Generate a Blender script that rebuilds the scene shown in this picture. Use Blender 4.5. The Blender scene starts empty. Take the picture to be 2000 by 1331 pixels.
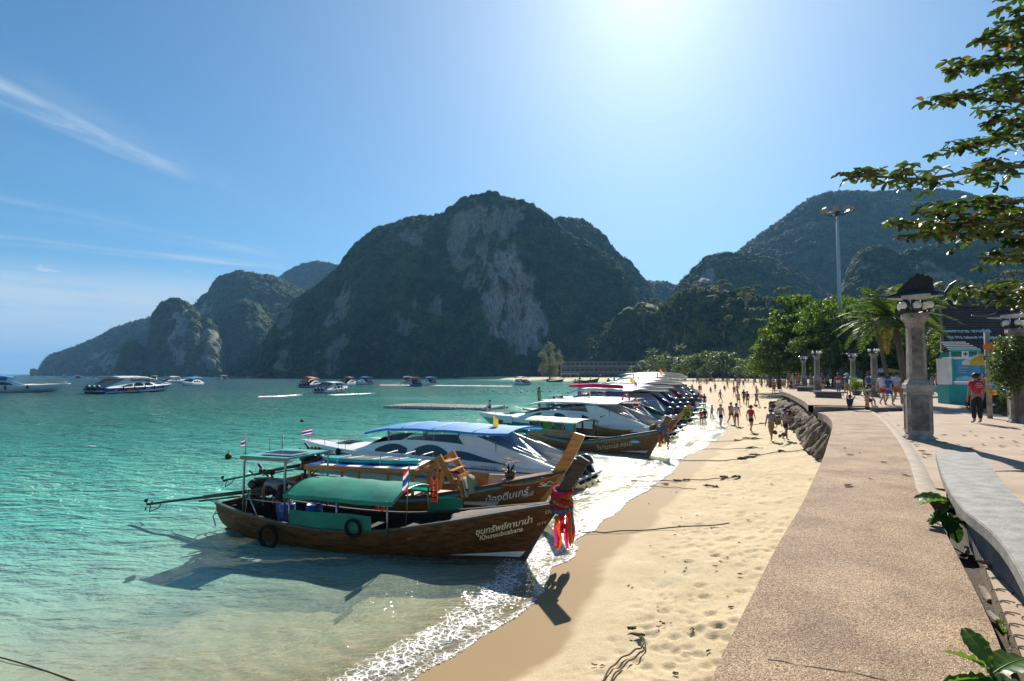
import bpy, bmesh, math, random
import numpy as np
from mathutils import Vector, Matrix
R = math.radians
sc = bpy.context.scene
COL = sc.collection
# ---------------------------------------------------------------- camera, sky, sun, exposure
CAM_H = 4.0
F_PX = 1200.0                     # focal length in pixels of the 2000 px wide photograph
PITCH = math.atan(65.5 / F_PX)
cam_data = bpy.data.cameras.new('camera')
cam_data.sensor_width = 36.0
cam_data.lens = 36.0 * F_PX / 2000.0
cam_data.clip_start = 0.05
cam_data.clip_end = 30000.0
cam = bpy.data.objects.new('camera', cam_data)
COL.objects.link(cam)
cam.location = (0, 0, CAM_H)
cam.rotation_euler = (R(90) + PITCH, 0, 0)
sc.camera = cam

SUN_EL, SUN_AZ = R(34.2), R(13.0)          # azimuth measured to the right of +Y
sun_data = bpy.data.lights.new('sun', 'SUN')
sun_data.energy = 5.0
sun_data.angle = R(0.53)
sun_data.color = (1.0, 0.93, 0.82)
sun = bpy.data.objects.new('sun', sun_data)
COL.objects.link(sun)
SUN_DIR = Vector((math.sin(SUN_AZ) * math.cos(SUN_EL), math.cos(SUN_AZ) * math.cos(SUN_EL), math.sin(SUN_EL)))
sun.rotation_euler = SUN_DIR.to_track_quat('Z', 'Y').to_euler()

world = bpy.data.worlds.new('World')
sc.world = world
world.use_nodes = True
SKY_STRENGTH = 0.064

def N(nt, kind, **kw):
    n = nt.nodes.new(kind)
    for k, v in kw.items():
        if k.startswith('i_'):
            n.inputs[k[2:].replace('_', ' ')].default_value = v
        else:
            setattr(n, k, v)
    return n

def build_world():
    nt = world.node_tree
    nt.nodes.clear()
    L = nt.links.new
    sky = N(nt, 'ShaderNodeTexSky', sky_type='NISHITA')
    sky.sun_disc = False
    sky.sun_elevation = SUN_EL
    sky.sun_rotation = SUN_AZ
    sky.altitude = 0.0
    sky.air_density = 1.0
    sky.dust_density = 0.25
    sky.ozone_density = 3.0
    tc = N(nt, 'ShaderNodeTexCoord')
    sep = N(nt, 'ShaderNodeSeparateXYZ')
    L(tc.outputs['Generated'], sep.inputs[0])
    def math_(op, a, b=None, c=None, clamp=False):
        n = N(nt, 'ShaderNodeMath', operation=op)
        n.use_clamp = clamp
        for i, v in enumerate((a, b, c)):
            if v is None: continue
            if isinstance(v, (int, float)): n.inputs[i].default_value = v
            else: L(v, n.inputs[i])
        return n.outputs[0]
    def ramp(v, a, b):
        n = N(nt, 'ShaderNodeMapRange', interpolation_type='SMOOTHSTEP')
        L(v, n.inputs[0]); n.inputs[1].default_value = a; n.inputs[2].default_value = b
        return n.outputs[0]
    lift = N(nt, 'ShaderNodeCombineXYZ')
    L(sep.outputs[0], lift.inputs[0]); L(sep.outputs[1], lift.inputs[1]); L(math_('MAXIMUM', math_('ADD', math_('MULTIPLY', sep.outputs[2], .92), .08), .08), lift.inputs[2])
    nrm = N(nt, 'ShaderNodeVectorMath', operation='NORMALIZE'); L(lift.outputs[0], nrm.inputs[0]); L(nrm.outputs[0], sky.inputs[0])
    # forward scattering round the sun: wide aureole of the thin high haze
    dot = N(nt, 'ShaderNodeVectorMath', operation='DOT_PRODUCT')
    L(tc.outputs['Generated'], dot.inputs[0]); dot.inputs[1].default_value = SUN_DIR
    mu = math_('MAXIMUM', dot.outputs['Value'], 0.0)
    g1 = math_('POWER', mu, 9.0)
    g2 = math_('POWER', mu, 48.0)
    g3 = math_('POWER', mu, 260.0)
    glow = math_('ADD', math_('ADD', math_('MULTIPLY', g1, GLOW[0]), math_('MULTIPLY', g2, GLOW[1])), math_('MULTIPLY', g3, GLOW[2]))
    gcol = N(nt, 'ShaderNodeMix', data_type='RGBA', blend_type='MIX')
    gcol.inputs['Factor'].default_value = 1.0
    scale_ = N(nt, 'ShaderNodeVectorMath', operation='SCALE')
    scale_.inputs[0].default_value = (1.0, 0.92, 0.86)
    L(glow, scale_.inputs['Scale'])
    hsv = N(nt, 'ShaderNodeHueSaturation')
    hsv.inputs['Saturation'].default_value = SKY_SAT
    hsv.inputs['Value'].default_value = SKY_VAL
    L(sky.outputs[0], hsv.inputs['Color'])
    add = N(nt, 'ShaderNodeVectorMath', operation='ADD')
    tint = N(nt, 'ShaderNodeMix', data_type='RGBA', blend_type='MULTIPLY'); tint.inputs['Factor'].default_value = 1; tint.inputs['B'].default_value = SKY_TINT
    L(hsv.outputs[0], tint.inputs['A'])
    L(tint.outputs['Result'], add.inputs[0]); L(scale_.outputs[0], add.inputs[1])
    # clouds live on a flat layer overhead: plane coordinates x/z, y/z
    zc = math_('MAXIMUM', sep.outputs[2], 0.015)
    px = math_('DIVIDE', sep.outputs[0], zc)
    py = math_('DIVIDE', sep.outputs[1], zc)
    comb = N(nt, 'ShaderNodeCombineXYZ'); L(px, comb.inputs[0]); L(py, comb.inputs[1])
    def streak(p0, p1, width, soft, nscale, lo, hi, amount, fade0=0.1, fade1=0.7):
        # a band of cirrus between two points of the layer
        a, b = cloud_pt(*p0), cloud_pt(*p1)
        d = (b - a); ln = d.length; d /= ln
        n = Vector((-d.y, d.x))
        t = math_('ADD', math_('ADD', math_('MULTIPLY', px, d.x / ln), math_('MULTIPLY', py, d.y / ln)), -a.dot(d) / ln)
        s = math_('ADD', math_('ADD', math_('MULTIPLY', px, n.x / width), math_('MULTIPLY', py, n.y / width)), -a.dot(n) / width)
        cv = N(nt, 'ShaderNodeCombineXYZ'); L(math_('MULTIPLY', t, ln / width * .22), cv.inputs[0]); L(math_('MULTIPLY', s, 1.0), cv.inputs[1])
        nz = N(nt, 'ShaderNodeTexNoise', noise_dimensions='3D')
        nz.inputs['Scale'].default_value = nscale; nz.inputs['Detail'].default_value = 9; nz.inputs['Roughness'].default_value = .62
        nz.inputs['Distortion'].default_value = .6
        L(cv.outputs[0], nz.inputs['Vector'])
        dens = ramp(nz.outputs[0], lo, hi)
        s2 = math_('ABSOLUTE', s)
        edge = math_('SUBTRACT', 1.0, ramp(s2, soft, 1.0))
        along = math_('MULTIPLY', ramp(t, -0.05, fade0), math_('SUBTRACT', 1.0, ramp(t, fade1, 1.0)))
        return math_('MULTIPLY', math_('MULTIPLY', dens, edge), math_('MULTIPLY', along, amount))
    m = streak((-120, 125), (430, 375), .16, .02, 1.1, .28, .72, .75, .05, .35)
    m = math_('MAXIMUM', m, streak((-200, 120), (620, 470), .55, .0, 1.3, .4, .8, .30, .1, .3))
    m = math_('MAXIMUM', m, streak((-200, 360), (640, 520), .35, .0, 1.2, .38, .75, .32, .1, .6))
    m = math_('MAXIMUM', m, streak((-200, 448), (760, 545), .35, .0, 1.3, .35, .72, .5, .1, .6))
    m = math_('MAXIMUM', m, streak((1500, -20), (1900, 260), .3, .0, 1.3, .45, .8, .16, .1, .6))
    # low bank of thin cloud over the open sea on the left
    el = math_('ARCSINE', sep.outputs[2])
    az = math_('ARCTAN2', sep.outputs[0], sep.outputs[1])
    cv2 = N(nt, 'ShaderNodeCombineXYZ'); L(math_('MULTIPLY', az, 4.0), cv2.inputs[0]); L(math_('MULTIPLY', el, 42.0), cv2.inputs[1])
    nz2 = N(nt, 'ShaderNodeTexNoise'); nz2.inputs['Scale'].default_value = 1.2; nz2.inputs['Detail'].default_value = 8
    nz2.inputs['Roughness'].default_value = .55
    L(cv2.outputs[0], nz2.inputs['Vector'])
    bank = math_('MULTIPLY', math_('MULTIPLY', ramp(nz2.outputs[0], .12, .58), math_('SUBTRACT', 1.0, ramp(el, .10, .16))), math_('SUBTRACT', 1.0, ramp(az, -.45, .1)))
    m = math_('MAXIMUM', m, math_('MULTIPLY', bank, .85))
    # a few small puffs above the bank
    cv3 = N(nt, 'ShaderNodeCombineXYZ'); L(math_('MULTIPLY', az, 30.0), cv3.inputs[0]); L(math_('MULTIPLY', el, 70.0), cv3.inputs[1])
    nz3 = N(nt, 'ShaderNodeTexNoise'); nz3.inputs['Scale'].default_value = 1.0; nz3.inputs['Detail'].default_value = 6
    L(cv3.outputs[0], nz3.inputs['Vector'])
    puff = math_('MULTIPLY', ramp(nz3.outputs[0], .63, .70), math_('MULTIPLY', ramp(el, .115, .13), math_('SUBTRACT', 1.0, ramp(el, .145, .16))))
    puff = math_('MULTIPLY', puff, math_('SUBTRACT', 1.0, ramp(az, -.55, -.45)))
    m = math_('MAXIMUM', m, math_('MULTIPLY', puff, .75))
    mix = N(nt, 'ShaderNodeMix', data_type='RGBA')
    L(m, mix.inputs['Factor'])
    L(add.outputs[0], mix.inputs['A'])
    mix.inputs['B'].default_value = CLOUD_COL
    bg = N(nt, 'ShaderNodeBackground')
    bg.inputs['Strength'].default_value = SKY_STRENGTH
    L(mix.outputs['Result'], bg.inputs['Color'])
    out = N(nt, 'ShaderNodeOutputWorld')
    L(bg.outputs[0], out.inputs['Surface'])

GLOW = (1.9, 1.1, 2.4)
SKY_SAT, SKY_VAL = 1.14, 1.0
SKY_TINT = (.78, 1.02, 1.02, 1)
CLOUD_COL = (6.0, 6.9, 7.6, 1)

def ray(px, py):
    dx, dz = (px - 1000.0) / F_PX, -(py - 665.5) / F_PX
    c, s = math.cos(PITCH), math.sin(PITCH)
    return Vector((dx, c - dz * s, s + dz * c))
def gnd(px, py, z=0.0):
    d = ray(px, py); t = (z - CAM_H) / d.z
    return Vector((d.x * t, d.y * t, z))
def at(px, py, Y):
    d = ray(px, py); t = Y / d.y
    return Vector((d.x * t, Y, CAM_H + d.z * t))
def cloud_pt(px, py):
    d = ray(px, py)
    return Vector((d.x / d.z, d.y / d.z))
build_world()

sc.view_settings.view_transform = 'Standard'
sc.view_settings.look = 'None'
sc.view_settings.gamma = 1.0
sc.view_settings.use_curve_mapping = False
sc.view_settings.exposure = 0.85
sc.render.engine = 'CYCLES'
sc.cycles.use_denoising = True
sc.cycles.max_bounces = 6
sc.cycles.diffuse_bounces = 2
sc.cycles.glossy_bounces = 3
sc.cycles.transmission_bounces = 4
sc.cycles.transparent_max_bounces = 12
sc.cycles.volume_bounces = 0
sc.cycles.caustics_reflective = False
sc.cycles.caustics_refractive = False
sc.cycles.sample_clamp_indirect = 4.0
sc.cycles.use_adaptive_sampling = True
sc.cycles.adaptive_threshold = 0.015

# ---------------------------------------------------------------- helpers: objects
rnd = random.Random(7)
def tag(o, label=None, cat=None, group=None, kind=None):
    if label: o['label'] = label
    if cat: o['category'] = cat
    if group: o['group'] = group
    if kind: o['kind'] = kind
    return o
def thing(name, label, cat, loc=(0, 0, 0), rz=0.0, group=None, scale=1.0):
    o = bpy.data.objects.new(name, None)
    COL.objects.link(o)
    o.empty_display_size = .2
    o.location = loc
    o.rotation_euler = (0, 0, rz)
    o.scale = (scale,) * 3
    return tag(o, label, cat, group)
def link_mesh(name, me, parent=None, mats=()):
    for m in mats: me.materials.append(m)
    o = bpy.data.objects.new(name, me)
    COL.objects.link(o)
    if parent: o.parent = parent
    return o
def copy_tree(o, parent=None):
    c = o.copy(); COL.objects.link(c); c.parent = parent
    for ch in list(o.children): copy_tree(ch, c)
    return c
def set_mat(o, m, i=0):
    if len(o.material_slots) > i:
        o.material_slots[i].link = 'OBJECT'; o.material_slots[i].material = m

def np_mesh(name, V, F, smooth=True):
    V = np.asarray(V, dtype=np.float32); F = np.asarray(F, dtype=np.int32)
    k = F.shape[1]
    me = bpy.data.meshes.new(name)
    me.vertices.add(len(V)); me.vertices.foreach_set('co', V.ravel())
    me.loops.add(F.size); me.loops.foreach_set('vertex_index', F.ravel())
    me.polygons.add(len(F)); me.polygons.foreach_set('loop_start', np.arange(0, F.size, k, dtype=np.int32))
    me.polygons.foreach_set('loop_total', np.full(len(F), k, dtype=np.int32))
    me.update(calc_edges=True)
    me.polygons.foreach_set('use_smooth', np.full(len(F), smooth, dtype=bool))
    return me
def grid_faces(nr, nc):
    i = np.arange((nr - 1) * (nc - 1)); r = i // (nc - 1); c = i % (nc - 1)
    a = r * nc + c
    return np.stack([a, a + 1, a + nc + 1, a + nc], 1)
def attr(me, name, arr):
    a = me.attributes.new(name, 'FLOAT', 'POINT'); a.data.foreach_set('value', np.asarray(arr, dtype=np.float32).ravel())

class MB:
    """collects shapes, builds one mesh object"""
    def __init__(s): s.v = []; s.f = []; s.m = []; s.sm = []
    def add(s, vs, fs, mi=0, smooth=False):
        o = len(s.v); s.v += [tuple(v) for v in vs]
        for f in fs: s.f.append([o + i for i in f]); s.m.append(mi); s.sm.append(smooth)
        return s
    def box(s, c, d, rz=0.0, mi=0, taper=1.0, mat=None):
        x, y, z = d[0] / 2, d[1] / 2, d[2] / 2; vs = []
        cr, sr = math.cos(rz), math.sin(rz)
        for zz, t in ((-z, 1), (z, taper)):
            for a, b in ((-x, -y), (x, -y), (x, y), (-x, y)):
                p = Vector((a * t, b * t, zz))
                if mat: p = mat @ p
                vs.append((c[0] + p.x * cr - p.y * sr, c[1] + p.x * sr + p.y * cr, c[2] + p.z))
        return s.add(vs, [(0, 3, 2, 1), (4, 5, 6, 7), (0, 1, 5, 4), (1, 2, 6, 5), (2, 3, 7, 6), (3, 0, 4, 7)], mi)
    def beam(s, a, b, w, h, mi=0, up=(0, 0, 1)):
        a, b = Vector(a), Vector(b); d = (b - a).normalized(); u = Vector(up)
        if abs(d.dot(u)) > .98: u = Vector((1, 0, 0))
        sd = d.cross(u).normalized(); u = sd.cross(d)
        vs = []
        for p in (a, b):
            for i, j in ((-1, -1), (1, -1), (1, 1), (-1, 1)): vs.append(p + sd * (i * w / 2) + u * (j * h / 2))
        return s.add(vs, [(0, 1, 2, 3), (7, 6, 5, 4), (0, 4, 5, 1), (1, 5, 6, 2), (2, 6, 7, 3), (3, 7, 4, 0)], mi)
    def tube(s, pts, r, n=8, mi=0, caps=True, smooth=True, closed=False):
        pts = [Vector(p) for p in pts]; k = len(pts)
        rs = r if isinstance(r, (list, tuple)) else [r] * k
        vs = []; prev = None
        for i, p in enumerate(pts):
            a = pts[i - 1] if i else (pts[-1] if closed else p); b = pts[(i + 1) % k] if (i < k - 1 or closed) else p
            d = (b - a)
            d = d.normalized() if d.length > 1e-9 else Vector((0, 0, 1))
            if prev is None:
                u = Vector((0, 0, 1)) if abs(d.z) < .9 else Vector((1, 0, 0))
                u = (u - d * u.dot(d)).normalized()
            else:
                u = prev - d * prev.dot(d)
                u = u.normalized() if u.length > 1e-6 else prev
            prev = u; w = d.cross(u)
            for j in range(n):
                t = 2 * math.pi * j / n
                vs.append(p + (u * math.cos(t) + w * math.sin(t)) * rs[i])
        fs = []
        for i in range(k if closed else k - 1):
            i2 = (i + 1) % k
            for j in range(n): fs.append((i * n + j, i * n + (j + 1) % n, i2 * n + (j + 1) % n, i2 * n + j))
        s.add(vs, fs, mi, smooth)
        if caps and not closed:
            o = len(s.v) - len(vs)
            s.f.append([o + j for j in range(n)][::-1]); s.m.append(mi); s.sm.append(False)
            s.f.append([o + (k - 1) * n + j for j in range(n)]); s.m.append(mi); s.sm.append(False)
        return s
    def lathe(s, prof, c=(0, 0, 0), n=16, mi=0, smooth=True, axis='z', sq=False):
        vs = []; k = len(prof)
        for r, z in prof:
            for j in range(n):
                t = 2 * math.pi * (j + (.5 if sq else 0)) / n
                x, y = r * math.cos(t), r * math.sin(t)
                p = (x, y, z) if axis == 'z' else ((z, x, y) if axis == 'x' else (x, z, y))
                vs.append((c[0] + p[0], c[1] + p[1], c[2] + p[2]))
        fs = [(i * n + j, i * n + (j + 1) % n, (i + 1) * n + (j + 1) % n, (i + 1) * n + j) for i in range(k - 1) for j in range(n)]
        if prof[0][0] > 1e-6: fs.append(list(range(n))[::-1])
        if prof[-1][0] > 1e-6: fs.append([(k - 1) * n + j for j in range(n)])
        return s.add(vs, fs, mi, smooth)
    def sphere(s, c, r, n=10, mi=0, sc_=(1, 1, 1)):
        m = max(4, n // 2 + 1); vs = []
        for i in range(m + 1):
            a = math.pi * i / m
            for j in range(n):
                t = 2 * math.pi * j / n
                vs.append((c[0] + r * sc_[0] * math.sin(a) * math.cos(t), c[1] + r * sc_[1] * math.sin(a) * math.sin(t), c[2] + r * sc_[2] * math.cos(a)))
        fs = [(i * n + j, (i + 1) * n + j, (i + 1) * n + (j + 1) % n, i * n + (j + 1) % n) for i in range(m) for j in range(n)]
        return s.add(vs, fs, mi, True)
    def torus(s, c, R_, r, nn=20, n=8, mi=0, axis='z', arc=1.0):
        pts = []
        k = nn if arc >= 1 else nn + 1
        for i in range(k):
            t = 2 * math.pi * arc * i / nn
            a, b = R_ * math.cos(t), R_ * math.sin(t)
            pts.append((c[0] + a, c[1] + b, c[2]) if axis == 'z' else ((c[0] + a, c[1], c[2] + b) if axis == 'y' else (c[0], c[1] + a, c[2] + b)))
        return s.tube(pts, r, n, mi, closed=arc >= 1)
    def grid(s, P, mi=0, smooth=True, flip=False):
        nr, nc = len(P), len(P[0])
        vs = [p for row in P for p in row]
        fs = [(r * nc + c, r * nc + c + 1, (r + 1) * nc + c + 1, (r + 1) * nc + c) for r in range(nr - 1) for c in range(nc - 1)]
        if flip: fs = [f[::-1] for f in fs]
        return s.add(vs, fs, mi, smooth)
    def prism(s, poly, ext, mi=0):
        """poly: list of 3D points, extruded by vector ext"""
        e = Vector(ext); n = len(poly); vs = [Vector(p) for p in poly]; vs += [v + e for v in vs]
        fs = [list(range(n))[::-1], [n + i for i in range(n)]] + [(i, (i + 1) % n, n + (i + 1) % n, n + i) for i in range(n)]
        return s.add(vs, fs, mi)
    def build(s, name, mats, parent=None, bevel=0.0, fix=True):
        me = bpy.data.meshes.new(name)
        me.from_pydata(s.v, [], s.f)
        me.polygons.foreach_set('material_index', s.m)
        me.polygons.foreach_set('use_smooth', s.sm)
        if fix or bevel:
            bm = bmesh.new(); bm.from_mesh(me)
            if bevel:
                bmesh.ops.remove_doubles(bm, verts=bm.verts, dist=1e-5)
                es = [e for e in bm.edges if len(e.link_faces) == 2 and e.calc_face_angle(0) > .6]
                bmesh.ops.bevel(bm, geom=es, offset=bevel, segments=2, affect='EDGES', clamp_overlap=True)
            bmesh.ops.recalc_face_normals(bm, faces=bm.faces)
            bm.to_mesh(me); bm.free()
        me.update()
        if not isinstance(mats, (list, tuple)): mats = [mats]
        return link_mesh(name, me, parent, mats)

# ---------------------------------------------------------------- helpers: noise in numpy
def _hash(ix, iy, s):
    h = (ix.astype(np.int64) * 374761393 + iy.astype(np.int64) * 668265263 + s * 974711) & 0x7fffffff
    h = ((h ^ (h >> 13)) * 1274126177) & 0x7fffffff
    h = h ^ (h >> 16)
    return (h & 0xffffff) / float(0xffffff)
def vnoise(x, y, s=0):
    ix, iy = np.floor(x), np.floor(y); fx, fy = x - ix, y - iy
    fx = fx * fx * fx * (fx * (fx * 6 - 15) + 10); fy = fy * fy * fy * (fy * (fy * 6 - 15) + 10)
    a, b, c, d = _hash(ix, iy, s), _hash(ix + 1, iy, s), _hash(ix, iy + 1, s), _hash(ix + 1, iy + 1, s)
    return (a + (b - a) * fx) * (1 - fy) + (c + (d - c) * fx) * fy
def fbm(x, y, s=0, oct=5, gain=.5):
    t = 0; a = 1; n = 0
    for o in range(oct):
        t = t + a * vnoise(x * 2 ** o + 17.3 * o, y * 2 ** o - 9.1 * o, s + o); n += a; a *= gain
    return t / n
def worley(x, y, s=0):
    """distance to nearest jittered point, and that point's random value"""
    ix, iy = np.floor(x), np.floor(y); best = np.full(x.shape, 9.0); val = np.zeros(x.shape)
    for dx in (-1, 0, 1):
        for dy in (-1, 0, 1):
            cx, cy = ix + dx, iy + dy
            d = np.hypot(cx + _hash(cx, cy, s) - x, cy + _hash(cx, cy, s + 1) - y)
            m = d < best; best = np.where(m, d, best); val = np.where(m, _hash(cx, cy, s + 2), val)
    return best, val
def sstep(x, a, b):
    t = np.clip((x - a) / (b - a), 0, 1); return t * t * (3 - 2 * t)

# ---------------------------------------------------------------- helpers: materials
def new_mat(name):
    m = bpy.data.materials.new(name); m.use_nodes = True
    nt = m.node_tree; b = nt.nodes['Principled BSDF']
    return m, nt, b
def mk(name, col, rough=.6, var=.18, scale=6.0, bump=0.0, bscale=None, metal=0.0, spec=.5, col2=None, stretch=(1, 1, 1), trans=0.0, coat=0.0, detail=6):
    """plain procedural material: colour broken up by noise in object space, optional fine relief"""
    m, nt, b = new_mat(name); L = nt.links.new
    tc = N(nt, 'ShaderNodeTexCoord'); mp = N(nt, 'ShaderNodeMapping'); mp.inputs['Scale'].default_value = stretch
    L(tc.outputs['Object'], mp.inputs[0])
    nz = N(nt, 'ShaderNodeTexNoise'); nz.inputs['Scale'].default_value = scale; nz.inputs['Detail'].default_value = detail; nz.inputs['Roughness'].default_value = .65
    L(mp.outputs[0], nz.inputs['Vector'])
    cr = N(nt, 'ShaderNodeValToRGB')
    c2 = col2 if col2 else tuple(c * (1 - 1.6 * var) for c in col)
    c1 = col if col2 else tuple(min(1, c * (1 + var)) for c in col)
    cr.color_ramp.elements[0].position = .33; cr.color_ramp.elements[1].position = .66
    cr.color_ramp.elements[0].color = (*c2, 1); cr.color_ramp.elements[1].color = (*c1, 1)
    L(nz.outputs[0], cr.inputs[0]); L(cr.outputs[0], b.inputs['Base Color'])
    b.inputs['Roughness'].default_value = rough; b.inputs['Metallic'].default_value = metal
    b.inputs['Specular IOR Level'].default_value = spec
    if coat: b.inputs['Coat Weight'].default_value = coat; b.inputs['Coat Roughness'].default_value = .12
    if bump:
        n2 = N(nt, 'ShaderNodeTexNoise'); n2.inputs['Scale'].default_value = bscale or scale * 4; n2.inputs['Detail'].default_value = 5
        L(mp.outputs[0], n2.inputs['Vector'])
        bp = N(nt, 'ShaderNodeBump'); bp.inputs['Strength'].default_value = bump; bp.inputs['Distance'].default_value = .02
        L(n2.outputs[0], bp.inputs['Height']); L(bp.outputs[0], b.inputs['Normal'])
    if trans:
        tr = N(nt, 'ShaderNodeBsdfTranslucent'); L(cr.outputs[0], tr.inputs[0])
        mx = N(nt, 'ShaderNodeMixShader'); mx.inputs[0].default_value = trans
        out = nt.nodes['Material Output']
        L(b.outputs[0], mx.inputs[1]); L(tr.outputs[0], mx.inputs[2]); L(mx.outputs[0], out.inputs[0])
    return m
# ---------------------------------------------------------------- shoreline, beach, sea bed, water
SHORE_PX = [(700, 1420), (860, 1304), (956, 1241), (1033, 1171), (1058, 1139), (1075, 1105), (1103, 1082), (1138, 1053), (1170, 1034), (1200, 1000), (1244, 970),
            (1276, 952), (1310, 918), (1341, 894), (1380, 872), (1405, 856), (1424, 832), (1405, 806), (1385, 788), (1362, 774), (1345, 763),
            (1325, 755), (1290, 750.5), (1240, 747), (1160, 745), (1080, 743.6), (1030, 742.2)]
SHORE = [gnd(x, y, 0.0) for x, y in SHORE_PX]
SHORE = [Vector((-40, 1.5, 0)), Vector((-14, 3.0, 0)), Vector((-5.5, 4.6, 0))] + SHORE[1:] + [Vector((-20, 500, 0)), Vector((-70, 640, 0)), Vector((-80, 3000, 0))]
_S = np.array([(p.x, p.y) for p in SHORE])
def _smooth(P, n=2):
    for _ in range(n):
        Q = [P[0]]
        for a, b in zip(P[:-1], P[1:]): Q += [a * .75 + b * .25, a * .25 + b * .75]
        Q.append(P[-1]); P = np.array(Q)
    return P
_S = _smooth(_S, 2)
def shore_dist(x, y):
    """signed distance to the water line, positive on land (right of the line)"""
    sh = x.shape; x = x.ravel(); y = y.ravel()
    best = np.full(x.shape, 1e18); sign = np.zeros(x.shape)
    for a, b in zip(_S[:-1], _S[1:]):
        d = b - a; l2 = d @ d
        t = np.clip(((x - a[0]) * d[0] + (y - a[1]) * d[1]) / l2, 0, 1)
        ex, ey = x - a[0] - t * d[0], y - a[1] - t * d[1]
        q = ex * ex + ey * ey
        cr = d[0] * (y - a[1]) - d[1] * (x - a[0])
        m = q < best
        best = np.where(m, q, best); sign = np.where(m, -np.sign(cr), sign)
    return (np.sqrt(best) * sign).reshape(sh)
def sand_z(sd, y):
    """beach profile from the distance to the water line"""
    land = 0.105 * np.clip(sd, 0, 9) + .02 * np.clip(sd - 9, 0, 30)
    s = np.clip(-sd, 0, 1e9)
    sea = -(0.085 * np.minimum(s, 10) + 0.05 * np.clip(s - 10, 0, 30) + 0.03 * np.clip(s - 40, 0, 260))
    return np.where(sd > 0, land, sea)
def polar(r0, r1, k, a0, a1, da):
    nr = int(math.log(r1 / r0) / k) + 1
    rr = r0 * np.exp(np.linspace(0, math.log(r1 / r0), nr)); aa = np.radians(np.arange(a0, a1 + da / 2, da))
    A, RR = np.meshgrid(aa, rr)
    return RR * np.sin(A), RR * np.cos(A), nr, len(aa)

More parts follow.
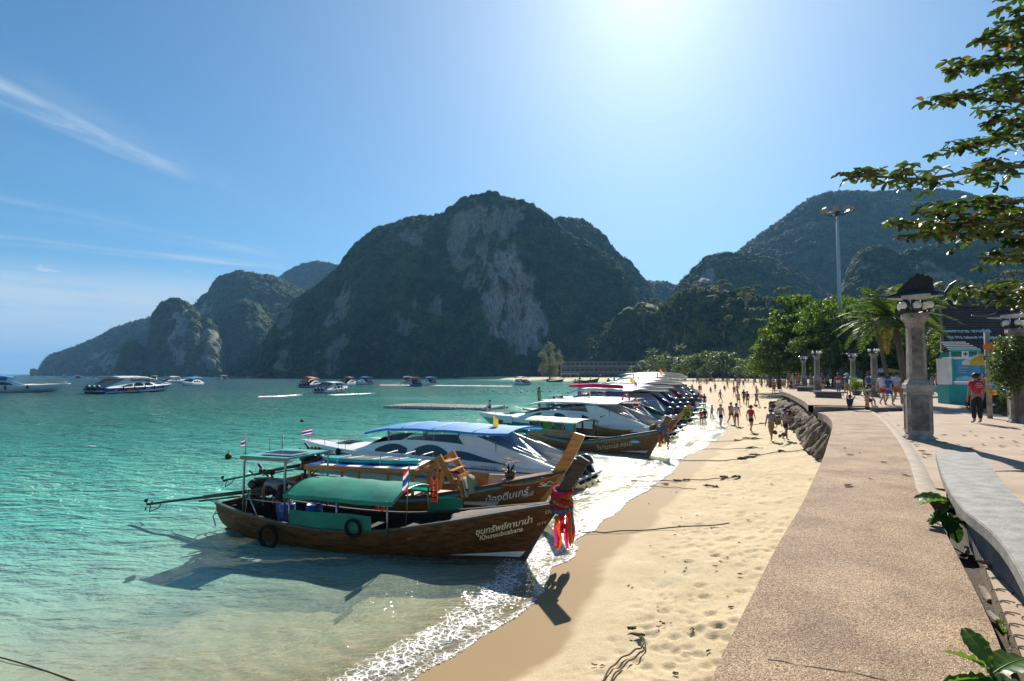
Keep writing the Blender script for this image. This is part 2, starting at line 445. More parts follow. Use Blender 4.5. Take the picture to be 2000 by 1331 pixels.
def make_sand():
    X, Y, nr, nc = polar(4.2, 1400, .0058, -46, 40, .15)
    sd = shore_dist(X, Y)
    Z = sand_z(sd, Y)
    r = np.hypot(X, Y)
    near = 1 - sstep(r, 60, 120)
    # soft undulation, trampled dry sand, single footprints, ripples on the sea bed
    dry = sstep(sd + .5 * (fbm(X * .9, Y * .9, 5) - .5), 1.3, 2.6)
    Z += near * dry * (.10 * (fbm(X * .55, Y * .55, 11) - .5) + .055 * (fbm(X * 2.4, Y * 2.4, 12, 4) - .5))
    tramp = near * dry * sstep(fbm(X * .35, Y * .35, 21, 3), .38, .6)
    d1, v1 = worley(X * 3.4, Y * 3.4, 31)
    Z += tramp * (-.045 * np.exp(-(d1 / .33) ** 2) * (v1 > .35) + .012 * np.exp(-((d1 - .42) / .12) ** 2))
    d2, v2 = worley(X * 1.3 + 3, Y * 1.6, 41)
    Z += near * dry * (-.05 * np.exp(-(d2 / .16) ** 2) * (v2 > .45) + .016 * np.exp(-((d2 - .22) / .07) ** 2) * (v2 > .45))
    for (fs, dep, rad, se) in ((2.6, .05, .18, 45), (4.6, .036, .19, 48), (6.5, .022, .22, 58)):
        d3, v3 = worley(X * fs + 1.7 * fbm(X * .7, Y * .7, se), Y * fs * 1.25, se); g3 = (v3 > .5) * sstep(fbm(X * .28, Y * .28, se + 2, 3), .36, .52) * near * dry
        Z += g3 * (-dep * np.exp(-(d3 / rad) ** 4) + dep * .4 * np.exp(-((d3 - rad * 1.35) / (rad * .4)) ** 2))
    under = sstep(-sd, .3, 2.0) * near
    u = X * .86 + Y * .5 + 1.6 * fbm(X * .5, Y * .5, 51)
    Z += under * .011 * np.sin(u * 11 + 5 * fbm(X * .9, Y * .9, 52))
    me = np_mesh('beach_sand', np.stack([X, Y, Z], -1).reshape(-1, 3), grid_faces(nr, nc))
    wet = 1 - sstep(sd + .55 * (fbm(X * .8, Y * .8, 61) - .5) + .9 * (fbm(X * .25, Y * .25, 62) - .5), .95, 1.25)
    attr(me, 'wet', wet * (1 - .96 * sstep(-sd, .4, 2.2))); attr(me, 'shore', sd)
    m, nt, b = new_mat('sand'); L = nt.links.new
    at_ = N(nt, 'ShaderNodeAttribute', attribute_name='wet')
    geo = N(nt, 'ShaderNodeNewGeometry')
    n1 = N(nt, 'ShaderNodeTexNoise'); n1.inputs['Scale'].default_value = 1.1; n1.inputs['Detail'].default_value = 8; n1.inputs['Roughness'].default_value = .7
    n2 = N(nt, 'ShaderNodeTexNoise'); n2.inputs['Scale'].default_value = 60; n2.inputs['Detail'].default_value = 6; n2.inputs['Roughness'].default_value = .8
    for n in (n1, n2): L(geo.outputs['Position'], n.inputs['Vector'])
    cr = N(nt, 'ShaderNodeValToRGB'); cr.color_ramp.elements[0].color = (.51, .405, .255, 1); cr.color_ramp.elements[1].color = (.65, .545, .37, 1)
    cr.color_ramp.elements[0].position = .3; cr.color_ramp.elements[1].position = .7
    L(n1.outputs[0], cr.inputs[0])
    sp = N(nt, 'ShaderNodeMix', data_type='RGBA', blend_type='MULTIPLY'); sp.inputs['Factor'].default_value = 1
    c2 = N(nt, 'ShaderNodeValToRGB'); c2.color_ramp.elements[0].color = (.72, .70, .66, 1); c2.color_ramp.elements[1].color = (1.1, 1.08, 1.05, 1)
    c2.color_ramp.elements[0].position = .35; c2.color_ramp.elements[1].position = .6
    L(n2.outputs[0], c2.inputs[0]); L(cr.outputs[0], sp.inputs['A']); L(c2.outputs[0], sp.inputs['B'])
    # dark bits: shell, bark and dry weed crumbs on the dry sand
    vo = N(nt, 'ShaderNodeTexVoronoi'); vo.inputs['Scale'].default_value = 5.5; L(geo.outputs['Position'], vo.inputs['Vector'])
    rm = N(nt, 'ShaderNodeMapRange'); L(vo.outputs['Distance'], rm.inputs[0]); rm.inputs[1].default_value = .035; rm.inputs[2].default_value = .075; rm.inputs[3].default_value = 1; rm.inputs[4].default_value = 0
    wn = N(nt, 'ShaderNodeSeparateColor'); L(vo.outputs['Color'], wn.inputs[0])
    gt = N(nt, 'ShaderNodeMath', operation='GREATER_THAN'); L(wn.outputs[0], gt.inputs[0]); gt.inputs[1].default_value = .5
    bm_ = N(nt, 'ShaderNodeMath', operation='MULTIPLY'); L(rm.outputs[0], bm_.inputs[0]); L(gt.outputs[0], bm_.inputs[1])
    inv = N(nt, 'ShaderNodeMath', operation='SUBTRACT'); inv.inputs[0].default_value = 1; L(at_.outputs['Fac'], inv.inputs[1])
    bm2 = N(nt, 'ShaderNodeMath', operation='MULTIPLY'); L(bm_.outputs[0], bm2.inputs[0]); L(inv.outputs[0], bm2.inputs[1])
    dk = N(nt, 'ShaderNodeMix', data_type='RGBA'); L(bm2.outputs[0], dk.inputs['Factor']); L(sp.outputs['Result'], dk.inputs['A']); dk.inputs['B'].default_value = (.16, .11, .06, 1)
    wm = N(nt, 'ShaderNodeMix', data_type='RGBA'); L(at_.outputs['Fac'], wm.inputs['Factor'])
    L(dk.outputs['Result'], wm.inputs['A']); wm.inputs['B'].default_value = (.285, .19, .09, 1)
    L(wm.outputs['Result'], b.inputs['Base Color'])
    ro = N(nt, 'ShaderNodeMapRange'); L(at_.outputs['Fac'], ro.inputs[0]); ro.inputs[3].default_value = .95; ro.inputs[4].default_value = .75
    L(ro.outputs[0], b.inputs['Roughness']); b.inputs['Specular IOR Level'].default_value = .12
    bp = N(nt, 'ShaderNodeBump'); bp.inputs['Strength'].default_value = .6; bp.inputs['Distance'].default_value = .03
    n3 = N(nt, 'ShaderNodeTexNoise'); n3.inputs['Scale'].default_value = 14; n3.inputs['Detail'].default_value = 8; n3.inputs['Roughness'].default_value = .75
    L(geo.outputs['Position'], n3.inputs['Vector'])
    hm = N(nt, 'ShaderNodeMath', operation='MULTIPLY'); L(n3.outputs[0], hm.inputs[0]); L(inv.outputs[0], hm.inputs[1])
    L(hm.outputs[0], bp.inputs['Height']); L(bp.outputs[0], b.inputs['Normal'])
    o = link_mesh('beach_sand', me, None, [m]); tag(o, kind='structure')
    # plain under everything, out to the horizon
    mb = MB(); q = 12000
    mb.add([(-q, -300, -12), (q, -300, -12), (q, q, -12), (-q, q, -12)], [(0, 1, 2, 3)])
    o = mb.build('sea_floor', m, fix=False); tag(o, kind='structure')

def make_water():
    X, Y, nr, nc = polar(2.2, 9500, .0078, -56, 44, .22)
    r = np.hypot(X, Y)
    sd = shore_dist(X, Y)
    near = 1 - sstep(r, 60, 140)
    # swash: thin lobed sheets run up the sand, low waves follow
    lob = .55 * (fbm(X * .45, Y * .45, 71, 3) - .5) + .25 * (fbm(X * 1.4, Y * 1.4, 72, 3) - .5)
    Z = np.zeros_like(X)
    ph = -sd + 1.6 * (fbm(X * .22, Y * .22, 73, 3) - .5)
    Z += near * .055 * np.exp(-((ph - .9) / .42) ** 2) + near * .035 * np.exp(-((ph - 2.9) / .7) ** 2)
    amp = near * sstep(-sd, .2, 4.0)
    dx, dy = .80, -.60
    def wave(lam, a, ax, ay, s):
        w = 2 * math.pi / lam
        return a * np.sin(w * (X * ax + Y * ay) + 6 * fbm(X / lam * .35, Y / lam * .35, s, 3))
    Z += amp * (wave(2.6, .020, .75, .66, 81) + wave(1.5, .012, .95, .3, 82) + wave(1.05, .008, .45, .89, 83))
    far_amp = sstep(-sd, 6, 30) * (1 - sstep(r, 150, 320))
    Z += far_amp * (wave(5.2, .045, .35, .94, 84) + wave(3.3, .035, .62, .78, 85) + wave(8.5, .05, .1, .99, 86))
    # the sheet climbs a little way up the beach face
    Z += .105 * np.clip(sd, 0, .9) + .012 * (sd > 0)
    reach = lob * near + .12
    Z = np.where(sd > reach, -.35, Z)
    me = np_mesh('sea_water', np.stack([X, Y, Z], -1).reshape(-1, 3), grid_faces(nr, nc))
    depth = np.clip(-sand_z(sd, Y), 0, 50)
    depth = depth * (1 + .5 * (fbm(X * .05, Y * .05, 91, 4) - .5) * sstep(r, 20, 60)) + .12 * sstep(-sd, 1, 8) * (fbm(X * .4, Y * .4, 92) - .5)
    attr(me, 'depth', np.clip(depth, 0, 50)); attr(me, 'shore', sd)
    foam = np.exp(-((ph - .36) / .32) ** 2) * near * (.75 + .5 * fbm(X * .6, Y * .6, 95, 3))
    foam = np.maximum(foam, near * .95 * np.exp(-((sd - reach + .1) / .12) ** 2))
    farfoam = (1 - near) * np.exp(-((sd + .4) / .6) ** 2) * .7
    attr(me, 'foam', np.clip(np.maximum(foam, farfoam), 0, 1))
    m = bpy.data.materials.new('sea_water'); m.use_nodes = True
    nt = m.node_tree; nt.nodes.clear(); L = nt.links.new
    out = N(nt, 'ShaderNodeOutputMaterial')
    geo = N(nt, 'ShaderNodeNewGeometry')
    dp = N(nt, 'ShaderNodeAttribute', attribute_name='depth')
    fo = N(nt, 'ShaderNodeAttribute', attribute_name='foam')
    def math_(op, a, b=None, clamp=False):
        n = N(nt, 'ShaderNodeMath', operation=op); n.use_clamp = clamp
        for i, v in enumerate((a, b)):
            if v is None: continue
            if isinstance(v, (int, float)): n.inputs[i].default_value = v
            else: L(v, n.inputs[i])
        return n.outputs[0]
    # ripples
    def ripple(scale, stretch, rot, detail=4, dist=.3):
        mp = N(nt, 'ShaderNodeMapping'); mp.inputs['Rotation'].default_value = (0, 0, rot); mp.inputs['Scale'].default_value = stretch
        L(geo.outputs['Position'], mp.inputs[0])
        n = N(nt, 'ShaderNodeTexNoise'); n.inputs['Scale'].default_value = scale; n.inputs['Detail'].default_value = detail
        n.inputs['Roughness'].default_value = .55; n.inputs['Distortion'].default_value = dist
        L(mp.outputs[0], n.inputs['Vector']); return n.outputs[0]
    h = math_('ADD', math_('ADD', math_('MULTIPLY', ripple(.55, (1, 2.2, 1), .35), .9), math_('MULTIPLY', ripple(1.7, (1, 1.9, 1), .15), .38)), math_('MULTIPLY', ripple(5.5, (1, 1.6, 1), -.3, 3), .09))
    bp = N(nt, 'ShaderNodeBump'); bp.inputs['Strength'].default_value = 1.0; bp.inputs['Distance'].default_value = WATER_BUMP
    sh_ = N(nt, 'ShaderNodeAttribute', attribute_name='shore')
    calm = N(nt, 'ShaderNodeMapRange', interpolation_type='SMOOTHSTEP'); L(sh_.outputs['Fac'], calm.inputs[0]); calm.inputs[1].default_value = -34; calm.inputs[2].default_value = -3; calm.inputs[3].default_value = 1; calm.inputs[4].default_value = .09
    L(math_('MULTIPLY', h, calm.outputs[0]), bp.inputs['Height'])
    # body colour of the water: turquoise over sand, greener and then bluer with depth
    cr = N(nt, 'ShaderNodeValToRGB'); e = cr.color_ramp.elements
    stops = WATER_STOPS
    e[0].position, e[0].color = stops[0][0], (*stops[0][1], 1)
    e[1].position, e[1].color = stops[-1][0], (*stops[-1][1], 1)
    for p, c in stops[1:-1]:
        q = e.new(p); q.color = (*c, 1)
    L(math_('DIVIDE', dp.outputs['Fac'], 10.0, True), cr.inputs[0])
    body = N(nt, 'ShaderNodeBsdfDiffuse'); L(bp.outputs[0], body.inputs['Normal']); L(cr.outputs[0], body.inputs['Color'])
    fac = math_('SUBTRACT', 1.0, math_('POWER', 2.718, math_('MULTIPLY', dp.outputs['Fac'], -WATER_K)))
    # painted caustics: net of paler tint stands in for light focused by ripples
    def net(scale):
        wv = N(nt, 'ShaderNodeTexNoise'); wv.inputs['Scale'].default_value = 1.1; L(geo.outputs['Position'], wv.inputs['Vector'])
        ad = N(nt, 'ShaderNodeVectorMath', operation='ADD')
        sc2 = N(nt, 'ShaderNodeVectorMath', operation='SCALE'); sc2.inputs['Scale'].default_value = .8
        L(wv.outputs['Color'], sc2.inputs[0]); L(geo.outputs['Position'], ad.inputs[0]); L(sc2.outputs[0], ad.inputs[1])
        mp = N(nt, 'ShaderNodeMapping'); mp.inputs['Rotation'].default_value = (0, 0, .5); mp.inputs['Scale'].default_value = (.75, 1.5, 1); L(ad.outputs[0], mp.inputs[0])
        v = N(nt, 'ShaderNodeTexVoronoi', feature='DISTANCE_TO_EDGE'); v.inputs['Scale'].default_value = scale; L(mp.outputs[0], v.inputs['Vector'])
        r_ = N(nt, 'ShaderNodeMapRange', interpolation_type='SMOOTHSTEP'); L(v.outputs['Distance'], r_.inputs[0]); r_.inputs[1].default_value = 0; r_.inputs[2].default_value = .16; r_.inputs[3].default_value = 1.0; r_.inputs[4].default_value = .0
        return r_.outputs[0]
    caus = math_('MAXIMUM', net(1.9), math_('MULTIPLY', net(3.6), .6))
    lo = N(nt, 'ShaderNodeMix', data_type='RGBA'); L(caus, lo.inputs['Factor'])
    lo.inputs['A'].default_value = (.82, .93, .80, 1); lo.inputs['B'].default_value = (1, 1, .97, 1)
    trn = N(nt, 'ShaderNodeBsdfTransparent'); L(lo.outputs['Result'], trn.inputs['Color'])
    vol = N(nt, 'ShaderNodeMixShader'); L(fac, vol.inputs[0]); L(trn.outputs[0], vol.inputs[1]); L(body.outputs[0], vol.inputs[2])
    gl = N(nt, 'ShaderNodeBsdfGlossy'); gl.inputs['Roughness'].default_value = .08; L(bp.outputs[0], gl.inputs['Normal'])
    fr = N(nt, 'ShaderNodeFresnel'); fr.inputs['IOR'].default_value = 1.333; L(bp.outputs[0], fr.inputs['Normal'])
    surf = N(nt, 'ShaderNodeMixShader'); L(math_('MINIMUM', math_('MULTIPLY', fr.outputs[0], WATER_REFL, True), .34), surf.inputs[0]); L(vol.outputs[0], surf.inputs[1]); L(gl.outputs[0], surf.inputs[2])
    # foam lace
    f1 = N(nt, 'ShaderNodeTexVoronoi', feature='DISTANCE_TO_EDGE'); f1.inputs['Scale'].default_value = 7.5
    f2 = N(nt, 'ShaderNodeTexVoronoi', feature='DISTANCE_TO_EDGE'); f2.inputs['Scale'].default_value = 18
    wz = N(nt, 'ShaderNodeTexNoise'); wz.inputs['Scale'].default_value = 3.0; wz.inputs['Detail'].default_value = 5; L(geo.outputs['Position'], wz.inputs['Vector'])
    s3 = N(nt, 'ShaderNodeVectorMath', operation='SCALE'); s3.inputs['Scale'].default_value = .35; L(wz.outputs['Color'], s3.inputs[0])
    a3 = N(nt, 'ShaderNodeVectorMath', operation='ADD'); L(geo.outputs['Position'], a3.inputs[0]); L(s3.outputs[0], a3.inputs[1])
    for v in (f1, f2): L(a3.outputs[0], v.inputs['Vector'])
    lace = math_('MINIMUM', f1.outputs['Distance'], math_('MULTIPLY', f2.outputs['Distance'], 1.6))
    wn = N(nt, 'ShaderNodeTexNoise'); wn.inputs['Scale'].default_value = 2.2; wn.inputs['Detail'].default_value = 6; wn.inputs['Roughness'].default_value = .7; L(geo.outputs['Position'], wn.inputs['Vector'])
    thick = math_('MULTIPLY', math_('ADD', math_('MULTIPLY', fo.outputs['Fac'], .105), math_('MULTIPLY', math_('SUBTRACT', wn.outputs[0], .5), .35)), math_('GREATER_THAN', fo.outputs['Fac'], .2))
    fm = N(nt, 'ShaderNodeMapRange', interpolation_type='SMOOTHSTEP'); L(math_('SUBTRACT', thick, lace), fm.inputs[0]); fm.inputs[1].default_value = -.03; fm.inputs[2].default_value = .05
    fd = N(nt, 'ShaderNodeBsdfPrincipled'); fd.inputs['Base Color'].default_value = (.86, .86, .84, 1); fd.inputs['Roughness'].default_value = .35
    fd.inputs['Subsurface Weight'].default_value = 0
    fb = N(nt, 'ShaderNodeBump'); fb.inputs['Strength'].default_value = .9; fb.inputs['Distance'].default_value = .05; L(math_('SUBTRACT', thick, lace), fb.inputs['Height']); L(fb.outputs[0], fd.inputs['Normal'])
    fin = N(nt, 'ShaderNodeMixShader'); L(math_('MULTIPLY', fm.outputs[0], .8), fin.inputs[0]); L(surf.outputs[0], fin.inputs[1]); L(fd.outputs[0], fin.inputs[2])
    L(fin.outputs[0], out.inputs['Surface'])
    o = link_mesh('sea_water', me, None, [m]); tag(o, kind='structure')
WATER_STOPS = [(0.0, (.38, .46, .32)), (.028, (.46, .60, .45)), (.055, (.31, .61, .48)), (.10, (.10, .46, .38)), (.17, (.026, .30, .265)), (.28, (.004, .155, .13)), (.5, (.003, .085, .098)), (1.0, (.004, .070, .118))]
WATER_K, WATER_BUMP, WATER_REFL = 1.5, 2.8, 1.15
make_sand()
make_water()
# ---------------------------------------------------------------- karst hills
def broad_tone(nt, geo, col):
    """stands of different trees: broad patches of lighter and darker growth"""
    n = N(nt, 'ShaderNodeTexNoise'); n.inputs['Scale'].default_value = .045; n.inputs['Detail'].default_value = 5; n.inputs['Roughness'].default_value = .7; nt.links.new(geo.outputs['Position'], n.inputs['Vector'])
    r = N(nt, 'ShaderNodeValToRGB'); r.color_ramp.elements[0].position = .36; r.color_ramp.elements[1].position = .66; r.color_ramp.elements[0].color = (.50, .58, .60, 1); r.color_ramp.elements[1].color = (1.75, 1.65, 1.35, 1); nt.links.new(n.outputs[0], r.inputs[0])
    m = N(nt, 'ShaderNodeMix', data_type='RGBA', blend_type='MULTIPLY'); m.inputs['Factor'].default_value = 1; nt.links.new(col, m.inputs['A']); nt.links.new(r.outputs[0], m.inputs['B']); return m.outputs['Result']
def foliage_ground_mat(name, rock=True):
    m, nt, b = new_mat(name); L = nt.links.new
    geo = N(nt, 'ShaderNodeNewGeometry')
    cv = N(nt, 'ShaderNodeAttribute', attribute_name='crown'); rk = N(nt, 'ShaderNodeAttribute', attribute_name='rock')
    cr = N(nt, 'ShaderNodeValToRGB'); e = cr.color_ramp.elements
    e[0].color = (.020, .046, .014, 1); e[1].color = (.10, .105, .036, 1)
    for p, c in ((.3, (.030, .064, .019)), (.6, (.050, .088, .024)), (.85, (.075, .10, .029))):
        q = e.new(p); q.color = (*c, 1)
    L(cv.outputs['Fac'], cr.inputs[0])
    n1 = N(nt, 'ShaderNodeTexNoise'); n1.inputs['Scale'].default_value = .55; n1.inputs['Detail'].default_value = 8; n1.inputs['Roughness'].default_value = .75
    L(geo.outputs['Position'], n1.inputs['Vector'])
    mr = N(nt, 'ShaderNodeMapRange'); L(n1.outputs[0], mr.inputs[0]); mr.inputs[1].default_value = .3; mr.inputs[2].default_value = .7; mr.inputs[3].default_value = .55; mr.inputs[4].default_value = 1.45
    ml = N(nt, 'ShaderNodeMix', data_type='RGBA', blend_type='MULTIPLY'); ml.inputs['Factor'].default_value = 1
    L(cr.outputs[0], ml.inputs['A']); L(mr.outputs[0], ml.inputs['B'])
    # limestone: pale grey, vertical dark run-off streaks and rusty stains
    mp = N(nt, 'ShaderNodeMapping'); mp.inputs['Scale'].default_value = (1, 1, .10); L(geo.outputs['Position'], mp.inputs[0])
    n2 = N(nt, 'ShaderNodeTexNoise'); n2.inputs['Scale'].default_value = .30; n2.inputs['Detail'].default_value = 9; n2.inputs['Roughness'].default_value = .72
    L(mp.outputs[0], n2.inputs['Vector'])
    r2 = N(nt, 'ShaderNodeValToRGB'); e = r2.color_ramp.elements
    e[0].position = .34; e[0].color = (.045, .046, .042, 1); e[1].position = .68; e[1].color = (.60, .50, .38, 1)
    q = e.new(.45); q.color = (.24, .225, .20, 1); q = e.new(.58); q.color = (.38, .33, .27, 1)
    L(n2.outputs[0], r2.inputs[0])
    n4 = N(nt, 'ShaderNodeTexNoise'); n4.inputs['Scale'].default_value = .035; n4.inputs['Detail'].default_value = 4; L(geo.outputs['Position'], n4.inputs['Vector'])
    st = N(nt, 'ShaderNodeMapRange'); L(n4.outputs[0], st.inputs[0]); st.inputs[1].default_value = .5; st.inputs[2].default_value = .7; st.inputs[4].default_value = .7
    rs = N(nt, 'ShaderNodeMix', data_type='RGBA', blend_type='MULTIPLY'); L(st.outputs[0], rs.inputs['Factor']); L(r2.outputs[0], rs.inputs['A']); rs.inputs['B'].default_value = (1.0, .70, .48, 1)
    mx = N(nt, 'ShaderNodeMix', data_type='RGBA'); L(rk.outputs['Fac'], mx.inputs['Factor']); L(broad_tone(nt, geo, ml.outputs['Result']), mx.inputs['A']); L(rs.outputs['Result'], mx.inputs['B'])
    L(mx.outputs['Result'], b.inputs['Base Color'])
    b.inputs['Roughness'].default_value = .9; b.inputs['Specular IOR Level'].default_value = .12
    bp = N(nt, 'ShaderNodeBump'); bp.inputs['Strength'].default_value = 1.0; bp.inputs['Distance'].default_value = 1.6
    n3 = N(nt, 'ShaderNodeTexNoise'); n3.inputs['Scale'].default_value = .7; n3.inputs['Detail'].default_value = 8; n3.inputs['Roughness'].default_value = .8
    L(geo.outputs['Position'], n3.inputs['Vector'])
    mm = N(nt, 'ShaderNodeMix', data_type='FLOAT'); L(rk.outputs['Fac'], mm.inputs['Factor']); L(n3.outputs[0], mm.inputs['A']); L(n2.outputs[0], mm.inputs['B'])
    L(mm.outputs['Result'], bp.inputs['Height']); L(bp.outputs[0], b.inputs['Normal'])
    return m
HILL_MAT = foliage_ground_mat('hill_forest')
def canopy_mat():
    m, nt, b = new_mat('forest_canopy'); geo = N(nt, 'ShaderNodeNewGeometry'); cr = N(nt, 'ShaderNodeValToRGB'); e = cr.color_ramp.elements
    e[0].color = (.020, .046, .014, 1); e[1].color = (.115, .115, .04, 1); q = e.new(.5); q.color = (.045, .082, .022, 1)
    nt.links.new(geo.outputs['Random Per Island'], cr.inputs[0]); nt.links.new(broad_tone(nt, geo, cr.outputs[0]), b.inputs['Base Color']); b.inputs['Roughness'].default_value = .8; b.inputs['Specular IOR Level'].default_value = .15
    return m
CANOPY_MAT = canopy_mat()

def project(P):
    """world points to photo pixels (only to place the bare rock patches)"""
    c, s = math.cos(PITCH), math.sin(PITCH)
    y, z = P[..., 1], P[..., 2] - CAM_H
    f = y * c + z * s; up = -y * s + z * c
    return 1000 + F_PX * P[..., 0] / f, 665.5 - F_PX * up / f
def in_poly(px, py, poly):
    """soft signed distance (pixels) inside polygon"""
    best = np.full(px.shape, 1e9); ins = np.zeros(px.shape, bool)
    n = len(poly)
    for i in range(n):
        x0, y0 = poly[i]; x1, y1 = poly[(i + 1) % n]
        dx, dy = x1 - x0, y1 - y0
        t = np.clip(((px - x0) * dx + (py - y0) * dy) / (dx * dx + dy * dy), 0, 1)
        best = np.minimum(best, np.hypot(px - x0 - t * dx, py - y0 - t * dy))
        c = ((y0 > py) != (y1 > py)) & (px < (x1 - x0) * (py - y0) / (y1 - y0 + 1e-9) + x0)
        ins ^= c
    return np.where(ins, best, -best)

def hill(name, ridge, Yr, Yf, step, crown=6.5, fold=20.0, pw=2.0, rocks=(), seed=1, steep_rock=.0, back=.45, foot_z=-2.0, amp=1.0, sub=None):
    px = np.array([p[0] for p in ridge], float); py = np.array([p[1] for p in ridge], float)
    dmean = Yr if np.isscalar(Yr) else np.mean([a[1] for a in Yr])
    n = max(8, int((px[-1] - px[0]) * dmean / F_PX / step))
    u = np.linspace(px[0], px[-1], n)
    yy = np.interp(u, px, py)
    k = 5; yy = np.convolve(np.pad(yy, k // 2, mode='edge'), np.ones(k) / k, 'valid')
    f = lambda v: np.full(n, float(v)) if np.isscalar(v) else np.interp(u, [a[0] for a in v], [a[1] for a in v])
    yr, yf = f(Yr), f(Yf)
    c, s = math.cos(PITCH), math.sin(PITCH)
    dx = (u - 1000) / F_PX; dz = -(yy - 665.5) / F_PX
    dy, dzz = c - dz * s, s + dz * c
    H = CAM_H + dzz / dy * yr
    H = np.maximum(H, 1.0)
    Xr = dx / dy * yr; ex = dx / (c + .054 * s)
    Xf = ex * yf
    m = max(10, int((H.max() + (yr - yf).mean() * .6) / step))
    t = np.linspace(0, 1, m)[:, None]
    pos = t ** pw
    hz = foot_z + (H - foot_z)[None] * (1 - (1 - t) ** 1.15)
    X = Xf[None] + (Xr - Xf)[None] * pos; Y = yf[None] + (yr - yf)[None] * pos; Z = hz + 0 * X
    mb_ = max(6, m // 4); tb = np.linspace(0, 1, mb_ + 1)[1:, None]
    bd = (yr - yf)[None] * .9 + 30
    Xb = Xr[None] + tb * bd * ex[None]; Yb = yr[None] + tb * bd; Zb = H[None] * (1 - (1 - back) * tb ** 1.4)
    X = np.vstack([X, Xb]); Y = np.vstack([Y, Yb]); Z = np.vstack([Z, Zb + 0 * Xb])
    P = np.stack([X, Y, Z], -1)
    def normals(P):
        a = np.gradient(P, axis=1); b = np.gradient(P, axis=0)
        nn = np.cross(a, b); nn /= np.linalg.norm(nn, axis=-1, keepdims=True) + 1e-9
        return nn
    Nn = normals(P)
    ridge_fade = np.clip(np.abs(np.vstack([t, 1 + tb]) - 1) / .25, 0, 1)     # keep the outline where it is
    U = X
    seg = np.linalg.norm(np.diff(P, axis=0), axis=-1); V = np.vstack([np.zeros((1, n)), np.cumsum(seg, 0)])
    V = np.repeat(V.mean(1, keepdims=True), n, 1)
    fl = (fbm(U / (fold * 4.5), V / (fold * 7), seed, 4) - .5) * 2
    rid = 1 - np.abs(fbm(U / (fold * 2.6) + .25 * fl, V / (fold * 6), seed + 7, 3) - .5) * 2
    P = P + Nn * ((fl * fold * .9 + (rid - .75) * fold * .8) * (.15 + .85 * ridge_fade))[..., None]
    Nn = normals(P)
    qx, qy = project(P)
    rock = np.zeros(X.shape)
    jag = (fbm(U / 14, V / 22, seed + 3, 5) - .5) * 2
    for pi, poly in enumerate(rocks):
        sd_ = in_poly(qx, qy, poly)
        rock = np.maximum(rock, sstep(sd_ + jag * (20 if pi == 0 else 30), -2, 5) * (1.0 if pi == 0 else .62))
    if steep_rock:
        nz = fbm(U / 30, V / 60, seed + 5, 4) + .35 * (1 - np.abs(Nn[..., 2])) + .12 * jag
        rock = np.maximum(rock, sstep(nz, steep_rock, steep_rock + .06))
    # cracks with bushes across the bare rock
    rock = rock * (1 - sstep(fbm(U / 9, V / 20, seed + 9, 4), .60, .66) * .85)
    d, val = worley(U / crown + .6 * fbm(U / 9, V / 9, 3), V / crown, seed + 11)
    d2, v2 = worley(U / (crown * .42), V / (crown * .42), seed + 15)
    size = .45 + .75 * val
    bump = crown * amp * (.62 * np.sqrt(np.clip(1 - (d / .75) ** 2, 0, 1)) * size + .20 * np.sqrt(np.clip(1 - (d2 / .8) ** 2, 0, 1)))
    rr = (fbm(U / 6, V / 45, seed + 21, 5) - .5) * 9 + (fbm(U / 22, V / 30, seed + 22, 4) - .5) * 14
    P = P + Nn * (bump * (1 - rock) + rr * rock)[..., None]
    me = np_mesh(name, P.reshape(-1, 3), grid_faces(P.shape[0], n), smooth=True)
    col = np.clip(.55 * val + .25 * v2 + .5 * (fbm(U / 60, V / 60, seed + 31, 4) - .35), 0, 1)
    attr(me, 'crown', col); attr(me, 'rock', rock)
    o = link_mesh(name, me, None, [HILL_MAT]); tag(o, kind='structure')
    # leaf sprays over the crowns: the ragged outer skin of the forest
    rg = np.random.default_rng(seed); fr = P[:m + mb_ // 3].reshape(-1, 3); rkf = rock[:m + mb_ // 3].ravel(); Nf = normals(P)[:m + mb_ // 3].reshape(-1, 3)
    cand = np.nonzero((rkf < .35) & (fr[:, 2] > 1))[0]; nl = min(len(cand), int(len(cand) * .55), 60000); ii = rg.choice(cand, nl, replace=False); s_ = step * (1.0 + 1.1 * rg.random(nl))[:, None]
    c_ = fr[ii] + Nf[ii] * (rg.random(nl) * step * .9)[:, None]; nn = Nf[ii] + rg.normal(size=(nl, 3)) * .6 + np.array([0, 0, .5]); nn /= np.linalg.norm(nn, axis=1, keepdims=True)
    a_ = np.cross(nn, rg.normal(size=(nl, 3))); a_ /= np.linalg.norm(a_, axis=1, keepdims=True) + 1e-9; b_ = np.cross(nn, a_)
    V = np.stack([c_ - a_ * s_ * .6, c_ + b_ * s_ * .4 - nn * s_ * .15, c_ + a_ * s_ * .6, c_ - b_ * s_ * .4 - nn * s_ * .15], 1).reshape(-1, 3)
    tag(link_mesh('forest_canopy', np_mesh('forest_canopy', V, np.arange(nl * 4).reshape(nl, 4), False), None, [CANOPY_MAT]), kind='stuff')
    return o

